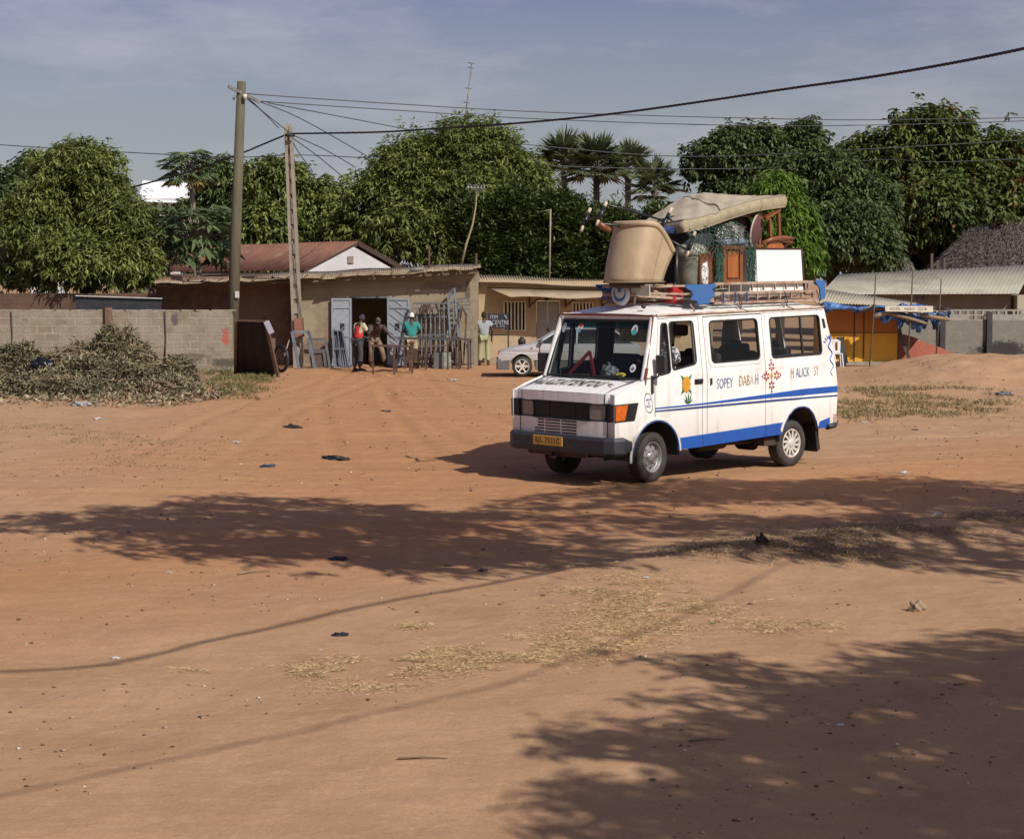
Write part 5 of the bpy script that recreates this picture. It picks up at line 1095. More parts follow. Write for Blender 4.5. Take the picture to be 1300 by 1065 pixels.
for cx, r_, nn_ in ((.02, .49, 0), (-3.14, .47, 0)):
    for s in (1, -1):
        pts = arc(cx, .37, r_, -5, 185, 14)
        mb.grid(14, 1, lambda a, v, pts=pts, s=s: (pts[min(14, int(round(a*14)))][0], s*(.955-.5*v), pts[min(14, int(round(a*14)))][1]))
        mb.poly([(cx-r_, .3)]+pts[::-1]+[(cx+r_, .3)], lambda x, z, s=s: (x, s*.455, z), 0)
mb.build('inner_shell', liner, van)
# doors
def panel(name, polys, holes, s, parent=van, m=white, out=0., t_=.018):
    mb = MB(VB)
    for p, h in polys: mb.poly(p, lambda x, z: (x, s*(yside(z)+out), z), t_, h, TD(s))
    return mb.build(name, m, parent)
hnd = []
for s in (1, -1):
    d = panel('front_door', [(door_l, ()), (door_u, (wq, wf))], None, s); sd_ = panel('sliding_door', [(sl_l, ()), (sl_u, (wm,))], None, s) if s == 1 else panel('side_panel', [(sl_l, ()), (sl_u, (wm,))], None, s)
    for par, x, z in ((d, -.86, 1.315),):
        mb = MB(VB); mb.box((x, s*.982, z), (.17, .012, .07)); mb.box((x, s*1.0, z+.012), (.13, .022, .028)); mb.build('handle', black, par, .004)
    if s == 1:
        mb = MB(VB); mb.box((-1.12, s*.985, 1.30), (.03, .02, .09)); mb.build('handle', black, sd_)
        # raised pressing round the sliding door window
        mb = MB(VB); rp = rrect(-2.285, -1.09, 1.49, 2.165, .10); mb.poly(rp, lambda x, z: (x, s*(yside(z)+.009), z), .010, (rrect(-2.235, -1.15, 1.54, 2.14, .08),), TD(s)); mb.build('window_pressing', white, sd_, .004)
    for par, wn, split in ((d, wq, None), (d, wf, None), (sd_, wm, None), (van, wr, -3.23)):
        pts = [Vector((x, s*(yside(z)+.004), z)) for x, z in wn]; mb = MB(VB); mb.tube(pts+pts[:2], .013, 6, False)
        if split: mb.beam((split, s*(yside(1.57)-.004), 1.57), (split, s*(yside(2.12)-.004), 2.12), .035, .02, (0, 1, 0))
        if split: mb.beam((-2.52, s*(yside(1.575)-.002), 1.575), (-3.67, s*(yside(1.575)-.002), 1.575), .03, .03)
        wo = mb.build('window', seal, par)
        if wn is not wf or s == -1:
            mb = MB(VB); mb.poly(wn, lambda x, z: (x, s*(yside(z)-.012), z), 0); mb.build('pane', glass, wo)
# sliding glass half lowered in the driver's door: only the rear upright edge shows
mb = MB(VB); mb.beam((-.80, .955, 1.58), (-.79, .905, 2.13), .03, .012, (1, 0, 0)); mb.build('window_channel', mat('grey_channel', (.18, .19, .18)), van)
# painted stripes on both sides
for s in (1, -1):
    o1 = .0045
    mb = MB(VB); F1 = lambda x, z: (x, s*(yside(z)+o1), z)
    def strip(top, bot, m=mb): m.poly(top+bot[::-1], F1, .003, (), TD(s))
    strip([(.04, 1.012), (-.945, 1.010), (-1.8, 1.028), (-2.5, 1.045), (-3.2, 1.065), (-4.045, 1.06)], [(.04, .994), (-.945, .990), (-1.8, .990), (-2.5, .985), (-3.2, .972), (-4.045, .965)])
    mb.build('painted_stripe', bluep, body)
    mb = MB(VB); mb.poly([(.04, .975), (-.945, .968), (-2.5, .955), (-4.045, .925), (-4.045, .902), (-2.5, .928), (-.945, .945), (.04, .955)], F1, .003, (), TD(s)); mb.build('painted_line', navy, body)
    mb = MB(VB)
    for pl in ([(-.42, .565), (-.94, .575), (-.94, .405), (-.42, .405)], [(-.95, .575), (-2.33, .600), (-2.33, .430), (-.95, .408)], [(-2.34, .60), (-2.735, .61), (-2.76, .56), (-2.72, .435), (-2.34, .43)], [(-3.52, .57), (-3.62, .555), (-3.86, .60), (-3.86, .455), (-3.56, .448)]):
        mb.poly(pl, F1, .003, (), TD(s))
    build_split(mb, 'painted_skirt', bluep, body)
    mb = MB(VB); pts = arc(.02, .37, .47, -8, 172+6, 18); pts2 = arc(.02, .37, .515, -8, 172+6, 18)[::-1]; mb.poly(pts+pts2, lambda x, z: (x, s*(yside(z)+.012), z), .02, (), TD(s)); mb.build('wheel_arch', white, body, .006)
    mb = MB(VB); mb.tube([(x, s*(yside(z)+.006), z) for x, z in arc(.02, .37, .465, -6, 180, 18)], .016, 6); mb.tube([(x, s*(yside(z)+.006), z) for x, z in rarch], .014, 6); mb.build('arch_lip', navy, body)
    mb = MB(VB); ra2 = [(-2.72+.05, .50), (-2.72, .62), (-2.84, .76), (-2.96, .835), (-3.08, .862), (-3.24, .862), (-3.38, .82), (-3.49, .73), (-3.57, .60), (-3.61, .56)]; mb.poly(ra2+[(x, z) for x, z in rarch[::-1]], lambda x, z: (x, s*(yside(z)+.010), z), .016, (), TD(s)); mb.build('wheel_arch', white, body, .005)
# gutter and rust lines
mb = MB(VB)
for s in (1, -1): mb.tube([(-.10, s*.893, ZT+.012), (-1.2, s*.90, ZT+.016), (-3.83, s*.895, ZT+.012)], .018, 6)
mb.tube([(-3.83, y, ZT+.012+.01) for y in (-.89, 0, .89)], .018, 6); build_split(mb, 'gutter', mat('gutter_paint', (.62, .56, .50), (.40, .27, .20), 5, .6, .2), body)
mb = MB(VB)
mb.tube([(-.03+.04*(1-(y/.9)**2), y, 2.245) for y in (-.885, -.6, -.3, 0, .3, .6, .885)], .014, 6)
for s in (1, -1): mb.tube([(-.03, s*.887, 2.243), (-.45, s*.905, 2.24), (-.95, s*.905, 2.243)], .011, 6); mb.tube([(.213, s*.955, 1.40), (.08, s*.92, 1.83), (-.04, s*.885, 2.24)], .016, 6)
mb.tube([(.225, .955, 1.33), (.22, .962, 1.40), (.17, .95, 1.55)], .026, 6)
build_split(mb, 'rust_trim', redrust, body)
mb = MB(VB)
for s in (1, -1): mb.tube([(.215, s*.925, 1.38), (.07, s*.895, 1.83), (-.06, s*.86, 2.22)], .045, 7)
build_split(mb, 'windscreen_pillar', white, body)
mb = MB(VB)
mb.tube([(fx_(y)+.004-.0*abs(y), y, 1.108) for y in (-.87, -.4, 0, .4, .87)], .006, 5)
for s in (1, -1):
    mb.tube([(fx_(.79)-.0, s*.79, 1.12), (fx_(.79)-.006, s*.79, 1.232), (.70, s*.80, 1.284), (.5, s*.82, 1.335), (.30, s*.86, 1.385)], .007, 5)
    mb.tube([(fx_(.83)+.002, s*.83, .605), (fx_(.83)+.002, s*.83, .87)], .006, 5)
build_split(mb, 'panel_seam', seal, body)
# windscreen
def wsf(a, v, o=0.): y = (a*2-1)*(.895-.055*v); return Vector((.225+.075*(1-(a*2-1)**2)*(1-.6*v)-.275*v-.0+o, y, 1.405+(2.17-1.405)*v))
mb = MB(VB); mb.grid(12, 6, lambda a, v: wsf(a, v)); ws = mb.build('windscreen', wglass, van)
mb = MB(VB); mb.grid(14, 1, lambda a, v: wsf(.02+.96*a, .86+.12*v, .004)); mb.build('tinted_band', glassmat('teal_band', (.06, .42, .46), .55, .1), ws)
mb = MB(VB); mb.tube([wsf(a/12, 0) for a in range(13)]+[wsf(1, .5), wsf(1, 1)]+[wsf(1-a/12, 1) for a in range(13)]+[wsf(0, .5), wsf(0, 0)], .018, 6); mb.build('windscreen_rubber', seal, ws)
def wsp(y, z, o=.008): v = (z-1.405)/(2.17-1.405); a = (y/(.895-.055*v)+1)/2; return wsf(a, v, o)
def disc(name, y, z, ry, rz, c, parent=ws, o=.008, n=16):
    mb = MB(VB); c0 = wsp(y, z, o); vs = [c0]+[wsp(y+ry*math.cos(2*PI*i/n), z+rz*math.sin(2*PI*i/n), o) for i in range(n)]
    mb.add(vs, [(0, i+1, (i+1) % n+1) for i in range(n)]); return mb.build(name, mat('sticker_%.2f_%.2f' % (c[0], c[2]), c, None, 3, .5, 0), parent)
disc('sticker', -.42, 2.075, .055, .045, (.65, .62, .6)); disc('sticker', -.42, 2.10, .045, .022, (.55, .06, .05), o=.011); disc('sticker', -.42, 2.025, .03, .028, (.08, .35, .55), o=.011)
disc('sticker', .60, 2.05, .055, .07, (.62, .62, .62)); disc('sticker', .60, 2.02, .045, .035, (.05, .38, .42), o=.011); disc('sticker', .615, 2.07, .02, .02, (.1, .12, .3), o=.013)
disc('sticker', .73, 1.545, .048, .055, (.68, .66, .66)); disc('sticker', .73, 1.54, .022, .026, (.12, .12, .16), o=.011)
disc('sticker', .56, 1.455, .085, .03, (.62, .45, .06)); disc('sticker', .55, 1.455, .03, .016, (.16, .3, .06), o=.011)
disc('sticker', -.755, 2.06, .045, .07, (.42, .44, .5))
mb = MB(VB)
for y0_, y1_ in ((.05, .52), (-.55, -.08)):
    p0_ = wsp(y0_, 1.42, .02); p1_ = wsp(y1_, 1.435, .035); p2_ = wsp((y0_+y1_)/2, 1.43, .03); mb.tube([(p0_.x+.02, p0_.y, 1.385), p0_, p2_, p1_], .008, 5); mb.tube([p2_, p1_+Vector((0, .1, .008))], .012, 5)
build_split(mb, 'wiper', black, van)
mb = MB(VB)
for i in range(7): mb.box((.262+.012*i*1.6, -.42, 1.388-.0045*i*1.3), (.008, .62, .006)); mb.box((.262+.012*i*1.6, .38, 1.388-.0045*i*1.3), (.008, .56, .006))
mb.build('cowl_vent', mat('cowl_grey', (.12, .12, .13), (.2, .2, .2), 6, .6, .1), body)
mb = MB(VB); mb.grid(10, 1, lambda a, v: (.255+.11*v, (a*2-1)*.80, 1.384+.006-.03*v)); mb.build('cowl_panel', mat('cowl_pale', (.36, .36, .38), (.25, .25, .27), 6, .6, .1), body)
# black grille band with lamps
mb = MB(VB); front_strip(mb, .873, 1.104, -.02, -.02)
for s in (1, -1): mb.poly([(.825, .868), (.825, 1.104), (.37, 1.104), (.45, .868)], lambda x, z: (x, s*(yside(z)+.006), z), .02, (), TD(s)); mb.grid(4, 1, lambda a, v: (fx_(.873)+.004+(.839-fx_(.873)-.004)*a, s*(.868+(.988-.868)*math.sin(a*PI/2)), .868+.238*v)); mb.grid(1, 1, lambda a, v: (.839-.03*a, s*(.988+.001*a), .868+.238*v))
for z in (.875, 1.102): mb.tube([(fx_(y)-.002, y, z) for y in (-.87, -.45, 0, .45, .87)], .012, 5)
gr = mb.build('grille', mat('grille_black', (.010, .010, .012), (.017, .017, .019), 6, .5, .1), van)
mb = MB(VB)
for i in range(11): z = .895+i*.0185; mb.tube([(fx_(y)-.012, y, z) for y in (-.52, 0, .52)], .0045, 4, False)
mb.beam((.845, -.24, .88), (.845, -.24, 1.10), .015); mb.beam((.845, .24, .88), (.845, .24, 1.10), .015)
mb.build('grille_slats', mat('grille_grey', (.03, .03, .033), None, 4, .5, 0), gr)
lens = mat('lamp_glass', (.22, .20, .17), (.15, .14, .13), 12, .12, .2, spec=.8); amber = mat('amber_lens', (.62, .13, .012), (.42, .08, .01), 14, .25, .3)
for s in (1, -1):
    mb = MB(VB); mb.poly(rrect(s*.665-.12, s*.665+.12, .895, 1.085, .03), lambda y, z: (fx_(y)-.010, y, z), .02, (), (-1, 0, 0)); h_ = mb.build('headlamp', lens, van, .004)
    mb = MB(VB); pts = [(fx_(y)-.004, y, z) for y, z in rrect(s*.665-.125, s*.665+.125, .89, 1.09, .03)]; mb.tube(pts+pts[:2], .006, 5, False); mb.build('lamp_surround', mat('grey_surround', (.10, .10, .10), None, 4, .4, 0), h_)
    mb = MB(VB); mb.poly([(.828, .885), (.828, 1.088), (.585, 1.088), (.645, .885)], lambda x, z: (x, s*(yside(z)+.014), z), .02, (), TD(s)); mb.build('indicator', amber, van, .003)
    mb = MB(VB)
    for i in range(6): mb.beam((.60-.035, s*(.993), .905+i*.032), (.44-.01*i*0, s*.990, .905+i*.032), .006, .008)
    mb.build('grille_fins', mat('grille_grey'  , (.03, .03, .033)), gr)
# lower louvres
lm_ = mat('louvre_dark', (.02, .018, .018), None, 4, .7, 0)
for a_, b__ in ((-.50, -.32), (-.29, -.01), (.02, .30)):
    mb = MB(VB)
    for i in range(5):
        z = .845-i*.040; y0_ = a_ if not (a_ < -.4 and i < 3) else a_+.10*(0 if i == 2 else 0.02)+.06; mb.box((fx_((a_+b__)/2)+.003, (y0_+b__)/2, z), (.006, abs(b__-y0_), .018))
    build_split(mb, 'louvre', lm_, body)
# bumper
bm_ = mat('dark_bumper', (.030, .032, .042), (.022, .022, .028), 5, .55, .2, c3=(.12, .055, .035), s3=2.5, lo3=.62, hi3=.72, kind='obj')
mb = MB(VB); prof = [(.0, .42), (.06, .42), (.09, .46), (.09, .62), (.06, .665), (0, .665)]
pth = [(.50, -1.0), (.70, -.995), (.83, -.95), (.875, -.86), (.885, -.4), (.885, .4), (.875, .86), (.83, .95), (.70, .99), (.57, .985)]
vs = []; n_ = len(pth)
for i, (x, y) in enumerate(pth):
    a = Vector(pth[max(0, i-1)]); b_ = Vector(pth[min(n_-1, i+1)]); d = (b_-a).normalized(); nrm = Vector((d.y, -d.x)); k = .55 if i in (0, n_-1) else 1.
    for (o_, z) in prof: vs.append((x-.0+nrm.x*(o_-.03)*(1), y+nrm.y*(o_-.03)*(1), .54+(z-.54)*k))
np_ = len(prof); mb.add(vs, [(i*np_+j, i*np_+(j+1) % np_, (i+1)*np_+(j+1) % np_, (i+1)*np_+j) for i in range(n_-1) for j in range(np_)]+[tuple(range(np_)), tuple((n_-1)*np_+j for j in range(np_))[::-1]])
bp = mb.build('front_bumper', bm_, van, .008)
mb = MB(VB); mb.box((.925+.03, -.16, .575), (.012, .56, .13)); pl_ = mb.build('number_plate', mat('plate_yellow', (.66, .37, .07), (.54, .30, .06), 5, .6, .1), bp, .004)
text_obj('lettering', 'BJL 7521C', .112, VB @ basis((0, 1, 0), (0, 0, 1), (1, 0, 0), (.9635, -.16, .573)), black, pl_, sx=.84, bold=.001, space=1.18)
mb = MB(VB); mb.tube([(.86, -.15, .40), (.93, -.13, .36), (.93, -.05, .35), (.88, -.03, .39)], .018, 6); mb.beam((.7, .78, .44), (.8, .97, .50), .05, .04); mb.box((.75, -.1, .40), (.2, 1.1, .07)); mb.build('tow_hook', rust, bp)
mb = MB(VB); mb.tube([(-4.02, -.95, .48), (-4.12, -.9, .50), (-4.14, 0, .52), (-4.12, .9, .50), (-3.98, .965, .47), (-3.80, .965, .46)], .045, 7); mb.build('rear_bumper', bm_, van)
mb = MB(VB); mb.box((-4.0, .955, .56), (.10, .03, .17)); mb.build('tail_lamp', mat('tail_grime', (.46, .40, .36), (.3, .12, .09), 9, .5, .2), van, .006)
mb = MB(VB); mb.poly([(-3.775, 1.935), (-3.835, 1.935), (-3.81, 2.075), (-3.75, 2.075)], lambda x, z: (x, yside(z)+.006, z), .01, (), (0, -1, 0)); mb.build('side_vent', seal, body)
# mud flaps, exhaust, axles
mb = MB(VB)
for s in (1, -1): mb.poly([(-3.55, .50), (-3.60, .50), (-3.68, .14), (-3.60, .10)], lambda x, z: (x-.0, s*.93, z), .28, (), (0, -s, 0))
build_split(mb, 'mud_flap', black, van)
mb = MB(VB); mb.tube([(-.4, .25, .36), (-1.6, .3, .33), (-2.4, .52, .32), (-2.7, .5, .34)], .035, 7); mb.tube([(-1.45, .4, .33), (-2.05, .4, .33)], .085, 9); mb.tube([(-3.10, -.8, .24), (-3.10, .8, .24)], .05, 8); mb.tube([(-3.10, -.14, .24), (-3.10, .14, .24)], .13, 9); mb.tube([(.0, -.8, .30), (0, .8, .30)], .04, 8)
for s in (1, -1): mb.tube([(-2.5, s*.5, .40), (-3.1, s*.5, .29), (-3.7, s*.5, .40)], .03, 5); mb.bx(.7, -3.9, s*.36, s*.44, .40, .44)
for x in (-1.2, -2.2): mb.bx(x, x+.06, -.85, .85, .40, .45)
mb.box((-2.55, .78, .34), (.28, .2, .12)); mb.build('underframe', mat('underframe', (.035, .028, .024), (.06, .035, .025), 6, .9, .3), van)
# wheels
tyre_m = mat('dusty_tyre', (.055, .046, .040), (.03, .027, .025), 5, .9, .3, kind='obj'); steel = mat('wheel_steel', (.33, .33, .35), (.20, .19, .18), 9, .45, .1, metal=.4, kind='obj'); alloy = mat('wheel_alloy', (.66, .65, .62), (.5, .47, .42), 7, .35, .1, metal=.2)
def wheel(x, s, kind, steer=0.):
    M = VW @ Matrix.Translation((x, s*.795, .335)) @ Matrix.Rotation(R(steer), 4, 'Z') @ Matrix.Rotation(R(-90*s), 4, 'X')
    mb = MB(); mb.lathe([(.205, -.085), (.25, -.10), (.31, -.10), (.328, -.085), (.335, -.05), (.336, 0), (.335, .05), (.328, .085), (.31, .103), (.25, .108), (.215, .095), (.205, .07)], 40, M)
    for i in range(56):
        a = i*2*PI/56
        for sg in (-1, 1): mb.box(M @ Vector((math.cos(a)*.335, math.sin(a)*.335, sg*.068)), (.014, .016, .035), (M.to_3x3() @ Matrix.Rotation(a, 3, 'Z') @ Matrix.Rotation(sg*.4, 3, 'X')))
    w_ = mb.build('wheel', tyre_m, van)
    mb = MB()
    if kind == 'steel':
        mb.lathe([(.205, -.08), (.205, .07), (.213, .088), (.208, .094), (.195, .085), (.188, .05), (.175, .035), (.15, .05), (.11, .062), (.075, .058), (.07, .075), (.04, .08), (.001, .082)], 32, M); r_ = mb.build('rim', steel, w_)
        mb = MB()
        for i in range(8): a = i*PI/4; mb.lathe([(.001, .001), (.016, 0)], 10, M @ Matrix.Translation((math.cos(a)*.148, math.sin(a)*.148, .056)))
        mb.build('rim_holes', seal, r_)
        mb = MB()
        for i in range(6): a = i*PI/3; mb.lathe([(.012, 0), (.012, .02), (.001, .022)], 6, M @ Matrix.Translation((math.cos(a)*.09, math.sin(a)*.09, .06)))
        mb.build('wheel_nuts', mat('nut_rust', (.2, .13, .09), None, 6, .6, .1), r_)
    else:
        mb.lathe([(.205, -.08), (.205, .08), (.213, .094), (.205, .099), (.190, .093), (.185, .06)], 32, M); mb.lathe([(.06, .03), (.06, .09), (.045, .096), (.001, .098)], 20, M); r_ = mb.build('rim', alloy, w_)
        mb = MB()
        for i in range(12):
            a = i*PI/6; p0_ = M @ Vector((math.cos(a)*.055, math.sin(a)*.055, .075)); p1_ = M @ Vector((math.cos(a+.35)*.19, math.sin(a+.35)*.19, .082)); mb.beam(p0_, p1_, .045 if False else .036, .02, tuple(lv))
        mb.build('spokes', alloy, r_)
        mb = MB(); mb.lathe([(.001, .035), (.187, .035)], 28, M); mb.build('brake_drum', mat('drum', (.03, .027, .025), None, 5, .8, .2), r_)
wheel(0, 1, 'steel', 6); wheel(0, -1, 'steel', 6); wheel(-3.05, 1, 'alloy'); wheel(-3.05, -1, 'alloy')
# mirror on the driver's side and its bracket
mb = MB(VB); mb.box((.03, 1.09, 1.60), (.07, .17, .25)); m_ = mb.build('mirror', mat('mirror_black', (.022, .022, .026), (.03, .03, .035), 4, .5, .1), van, .02)
mb = MB(VB); mb.tube([(.10, .96, 1.40), (.06, 1.06, 1.44), (.05, 1.07, 1.52)], .014, 6); mb.box((.10, .985, 1.33), (.04, .02, .24)); mb.build('bracket', black, m_)
mb = MB(VB); mb.box((.10, -1.09, 1.56), (.07, .17, .27)); mb.tube([(.10, -.96, 1.38), (.12, -1.06, 1.40), (.12, -1.07, 1.50)], .014, 6); mb.build('mirror', mat('mirror_black', (.022, .022, .026)), van, .01)
mb = MB(VB); mb.lathe([(.001, -.03), (.03, -.02), (.035, .01), (.02, .03), (.001, .035)], 10, Matrix.Translation((-.22, .55, 2.36))); mb.build('roof_lamp', rust, van)
# interior
seatm = mat('seat_cloth', (.055, .05, .055), (.035, .032, .036), 6, .9, .2, kind='obj')
mb = MB(VB); mb.box((.18, 0, 1.17), (.30, 1.74, .30)); mb.box((.05, .42, 1.33), (.2, .4, .08)); mb.build('dashboard', mat('dash', (.022, .021, .023), (.03, .03, .03), 4, .8, .2), van, .03)
Mw = VB @ Matrix.Translation((-.14, .42, 1.36)) @ Matrix.Rotation(R(-60), 4, 'Y')
mb = MB(); pts = [Mw @ Vector((math.cos(i*PI/12)*.21, math.sin(i*PI/12)*.21, 0)) for i in range(25)]; mb.tube(pts, .014, 6, False)
for a in (0, 2.2, 4.1): mb.tube([Mw @ Vector((0, 0, -.03)), Mw @ Vector((math.cos(a)*.21, math.sin(a)*.21, 0))], .012, 5)
mb.build('steering_wheel', black, van)
for x, ys_, hh in ((-.82, (.60, -.42), 2.05), (-1.55, (.45, -.35), 1.72), (-2.35, (.45, -.35), 1.72), (-3.15, (.45, -.35), 1.72)):
    for y in ys_:
        mb = MB(VB); mb.box((x+.22, y, .98), (.48, .52, .14)); mb.box((x-.05, y, 1.35), (.12, .52, .62), Matrix.Rotation(R(-8), 3, 'Y')); mb.box((x-.10, y, hh-.04), (.08, .26, .16)); mb.box((x+.2, y, .87), (.3, .4, .1)); mb.build('seat', seatm, van, .04)
mb = MB(VB); mb.box((-.88, -.0, 1.98), (.03, 1.0, .30)); mb.build('roof_curtain', mat('pale_lining', (.42, .39, .31), (.30, .27, .2), 7, .9, .2), van)
# painted words and emblems
inkb = mat('faded_blue_ink', (.10, .14, .30), (.34, .38, .48), 16, .7, 0, lo=.45, hi=.62); inko = mat('faded_ochre_ink', (.36, .20, .07), (.58, .48, .34), 16, .7, 0, lo=.45, hi=.62); inkk = mat('dark_ink', (.05, .05, .05), (.16, .15, .13), 14, .7, 0)
def sidetext(s_, x, z, sz, m, sx=.8, par=body):
    y = yside(z)+.004; text_obj('lettering', s_, sz, VB @ basis((-1, 0, 0), (0, 0, 1), (0, 1, 0), (x, y, z)), m, par, sx=sx, extr=.0008)
sidetext('SOPEY', -1.42, 1.25, .205, inkb, .60); sidetext("DAB", -1.85, 1.262, .215, inko, .58); sidetext('A', -2.02, 1.265, .20, mat('pale_ink', (.62, .56, .46)), .58); sidetext('H', -2.13, 1.268, .21, inkb, .55)
sidetext('M', -2.95, 1.30, .215, inko, .5); sidetext('ALICK', -3.20, 1.305, .20, inkb, .60); sidetext('SY', -3.53, 1.31, .20, mat('pale_ink2', (.55, .42, .30)), .58)
# star flower of small petals
red_ = mat('flower_red', (.36, .035, .025), (.26, .03, .025), 8, .7, 0); yel = mat('flower_yellow', (.66, .32, .02), (.5, .22, .02), 8, .7, 0); grn = mat('flower_green', (.03, .15, .06), None, 8, .7, 0)
mb = MB(VB); cx, cz = -2.47, 1.30
def petal(mb, x, z, a, L, W, d=.004):
    ca, sa = math.cos(a), math.sin(a); q_ = [(0, 0), (L*.5, W*.5), (L, 0), (L*.5, -W*.5)]
    mb.poly([(x-(p*ca-q*sa), z+(p*sa+q*ca)) for p, q in q_], lambda u, v: (u, yside(v)+d, v), .002, (), (0, -1, 0))
for (ux, uz) in ((0, .135), (.120, 0), (0, -.135), (-.120, 0)):
    for sg in (-1, 1):
        for k, (du, dv, w_) in enumerate(((-.03, .035, .045), (.01, .030, .045), (.045, .024, .035))):
            l_ = math.hypot(ux, uz); ex, ez = ux/l_, uz/l_; px_, pz_ = ux+ex*du, uz+ez*du; nx_, nz_ = -ez, ex
            pass
    for k in range(6):
        a = k*PI/3+.52; petal(mb, cx-ux*1.0-.016*math.cos(a), cz+uz*1.0+.016*math.sin(a), a, .062, .036)
    for sg in (-1, 0, 1):
        l_ = math.hypot(ux, uz); ex, ez = ux/l_, uz/l_; petal(mb, cx-ux*1.55, cz+uz*1.55, math.atan2(ez-ex*sg*.8, ex+ez*sg*.8), .04 if sg else .05, .010)
mb.build('painted_flower', red_, body)
mb = MB(VB); mb.poly([(cx, cz+.055), (cx+.035, cz), (cx, cz-.055), (cx-.035, cz)], lambda u, v: (u, yside(v)+.004, v), .002, (), (0, -1, 0)); mb.build('painted_diamond', yel, body)
mb = MB(VB); cx, cz = -.60, 1.29; y_ = lambda v: yside(v)
for a in (.85, 2.25, 4.05, 5.4): petal(mb, cx, cz, a, .178, .055, .004)
mb.build('painted_leaf', grn, body)
mb = MB(VB); mb.poly([(cx+.078*math.cos(i*PI/9)*(1+.22*(i % 2)), cz+.10*math.sin(i*PI/9)*(1+.22*(i % 2))) for i in range(18)], lambda u, v: (u, y_(v)+.007, v), .002, (), (0, -1, 0)); mb.build('painted_flower', yel, body)
mb = MB(VB)
for i, (dx, a, L) in enumerate(((0, 1.5, .16), (.02, 1.9, .14), (-.03, 1.2, .15), (.05, 2.2, .09), (-.06, .9, .09))): petal(mb, -.64+dx*.5, 1.02, a, L, .022)
petal(mb, -.64, 1.02, 1.57, .04, .10); mb.build('painted_grass', grn, body)
# wavy blue flourish by the rear corner
mb = MB(VB); pts = []
for i in range(40): v = i/39; z = 1.80-v*.58; pts.append((-3.90-.035*math.sin(v*19)-.04*v+.02, yside(z)+.004, z))
mb.tube(pts, [.014-.009*i/39 for i in range(40)], 5)
for i in range(5): petal(mb, -3.86+(i-2)*.02, 1.78-.015*i, .6+i*.6, .085, .03)
mb.build('painted_flourish', bluep, body)
# round emblem on the front wing
mb = MB(VB); cx, cz = .17, 1.085
for i in range(26):
    a = i*2*PI/26; petal(mb, cx+.085*math.cos(a)*.98, cz+.125*math.sin(a), a*1.0+1.2, .028, .014)
mb.build('painted_ring', grn, body)
for s_, dz in (('SANTE', .045), ('ZIJ', 0), ('YALLA', -.045)): sidetext(s_, cx, cz+dz, .045, inkb, .8)
# words across the bonnet: lie on the sloping sheet
def hoodpt(x, y):
    v = (.857-x)/(.857-.235); v = max(0, min(1, v)); return 1.235+.155*(v**.8)+.022*(1-abs(y/.873)**3)*math.sin(PI*min(1, v+.1))
def hoodtext(s_, x, y, sz, m, sx=.9, shear=.08):
    z = hoodpt(x, y)+.006; z2 = hoodpt(x-.1, y)+.006; up = Vector((-.1, 0, z2-z)).normalized(); ri = Vector((0, 1, 0)); n_ = ri.cross(up).normalized()
    o = text_obj('lettering', s_, sz, basis(ri, up, n_, (x, y, z+.004)), m, None, shear=shear, sx=sx, extr=.0, bold=.013, space=1.16)
    me = o.data; n = len(me.vertices); co_ = np.empty(n*3, 'f'); me.vertices.foreach_get('co', co_); co_ = co_.reshape(-1, 3)+np.array(o.location, 'f')
    co_[:, 2] = [hoodpt(float(q[0]), float(q[1]))+.005 for q in co_]; me.vertices.foreach_set('co', co_.ravel()); me.transform(VB)
    o.location = (0, 0, 0); o.parent = body; WM[o] = WM[body]; me.transform(WM[body].inverted())
hoodtext('AL', .57, -.68, .26, mat('pale_black', (.16, .16, .16)), .62); hoodtext('AZIA', .57, -.37, .34, inkk, .46); hoodtext('TEN', .57, .00, .34, mat('brown_black_ink', (.06, .03, .02)), .52); hoodtext('TOU', .57, .34, .34, inkk, .46)
mb = MB(VB)
for i in range(7): a = i*.5-.5; z = hoodpt(.58, .65)+.012; mb.beam((.58+.03*math.sin(a), .62+i*.018, z), (.58-.05*math.cos(a*1.3), .60+i*.03, z+.012), .012, .003)
mb.build('painted_squiggle', inkk, body)
# ---------------------------------------------------------------- roof rack
rackp = mat('rack_paint', (.42, .34, .27), (.26, .13, .09), 7, .75, .2, kind='obj'); rackb = mat('rack_blue', (.03, .13, .38), (.05, .12, .28), 6, .6, .2, kind='obj')
rack = None
mb = MB(VB); Z0, Z1, Z2 = 2.375, 2.51, 2.645
for s in (1, -1):
    for z in (Z0, Z1, Z2): mb.beam((-1.38, s*.82, z), (-3.85, s*.82, z-.02), .035, .035)
    mb.beam((-.32, s*.30, Z1), (-1.38, s*.82, Z0+.03), .035, .035); mb.beam((-.32, s*.30, Z2-.02), (-1.38, s*.82, Z2-.02), .03, .03); mb.beam((-.32, s*.30, Z1+.03), (-1.2, s*.78, Z1-.01), .03, .03)
for z in (Z0, Z1, Z2): mb.beam((-3.85, -.82, z-.02), (-3.85, .82, z-.02), .035, .035)
mb.beam((-.32, -.30, Z1), (-.32, .30, Z1), .035); mb.beam((-.32, -.30, Z2-.02), (-.32, .30, Z2-.02), .03); mb.tube([(-.34, .28, Z1-.02), (-.42, .20, Z0+.02), (-.42, -.2, Z0+.02), (-.34, -.28, Z1-.02)], .02, 6)
for i in range(13): mb.beam((-.6-i*.26, -.80 if i > 2 else -.42-.16*i, Z0+.06), (-.6-i*.26, .80 if i > 2 else .42+.16*i, Z0+.06), .05, .02)
rack = mb.build('roof_rack', rackp, van)
mb = MB(VB)
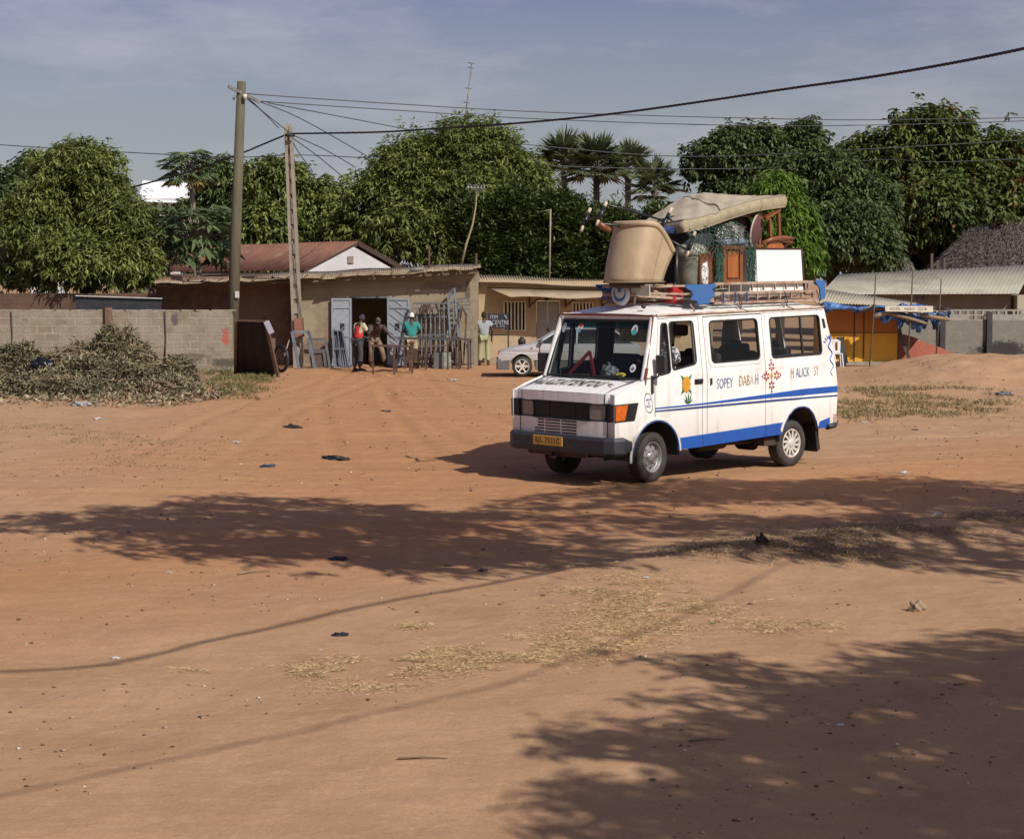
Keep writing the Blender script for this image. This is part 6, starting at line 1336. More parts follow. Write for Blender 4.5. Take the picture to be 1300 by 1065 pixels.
for s in (1, -1):
    for i in range(9): x = -1.55-i*.262; mb.beam((x, s*.822, Z0+.018), (x, s*.822, Z1-.018), .03, .02, (1, 0, 0))
    for i in range(8): x = -1.70-i*.262; mb.beam((x, s*.822, Z1+.018), (x, s*.822, Z2-.018), .026, .02, (1, 0, 0))
build_split(mb, 'upright', rackp, rack)
mb = MB(VB)
for s in (1, -1):
    for i in (0, 1, 2): x = -1.552-i*.262; mb.beam((x, s*.842, Z0), (x, s*.842, Z1), .045, .012, (1, 0, 0))
    pz = [(-.74, 2.645), (-1.38, 2.645), (-1.385, 2.60), (-1.30, 2.57), (-1.36, 2.50), (-1.27, 2.44), (-1.24, 2.375), (-1.02, 2.365), (-.97, 2.42), (-.84, 2.44), (-.90, 2.50), (-.87, 2.555), (-.76, 2.60)]
    mb.poly(pz, lambda x, z: (x, s*.86, z), .018, (), TD(s))
    mb.poly([(-3.66, 2.65), (-3.90, 2.64), (-3.91, 2.37), (-3.80, 2.36), (-3.78, 2.52), (-3.70, 2.60)], lambda x, z: (x, s*.86, z), .02, (), TD(s))
build_split(mb, 'blue_plate', rackb, rack)
mb = MB(VB)
for x in (-.9, -1.9, -2.9, -3.7):
    for s in (1, -1): mb.beam((x, s*.80, Z0), (x-.01, s*.87, ZT+.04), .02, .02)
build_split(mb, 'rack_foot', rackp, rack)
mb = MB(VB)
for x in (-1.9, -2.95, -3.72): mb.tube([(x, .84, 2.5), (x-.03, .87, 2.36), (x+.03, .90, 2.29), (x-.12, .915, 2.24)], .008, 5)
build_split(mb, 'tie_rope', black, rack)
mb = MB(VB); mb.box((-.33, .34, 2.575), (.02, .46, .15)); mb.build('front_board', mat('grey_board', (.50, .48, .44), (.4, .38, .34), 5, .8, .1), rack, .005)
Md = VB @ Matrix.Translation((-.29, .06, 2.535)) @ Matrix.Rotation(R(90), 4, 'Y')
mb = MB(); mb.lathe([(.001, -.012), (.165, -.012), (.172, 0), (.165, .012), (.001, .012)], 30, Md); em = mb.build('round_emblem', mat('emblem_white', (.62, .62, .60), (.5, .5, .48), 5, .6, .1), rack)
mb = MB(VB); c_ = (-.275, .05, 2.545)
out = [(.118*math.cos(R(a)), .118*math.sin(R(a))) for a in range(155, 386, 10)]; inn = [(.098*math.cos(R(a)), .098*math.sin(R(a))+.026) for a in range(385, 154, -10)]
mb.poly(out+inn, lambda y, z: (c_[0], c_[1]+y, c_[2]+z-.01), .004, (), (-1, 0, 0))
st = [((.062 if i % 2 == 0 else .026)*math.sin(i*PI/5), (.062 if i % 2 == 0 else .026)*math.cos(i*PI/5)+.045) for i in range(10)]
mb.poly(st, lambda y, z: (c_[0], c_[1]+y, c_[2]+z), .004, (), (-1, 0, 0)); mb.build('crescent_and_star', rackb, em)
# warning triangle and cloth on the dashboard
mb = MB(VB); tri = [(.10, -.17, 1.74), (.12, -.58, 1.40), (.12, -.07, 1.38)]
for i in range(3): mb.beam(tri[i], tri[(i+1) % 3], .05, .012, (1, 0, 0))
tag(mb.build('warning_triangle', mat('triangle_red', (.45, .03, .035), (.3, .02, .03), 5, .4, 0)), 'red warning triangle standing behind the minibus windscreen', 'warning triangle')
ck = mat('grey_pattern_cloth', (.30, .30, .34), (.04, .04, .05), 22, .9, .3, lo=.46, hi=.54, kind='obj')
mb = MB(VB); mb.grid(16, 10, lambda a, v: (.08+.10*math.sin(v*PI)*math.cos(a*2*PI)+.02*math.sin(a*19), .17+.14*math.sin(v*PI)*math.sin(a*2*PI)+.02*math.sin(a*13+v*9), 1.33+.26*(1-v)+.02*math.sin(a*17+v*7)))
tag(mb.build('bundled_cloth', ck), 'grey patterned cloth bundled on the minibus dashboard', 'cloth')
# ---------------------------------------------------------------- the load on the roof
def vpt(x, y, z): return VB @ Vector((x, y, z))
beige = mat('beige_leather', (.42, .315, .20), (.35, .26, .165), 4, .55, .22, bdist=.012, c3=(.30, .22, .14), s3=2, lo3=.55, hi3=.75, kind='obj')
brown = mat('brown_wood', (.24, .085, .028), (.15, .052, .02), 3, .4, .15, stretch=(6, 6, 1), kind='obj'); ply = mat('plywood_brown', (.16, .06, .026), (.10, .04, .02), 2, .6, .1, kind='obj')
LG = 'household goods tied on the minibus roof'
# tub armchair
t = thing('tub_armchair', 'beige barrel-backed tub armchair at the front of the minibus roof load', 'armchair', tuple(vpt(-.3, .1, 2.7)), 0, LG)
def U(f, top):
    """plan of the shell: f 0..1 from the near arm end round the back to the far one"""
    L = .50 if not top else .36; xb = -.02 if not top else -.26; w_ = .36 if top else .35; xe = -.66 if not top else -.90
    n1_ = .32
    if f < n1_: k = f/n1_; return Vector((xe+(xb-w_*.75-xe)*k, w_))
    if f > 1-n1_: k = (1-f)/n1_; return Vector((xe+(xb-w_*.75-xe)*k, -w_))
    a = PI/2-(f-n1_)/(1-2*n1_)*PI; return Vector((xb-w_*.75+w_*.75*math.cos(a), w_*math.sin(a)))
def rimz(f): k = min(f, 1-f)*2; return 3.10+.40*math.sin(min(1, k*1.15)*PI/2)
def shell(f, v, inn=0.):
    b_ = U(f, 0); a = U(f, 1); c_ = Vector((-.35, 0)); p = b_.lerp(a, v**1.3); p = p+(c_-p)*inn
    return vpt(p.x, p.y+.17, 2.68+(rimz(f)-2.68)*v+.012*math.sin(f*9)*v)
mb = MB(); mb.grid(48, 10, lambda a, v: shell(a, v)); mb.grid(48, 10, lambda a, v: shell(a, v, .17))
for e in (0, 1): mb.grid(1, 10, lambda a, v, e=e: shell(e, v, .17*a))
mb.grid(48, 1, lambda a, v: shell(a, 0, .17*v)); mb.build('shell', beige, t)
mb = MB(); mb.tube([shell(i/48, 1, .05) for i in range(49)], .048, 10); mb.build('rolled_rim', beige, t)
mb = MB(); mb.tube([shell(.19, v/10) for v in range(11)], .006, 4); mb.tube([shell(.03, v/10, -.005) for v in range(11)], .010, 5); mb.tube([shell(i/48, .02, -.01) for i in range(49)], .010, 5); mb.build('seam_piping', mat('tan_piping', (.27, .19, .115), None, 4, .7, 0), t)
mb = MB(VB); mb.bx(-.62, -.30, -.18, .40, 2.70, 2.95); mb.build('seat', beige, t, .04)
mb = MB(VB)
mb.lathe([(.25, 0), (.25, .06), (.2, .065), (.001, .07)], 22, Matrix.Translation((-.32, .15, 2.615))); mb.build('base', mat('dark_base', (.10, .055, .035), None, 4, .6, .1), t)
# upturned metal table: black legs with pale feet
pale = mat('pale_tip', (.52, .44, .33), (.40, .33, .25), 4, .6, 0); blk = mat('black_enamel', (.014, .014, .018), (.02, .02, .024), 5, .35, 0)
t = thing('upturned_table', 'upturned black tubular stool frame with pale wooden tipped legs', 'table frame', tuple(vpt(-.6, .1, 3.2)), 0, LG)
LGS = [((.22, .10, 3.47), (.02, .10, 3.79)), ((-.98, .14, 3.31), (-1.26, .16, 3.72)), ((-.99, .66, 3.03), (-1.20, .64, 3.37)), ((.05, -.36, 3.40), (-.16, -.38, 3.72))]
for a, b_ in LGS:
    a, b_ = vpt(*a), vpt(*b_); mb = MB(); mb.tube([a.lerp(b_, .22), a.lerp(b_, .8)], .027, 8); l_ = mb.build('leg', blk, t)
    mb = MB(); mb.tube([a, a.lerp(b_, .24)], [.022, .026], 8); mb.tube([a.lerp(b_, .78), b_], [.026, .024], 8); mb.build('leg_tip', pale, l_)
mb = MB(VB); mb.tube([(.04, .10, 3.76), (-.42, .11, 3.68), (-1.05, .15, 3.55), (-1.45, .17, 3.47)], .016, 6); mb.tube([(.17, .10, 3.50), (-.3, .10, 3.46), (-.95, .14, 3.42)], .018, 6); mb.tube([(-.6, .12, 3.41), (-.9, .5, 3.24), (-1.0, .66, 3.12)], .018, 6); mb.tube([(-1.15, .15, 3.6), (-1.16, .64, 3.3)], .014, 6); mb.tube([(-.04, -.36, 3.55), (.1, .10, 3.62)], .014, 6)
mb.build('frame', blk, t)
mb = MB(VB); mb.tube([(.20, .12, 3.50), (.10, .14, 3.44), (.02, .16, 3.40)], .045, 7); mb.build('wooden_bracket', brown, t)
mb = MB(VB); mb.tube([(-.94, .5, 2.40), (-.95, .52, 3.14)], .026, 8); tag(mb.build('iron_post', blk), 'black upright post beside the open side of the tub armchair', 'post', LG)
# mattress
near = [(-1.06, 3.56), (-1.42, 3.61), (-1.79, 3.665), (-2.3, 3.745), (-2.8, 3.84), (-3.34, 3.925)]; far = [(-1.20, 3.47), (-1.70, 3.70), (-2.20, 3.88), (-2.65, 3.94), (-3.2, 3.93), (-3.95, 3.95)]
def crv(L, u): s = u*(len(L)-1); i = min(int(s), len(L)-2); k = s-i; return (L[i][0]*(1-k)+L[i+1][0]*k, L[i][1]*(1-k)+L[i+1][1]*k)
def mt(u, v, d):
    a = crv(near, u); b_ = crv(far, u); x = a[0]*(1-v)+b_[0]*v; z = a[1]*(1-v)+b_[1]*v+.07*math.sin(PI*v)*math.sin(PI*min(1, u*1.3))-.03*math.sin(u*2*PI+.6); y = .56-1.06*v
    return vpt(x, y, z-d+(0. if d > .05 else .015*math.sin(u*34)*math.sin(v*16)-.03*math.exp(-((u-.38-.1*v)/.03)**2)))
mcloth = mat('old_mattress_cloth', (.40, .345, .26), (.33, .28, .21), 4, .9, .4, c3=(.22, .175, .12), s3=3, lo3=.56, hi3=.72, kind='obj')
mside = mat('mattress_side', (.36, .31, .205), (.27, .225, .15), 9, .9, .4, stretch=(1, 1, 1), kind='obj')
t = thing('mattress', 'old beige mattress sagging across the top of the minibus load', 'mattress', tuple(vpt(-2.3, 0, 3.5)), 0, LG)
mb = MB(); mb.grid(60, 24, lambda u, v: mt(u, v, 0)); mb.grid(60, 24, lambda u, v: mt(u, v, .17)); mb.build('cover', mcloth, t)
mb = MB()
def sd(f, d):
    """round the four sides"""
    if f < .4: u, v = f/.4, 0
    elif f < .5: u, v = 1, (f-.4)/.1
    elif f < .9: u, v = 1-(f-.5)/.4, 1
    else: u, v = 0, 1-(f-.9)/.1
    p = mt(u, v, .17*d); c_ = mt(.5, .5, .075); o_ = Vector((p.x-c_.x, p.y-c_.y, 0)).normalized(); return p+o_*.035*math.sin(PI*d)
mb.grid(120, 5, sd); mb.build('side_band', mside, t)
mb = MB(); mb.tube([sd(i/160, 0) for i in range(161)], .009, 5); mb.tube([sd(i/160, 1) for i in range(161)], .009, 5); mb.tube([mt(.42+.02*math.sin(v*.9), v/10, -.012) for v in range(11)], .009, 5); mb.tube([sd(.31, d/4) for d in range(5)], .009, 4); mb.build('piping', mat('mattress_piping', (.30, .235, .17), None, 4, .8, 0), t)
# dark bundles under the mattress
def lump(name, label, cat, c_, r_, m, seed, tagit=True, n=26, parent=None, amp=.12):
    mb = MB()
    def fn(a, v):
        th_ = a*2*PI; ph = (v-.5)*PI; d = Vector((math.cos(ph)*math.cos(th_), math.cos(ph)*math.sin(th_), math.sin(ph)))
        k = 1+amp*(math.sin(d.x*5+seed)+math.sin(d.y*6+seed*2)+math.sin(d.z*7+d.x*4+seed))*.5+amp*.4*math.sin(d.x*17+d.z*13+seed)
        e = Vector([math.copysign(abs(q)**.75, q) for q in d]); return vpt(c_[0]+e.x*r_[0]*k, c_[1]+e.y*r_[1]*k, c_[2]+e.z*r_[2]*k)
    mb.grid(n, n//2, fn); o = mb.build(name, m, parent)
    return tag(o, label, cat, LG) if tagit else o
dkc = mat('dark_cloth', (.028, .028, .035), (.045, .045, .055), 8, .9, .4, kind='obj'); bluc = mat('navy_cloth', (.03, .06, .20), (.02, .03, .10), 8, .8, .3, kind='obj')
lump('cloth_bundle', 'dark bundle under the net between the armchair and the silver packet', 'bundle', (-1.55, .05, 3.14), (.48, .42, .42), dkc, 1)
lump('cloth_bundle', 'dark bundle wedged under the right half of the mattress', 'bundle', (-2.55, -.02, 3.22), (.55, .42, .46), mat('brown_cloth', (.06, .035, .028), (.04, .025, .02), 6, .9, .3), 3)
lump('cloth_bundle', 'flat navy blue bundle under the tip of the mattress', 'bundle', (-1.02, .05, 3.40), (.36, .38, .07), bluc, 5)
lump('wrapped_packet', 'shiny silver wrapped packet above the brown cabinet', 'packet', (-2.17, .40, 3.34), (.25, .24, .17), mat('silver_foil', (.45, .45, .42), (.14, .12, .10), 12, .22, .9, metal=.6, lo=.44, hi=.55, kind='obj', bdist=.03), 7)
lump('wrapped_packet', 'grey blue plastic roll lying on top of the brown cabinet', 'packet', (-2.02, .62, 3.22), (.32, .14, .055), mat('grey_plastic', (.22, .24, .30), (.10, .11, .15), 9, .3, .5, kind='obj'), 9)
# tin drum with a pale mouth
t = thing('enamel_pail', 'dull green pail with a pale rim under the cargo net', 'pail', tuple(vpt(-1.27, .48, 2.45)), 0, LG)
Mp = VB @ Matrix.Translation((-1.27, .50, 2.42)); mb = MB(); mb.lathe([(.001, .0), (.17, 0), (.19, .3), (.21, .58), (.215, .62)], 24, Mp); mb.build('body', mat('pail_green', (.10, .115, .09), (.20, .20, .16), 6, .5, .2), t)
mb = MB(); mb.lathe([(.215, .62), (.235, .63), (.24, .68), (.20, .76), (.10, .79), (.001, .795)], 24, Mp); mb.build('lid', mat('pail_pale', (.34, .34, .27), (.22, .23, .19), 7, .5, .3), t)
lump('paper_scrap', 'white crumpled plastic hanging from the green pail', 'plastic bag', (-1.30, .73, 2.80), (.07, .02, .16), mat('white_scrap', (.70, .70, .70), (.16, .17, .15), 26, .7, .4, lo=.48, hi=.54), 4)
# cabinet
t = thing('wooden_cabinet', 'small brown wooden cabinet with a panelled door behind the cargo net', 'cabinet', tuple(vpt(-1.7, .55, 2.62)), 0, LG)
mb = MB(VB); mb.bx(-1.20, -1.66, .25, .735, 2.64, 3.09); mb.bx(-1.665, -2.10, .25, .74, 2.64, 3.18); mb.build('carcass', ply, t, .02)
mb = MB(VB)
for q in ((-1.665, -1.735, 2.645, 3.175), (-2.03, -2.10, 2.645, 3.175), (-1.736, -2.029, 3.12, 3.175), (-1.736, -2.029, 2.645, 2.69)): mb.bx(q[0], q[1], .742, .765, q[2], q[3])
d_ = mb.build('door', brown, t, .005)
mb = MB(VB); mb.poly(rrect(-2.0, -1.765, 2.72, 3.09, .01), lambda x, z: (x, .758, z), .012, (), (0, -1, 0)); mb.build('door_panel', mat('orange_wood', (.34, .115, .03), (.24, .075, .022), 3, .4, .1, stretch=(6, 6, 1), kind='obj'), d_, .004)
# white box / freezer lid
t = thing('white_chest', 'plain white chest with a dark right edge, largest flat side facing the road', 'chest', tuple(vpt(-2.8, .5, 2.45)), 0, LG)
mb = MB(VB); mb.poly([(-2.17, 3.115), (-3.44, 3.105), (-3.50, 2.43), (-2.25, 2.43)], lambda x, z: (x, .775, z), .5, (), (0, -1, 0)); mb.build('body', mat('chest_white', (.82, .82, .80), (.77, .77, .75), 2, .4, .02), t, .012)
mb = MB(VB); mb.beam((-3.452, .775, 3.10), (-3.512, .775, 2.43), .02, .03, (0, 1, 0)); mb.beam((-2.16, .77, 3.128), (-3.44, .77, 3.118), .03, .02); mb.build('edge_strip', mat('maroon_edge', (.07, .02, .03), None, 4, .5, 0), t)
mb = MB(VB); mb.beam((-2.37, .783, 3.11), (-2.40, .783, 2.43), .006, .008, (0, 1, 0)); mb.build('panel_joint', mat('grey_joint', (.25, .25, .25), None, 4, .5, 0), t)
# wooden chairs
t = thing('wooden_chair', 'upturned wooden chair with a round padded seat under the mattress end', 'chair', tuple(vpt(-3.0, .4, 3.1)), 0, LG)
mb = MB(); Ms = VB @ Matrix.Translation((-2.83, .42, 3.40)) @ Matrix.Rotation(R(78), 4, 'X') @ Matrix.Rotation(R(20), 4, 'Y'); mb.lathe([(.001, -.03), (.21, -.03), (.235, 0), (.21, .03), (.001, .035)], 26, Ms); mb.build('seat', mat('seat_plum', (.13, .05, .045), (.09, .04, .04), 5, .8, .2), t)
mb = MB(); mb.tube([Ms @ Vector((.24*math.cos(i*PI/14), .24*math.sin(i*PI/14), 0)) for i in range(29)], .014, 6, False); mb.build('seat_piping', mat('cream_piping', (.5, .44, .36), None, 4, .7, 0), t)
for a, b_ in (((-3.22, .55, 3.13), (-3.22, .52, 3.70)), ((-3.05, .52, 3.14), (-3.03, .5, 3.66)), ((-3.30, .1, 3.14), (-3.32, .1, 3.66))):
    mb = MB(VB); mb.beam(a, b_, .045, .035); mb.build('leg', brown, t)
mb = MB(VB); mb.beam((-2.90, .53, 3.57), (-3.24, .53, 3.69), .05, .035); mb.beam((-2.55, .3, 3.62), (-3.0, .52, 3.56), .04, .03); mb.beam((-3.04, .5, 3.62), (-2.7, .1, 3.60), .03, .06); mb.build('stretcher', brown, t)
t = thing('wooden_chair', 'wooden chair lying on its curved back rail above the white chest', 'chair', tuple(vpt(-3.1, .4, 3.12)), 0, LG)
mb = MB(VB); mb.tube([(-2.76, .60, 3.215), (-2.95, .64, 3.27), (-3.2, .64, 3.285), (-3.62, .50, 3.275)], [.026, .032, .034, .020], 8); mb.tube([(-3.1, .62, 3.26), (-3.35, .55, 3.235), (-3.60, .48, 3.215)], .024, 7); mb.tube([(-3.60, .49, 3.22), (-3.42, .42, 3.14)], .022, 7); mb.build('back_rail', brown, t)
mb = MB(VB); mb.poly(arc(-3.06, 3.10, .20, 0, 180, 14), lambda x, z: (x, .60, 3.115+(z-3.10)*.62), .04, (), (0, -1, 0)); mb.build('seat', mat('orange_wood', (.34, .115, .03)), t, .006)
mb = MB(VB); mb.beam((-2.8, .2, 3.16), (-3.5, .25, 3.18), .04, .04); mb.build('stretcher', brown, t)
# red can on the front of the rack
t = thing('red_can', 'red fuel can standing at the front of the roof rack', 'fuel can', tuple(vpt(-.92, .52, 2.4)), 0, LG)
mb = MB(VB); mb.box((-.92, .50, 2.505), (.22, .16, .25)); mb.build('body', mat('can_red', (.42, .025, .025), (.3, .02, .02), 5, .4, .1), t, .02)
mb = MB(VB); mb.tube([(-.92, .5, 2.63), (-.92, .5, 2.67)], .03, 10); mb.build('cap', black, t)
# jumble on the rack floor
for (c_, r_, col_, lb, sd_) in (((-1.75, .52, 2.50), (.22, .2, .08), (.36, .37, .33), 'crumpled pale sack under the brown cabinet', 2), ((-3.0, .55, 2.44), (.5, .16, .05), (.17, .07, .04), 'brown sack squeezed along the bottom rail', 6), ((-.70, .15, 2.50), (.22, .2, .07), (.42, .28, .16), 'tan folded mat in front of the red can', 8)):
    lump('sack', lb, 'sack', c_, r_, mat('sack_%.2f' % col_[0], col_, tuple(x*.5 for x in col_), 9, .9, .4, kind='obj'), sd_)
# cargo net
mb = MB(); netm = mat('net_green', (.030, .085, .060), (.045, .11, .085), 12, .9, .1)
def ns(i, j):
    """surface of the net: i along the van, j downwards, in units of .055 m"""
    x = -.98-i*.052; z = 3.56-j*.050; y = .44+.36*min(1, j/8)**.7+.02*math.sin(i*.9+j*.5)
    if z < 3.2: y = max(y, .80)
    return vpt(x+.012*math.sin(j*1.7+i*.6), y, z+.012*math.sin(i*1.9+j))
def keep(i, j):
    x = -.98-i*.052; z = 3.56-j*.05
    if z > 3.52-.0 + .10*(x+1.0): pass
    if z > 3.40+(-x-.98)*.13: return False
    if z > 3.05: return -2.36 < x
    if z > 2.66: return (-1.62 < x < -1.42) or (-2.36 < x < -2.14) or (z > 2.96 and -1.7 < x < -1.3)
    return False
for i in range(28):
    for j in range(20):
        if (i+j) % 2: continue
        for di, dj in ((1, 1), (-1, 1)):
            if 0 <= i+di < 28 and keep(i, j) and keep(i+di, j+dj): mb.tube([ns(i, j), ns(i+di, j+dj)], .0055, 3, False, False)
for k_, (xc, w_) in enumerate(((-1.53, .07), (-2.24, .08))):
    for q in range(26):
        x0_ = xc+rnd.uniform(-w_, w_); pts = [vpt(x0_+.03*math.sin(z_*7+q), .80+.012*math.sin(q+z_*9), 3.15-z_*.5) for z_ in np.linspace(0, 1, 9)]; mb.tube(pts, .006, 3, False, False)
tag(mb.build('cargo_net', netm), 'dark green cargo net draped over the middle of the roof load', 'net', LG)
# ---------------------------------------------------------------- people
def skin_mesh(V, Ed, Rad, M, sub=2):
    me = bpy.data.meshes.new('s'); me.from_pydata([tuple(v) for v in V], Ed, []); o = bpy.data.objects.new('s', me); C.objects.link(o)
    sk = o.modifiers.new('k', 'SKIN'); sk.use_smooth_shade = True
    for i, r_ in enumerate(Rad):
        d = me.skin_vertices[0].data[i]; d.radius = (r_, r_) if not isinstance(r_, tuple) else r_; d.use_root = (i == 0)
    ss = o.modifiers.new('u', 'SUBSURF'); ss.levels = sub; ss.render_levels = sub
    bpy.context.view_layer.update(); m2 = bpy.data.meshes.new_from_object(o.evaluated_get(bpy.context.evaluated_depsgraph_get()))
    bpy.data.objects.remove(o); m2.transform(M); return m2
def join_mesh(meshes):
    bm = bmesh.new()
    for m in meshes: bm.from_mesh(m); bpy.data.meshes.remove(m)
    me = bpy.data.meshes.new('j'); bm.to_mesh(me); bm.free(); me.polygons.foreach_set('use_smooth', [True]*len(me.polygons)); return me
skinm = mat('dark_skin', (.055, .028, .018), (.04, .02, .013), 5, .55, .1, kind='obj')
def person(label, loc, rz, J, shirt, trousers, hat=None, sleeve=.6, vest=None, shoes=(.03, .025, .022), scale=1., loose=1., seated=False, group=None):
    """J: joints in the figure's own axes (x right, y forward, z up), metres"""
    M = Matrix.Translation(Vector(loc)) @ Matrix.Rotation(rz, 4, 'Z') @ Matrix.Scale(scale, 4)
    t = thing('person', label, 'person', loc, 0, group)
    g = {k: Vector(v) for k, v in J.items()}
    names = ['pelvis', 'waist', 'chest', 'neck', 'head0', 'hipL', 'kneeL', 'ankL', 'toeL', 'hipR', 'kneeR', 'ankR', 'toeR', 'shL', 'elL', 'wrL', 'haL', 'shR', 'elR', 'wrR', 'haR']
    g['head0'] = g['neck'].lerp(g['head'], .55)
    idx = {n_: i for i, n_ in enumerate(names)}
    Ed = [('pelvis', 'waist'), ('waist', 'chest'), ('chest', 'neck'), ('neck', 'head0'), ('pelvis', 'hipL'), ('hipL', 'kneeL'), ('kneeL', 'ankL'), ('ankL', 'toeL'), ('pelvis', 'hipR'), ('hipR', 'kneeR'), ('kneeR', 'ankR'), ('ankR', 'toeR'), ('chest', 'shL'), ('shL', 'elL'), ('elL', 'wrL'), ('wrL', 'haL'), ('chest', 'shR'), ('shR', 'elR'), ('elR', 'wrR'), ('wrR', 'haR')]
    Rr = dict(pelvis=.12, waist=.11, chest=.13, neck=.055, head0=.055, hipL=.085, kneeL=.055, ankL=.038, toeL=.035, hipR=.085, kneeR=.055, ankR=.038, toeR=.035, shL=.06, elL=.042, wrL=.028, haL=.032, shR=.06, elR=.042, wrR=.028, haR=.032)
    parts = [skin_mesh([g[n_] for n_ in names], [(idx[a], idx[b_]) for a, b_ in Ed], [Rr[n_] for n_ in names], M, 1)]
    # head with face
    hd = g['head']; up_ = (hd-g['neck']).normalized(); fw_ = g.get('look', Vector((0, 1, 0))); fw_ = (fw_-up_*fw_.dot(up_)).normalized(); rt = fw_.cross(up_).normalized()
    mb = MB(M @ basis(rt, fw_, up_, hd))
    def hfn(a, v):
        th_ = a*2*PI; ph = (v-.5)*PI; x, y, z = math.cos(ph)*math.sin(th_), math.cos(ph)*math.cos(th_), math.sin(ph)
        k = 1-.22*max(0, -z)*(.6+.4*(y < 0)); nose = .022*math.exp(-((x/.16)**2+((z+.05)/.22)**2)) if y > .5 else 0; jaw = .012*max(0, -z)*max(0, y); eye = -.010*(math.exp(-(((abs(x)-.38)/.14)**2+((z-.1)/.12)**2))) if y > .4 else 0
        return (x*.076*k, y*.096*(k+.03)+nose+jaw+eye+.005, z*.118)
    mb.grid(28, 20, hfn); 
    for s_ in (-1, 1): mb.lathe([(.001, -.012), (.022, -.008), (.028, .0), (.02, .006), (.001, .002)], 10, basis(Vector((0, 1, 0)), Vector((0, 0, 1)), Vector((s_, 0, 0)), (s_*.077, -.005, -.005)))
    mb.tube([(-.022, .094, -.052), (0, .100, -.050), (.022, .094, -.052)], [.003, .006, .003], 5)
    me = bpy.data.meshes.new('h'); me.from_pydata(mb.v, [], mb.f); parts.append(me)
    # hands
    for s_, el, wr_, ha in ((-1, 'elL', 'wrL', 'haL'), (1, 'elR', 'wrR', 'haR')):
        d = (g[ha]-g[wr_]).normalized(); sd_ = d.cross(Vector((0, 0, 1))) if abs(d.z) < .9 else Vector((0, s_, 0)); sd_.normalize(); pn = d.cross(sd_).normalized(); hb = MB(M)
        for i, (L_, o_) in enumerate(((.068, -.028), (.078, -.009), (.072, .010), (.056, .028))):
            p0_ = g[ha]+sd_*o_; hb.tube([p0_-d*.01, p0_+d*L_*.5+pn*.006, p0_+d*L_*.8+pn*.02, p0_+d*L_+pn*.038], [.0095, .009, .008, .006], 6)
        p0_ = g[ha]-d*.03+sd_*-.03; hb.tube([p0_, p0_-sd_*.02+d*.03+pn*.01, p0_-sd_*.024+d*.055+pn*.02], [.011, .010, .007], 6)
        me = bpy.data.meshes.new('f'); me.from_pydata(hb.v, [], hb.f); parts.append(me)
    link_mesh('body', join_mesh(parts), skinm, t)
    # hair or cap
    hb = MB(M @ basis(rt, fw_, up_, hd)); hb.grid(22, 8, lambda a, v: (math.sin(a*2*PI)*.082*math.cos(v*PI/2)*1.0, math.cos(a*2*PI)*.100*math.cos(v*PI/2)-.006, .012+.116*math.sin(v*PI/2)-.045*(1-v)*(math.cos(a*2*PI) < 0)))
    if hat:
        hm = mat('hat_%.2f_%.2f' % (hat[0], hat[2]), hat, tuple(x*.8 for x in hat), 8, .9, .2, kind='obj'); hb.cur = 0
        if hat[0] > .05 and hat[0] < .5: hb.grid(8, 3, lambda a, v: (math.sin((a-.5)*2.2)*.075, .09*math.cos((a-.5)*2.0)+.06*v*math.cos((a-.5)*2.4), .02-.012*v))
        hb.build('cap', hm, t)
    else: hb.build('hair', mat('black_hair', (.010, .009, .009), None, 30, .9, .5), t)
    # shirt
    sl = sleeve; nm = ['waist2', 'waist', 'chest', 'collar', 'shL', 'slL', 'shR', 'slR']
    q = dict(g); ax_ = (g['waist']-g['chest']).normalized(); q['waist2'] = g['pelvis']+ax_*.01; q['collar'] = g['chest'].lerp(g['neck'], .75)
    q['slL'] = g['shL'].lerp(g['elL'], sl); q['slR'] = g['shR'].lerp(g['elR'], sl); l_ = loose
    ix = {n_: i for i, n_ in enumerate(nm)}; E2 = [('waist2', 'waist'), ('waist', 'chest'), ('chest', 'collar'), ('chest', 'shL'), ('shL', 'slL'), ('chest', 'shR'), ('shR', 'slR')]
    R2 = [(.165*l_, .125*l_), (.155*l_, .12*l_), (.165, .125), .066, .078, .078, .078, .078]
    c1 = shirt; sm2 = mat('shirt_%.3f_%.3f_%.3f' % tuple(c1), c1, tuple(x*.72 for x in c1), 7, .9, .5, kind='obj', bdist=.02)
    if seated and True: sm2 = mat('patterned_shirt', (.45, .45, .48), (.025, .025, .035), 24, .9, .3, lo=.47, hi=.53, kind='obj')
    me = skin_mesh([q[n_] for n_ in nm], [(ix[a], ix[b_]) for a, b_ in E2], R2, M, 2); me.name = 'shirt'; link_mesh('shirt', me, sm2, t)
    if vest:
        nm3 = ['waist2', 'waist', 'chest', 'yoke']; q['yoke'] = g['chest'].lerp(g['neck'], .45); R3 = [(.178*l_, .138*l_), (.17*l_, .132*l_), (.18, .142), (.12, .10)]
        me = skin_mesh([q[n_] for n_ in nm3], [(0, 1), (1, 2), (2, 3)], R3, M, 2); link_mesh('vest', me, mat('vest_red', vest, tuple(x*.7 for x in vest), 7, .85, .3, kind='obj'), t)
    # trousers
    nm = ['pelvis', 'hipL', 'kneeL', 'cuL', 'hipR', 'kneeR', 'cuR']; q['cuL'] = g['kneeL'].lerp(g['ankL'], .88); q['cuR'] = g['kneeR'].lerp(g['ankR'], .88)
    me = skin_mesh([q[n_] for n_ in nm], [(0, 1), (1, 2), (2, 3), (0, 4), (4, 5), (5, 6)], [(.15, .12), .105, .085, .078, .105, .085, .078], M, 2)
    link_mesh('trousers', me, mat('trousers_%.3f_%.3f' % (trousers[0], trousers[2]), trousers, tuple(x*.72 for x in trousers), 7, .9, .5, kind='obj', bdist=.02), t)
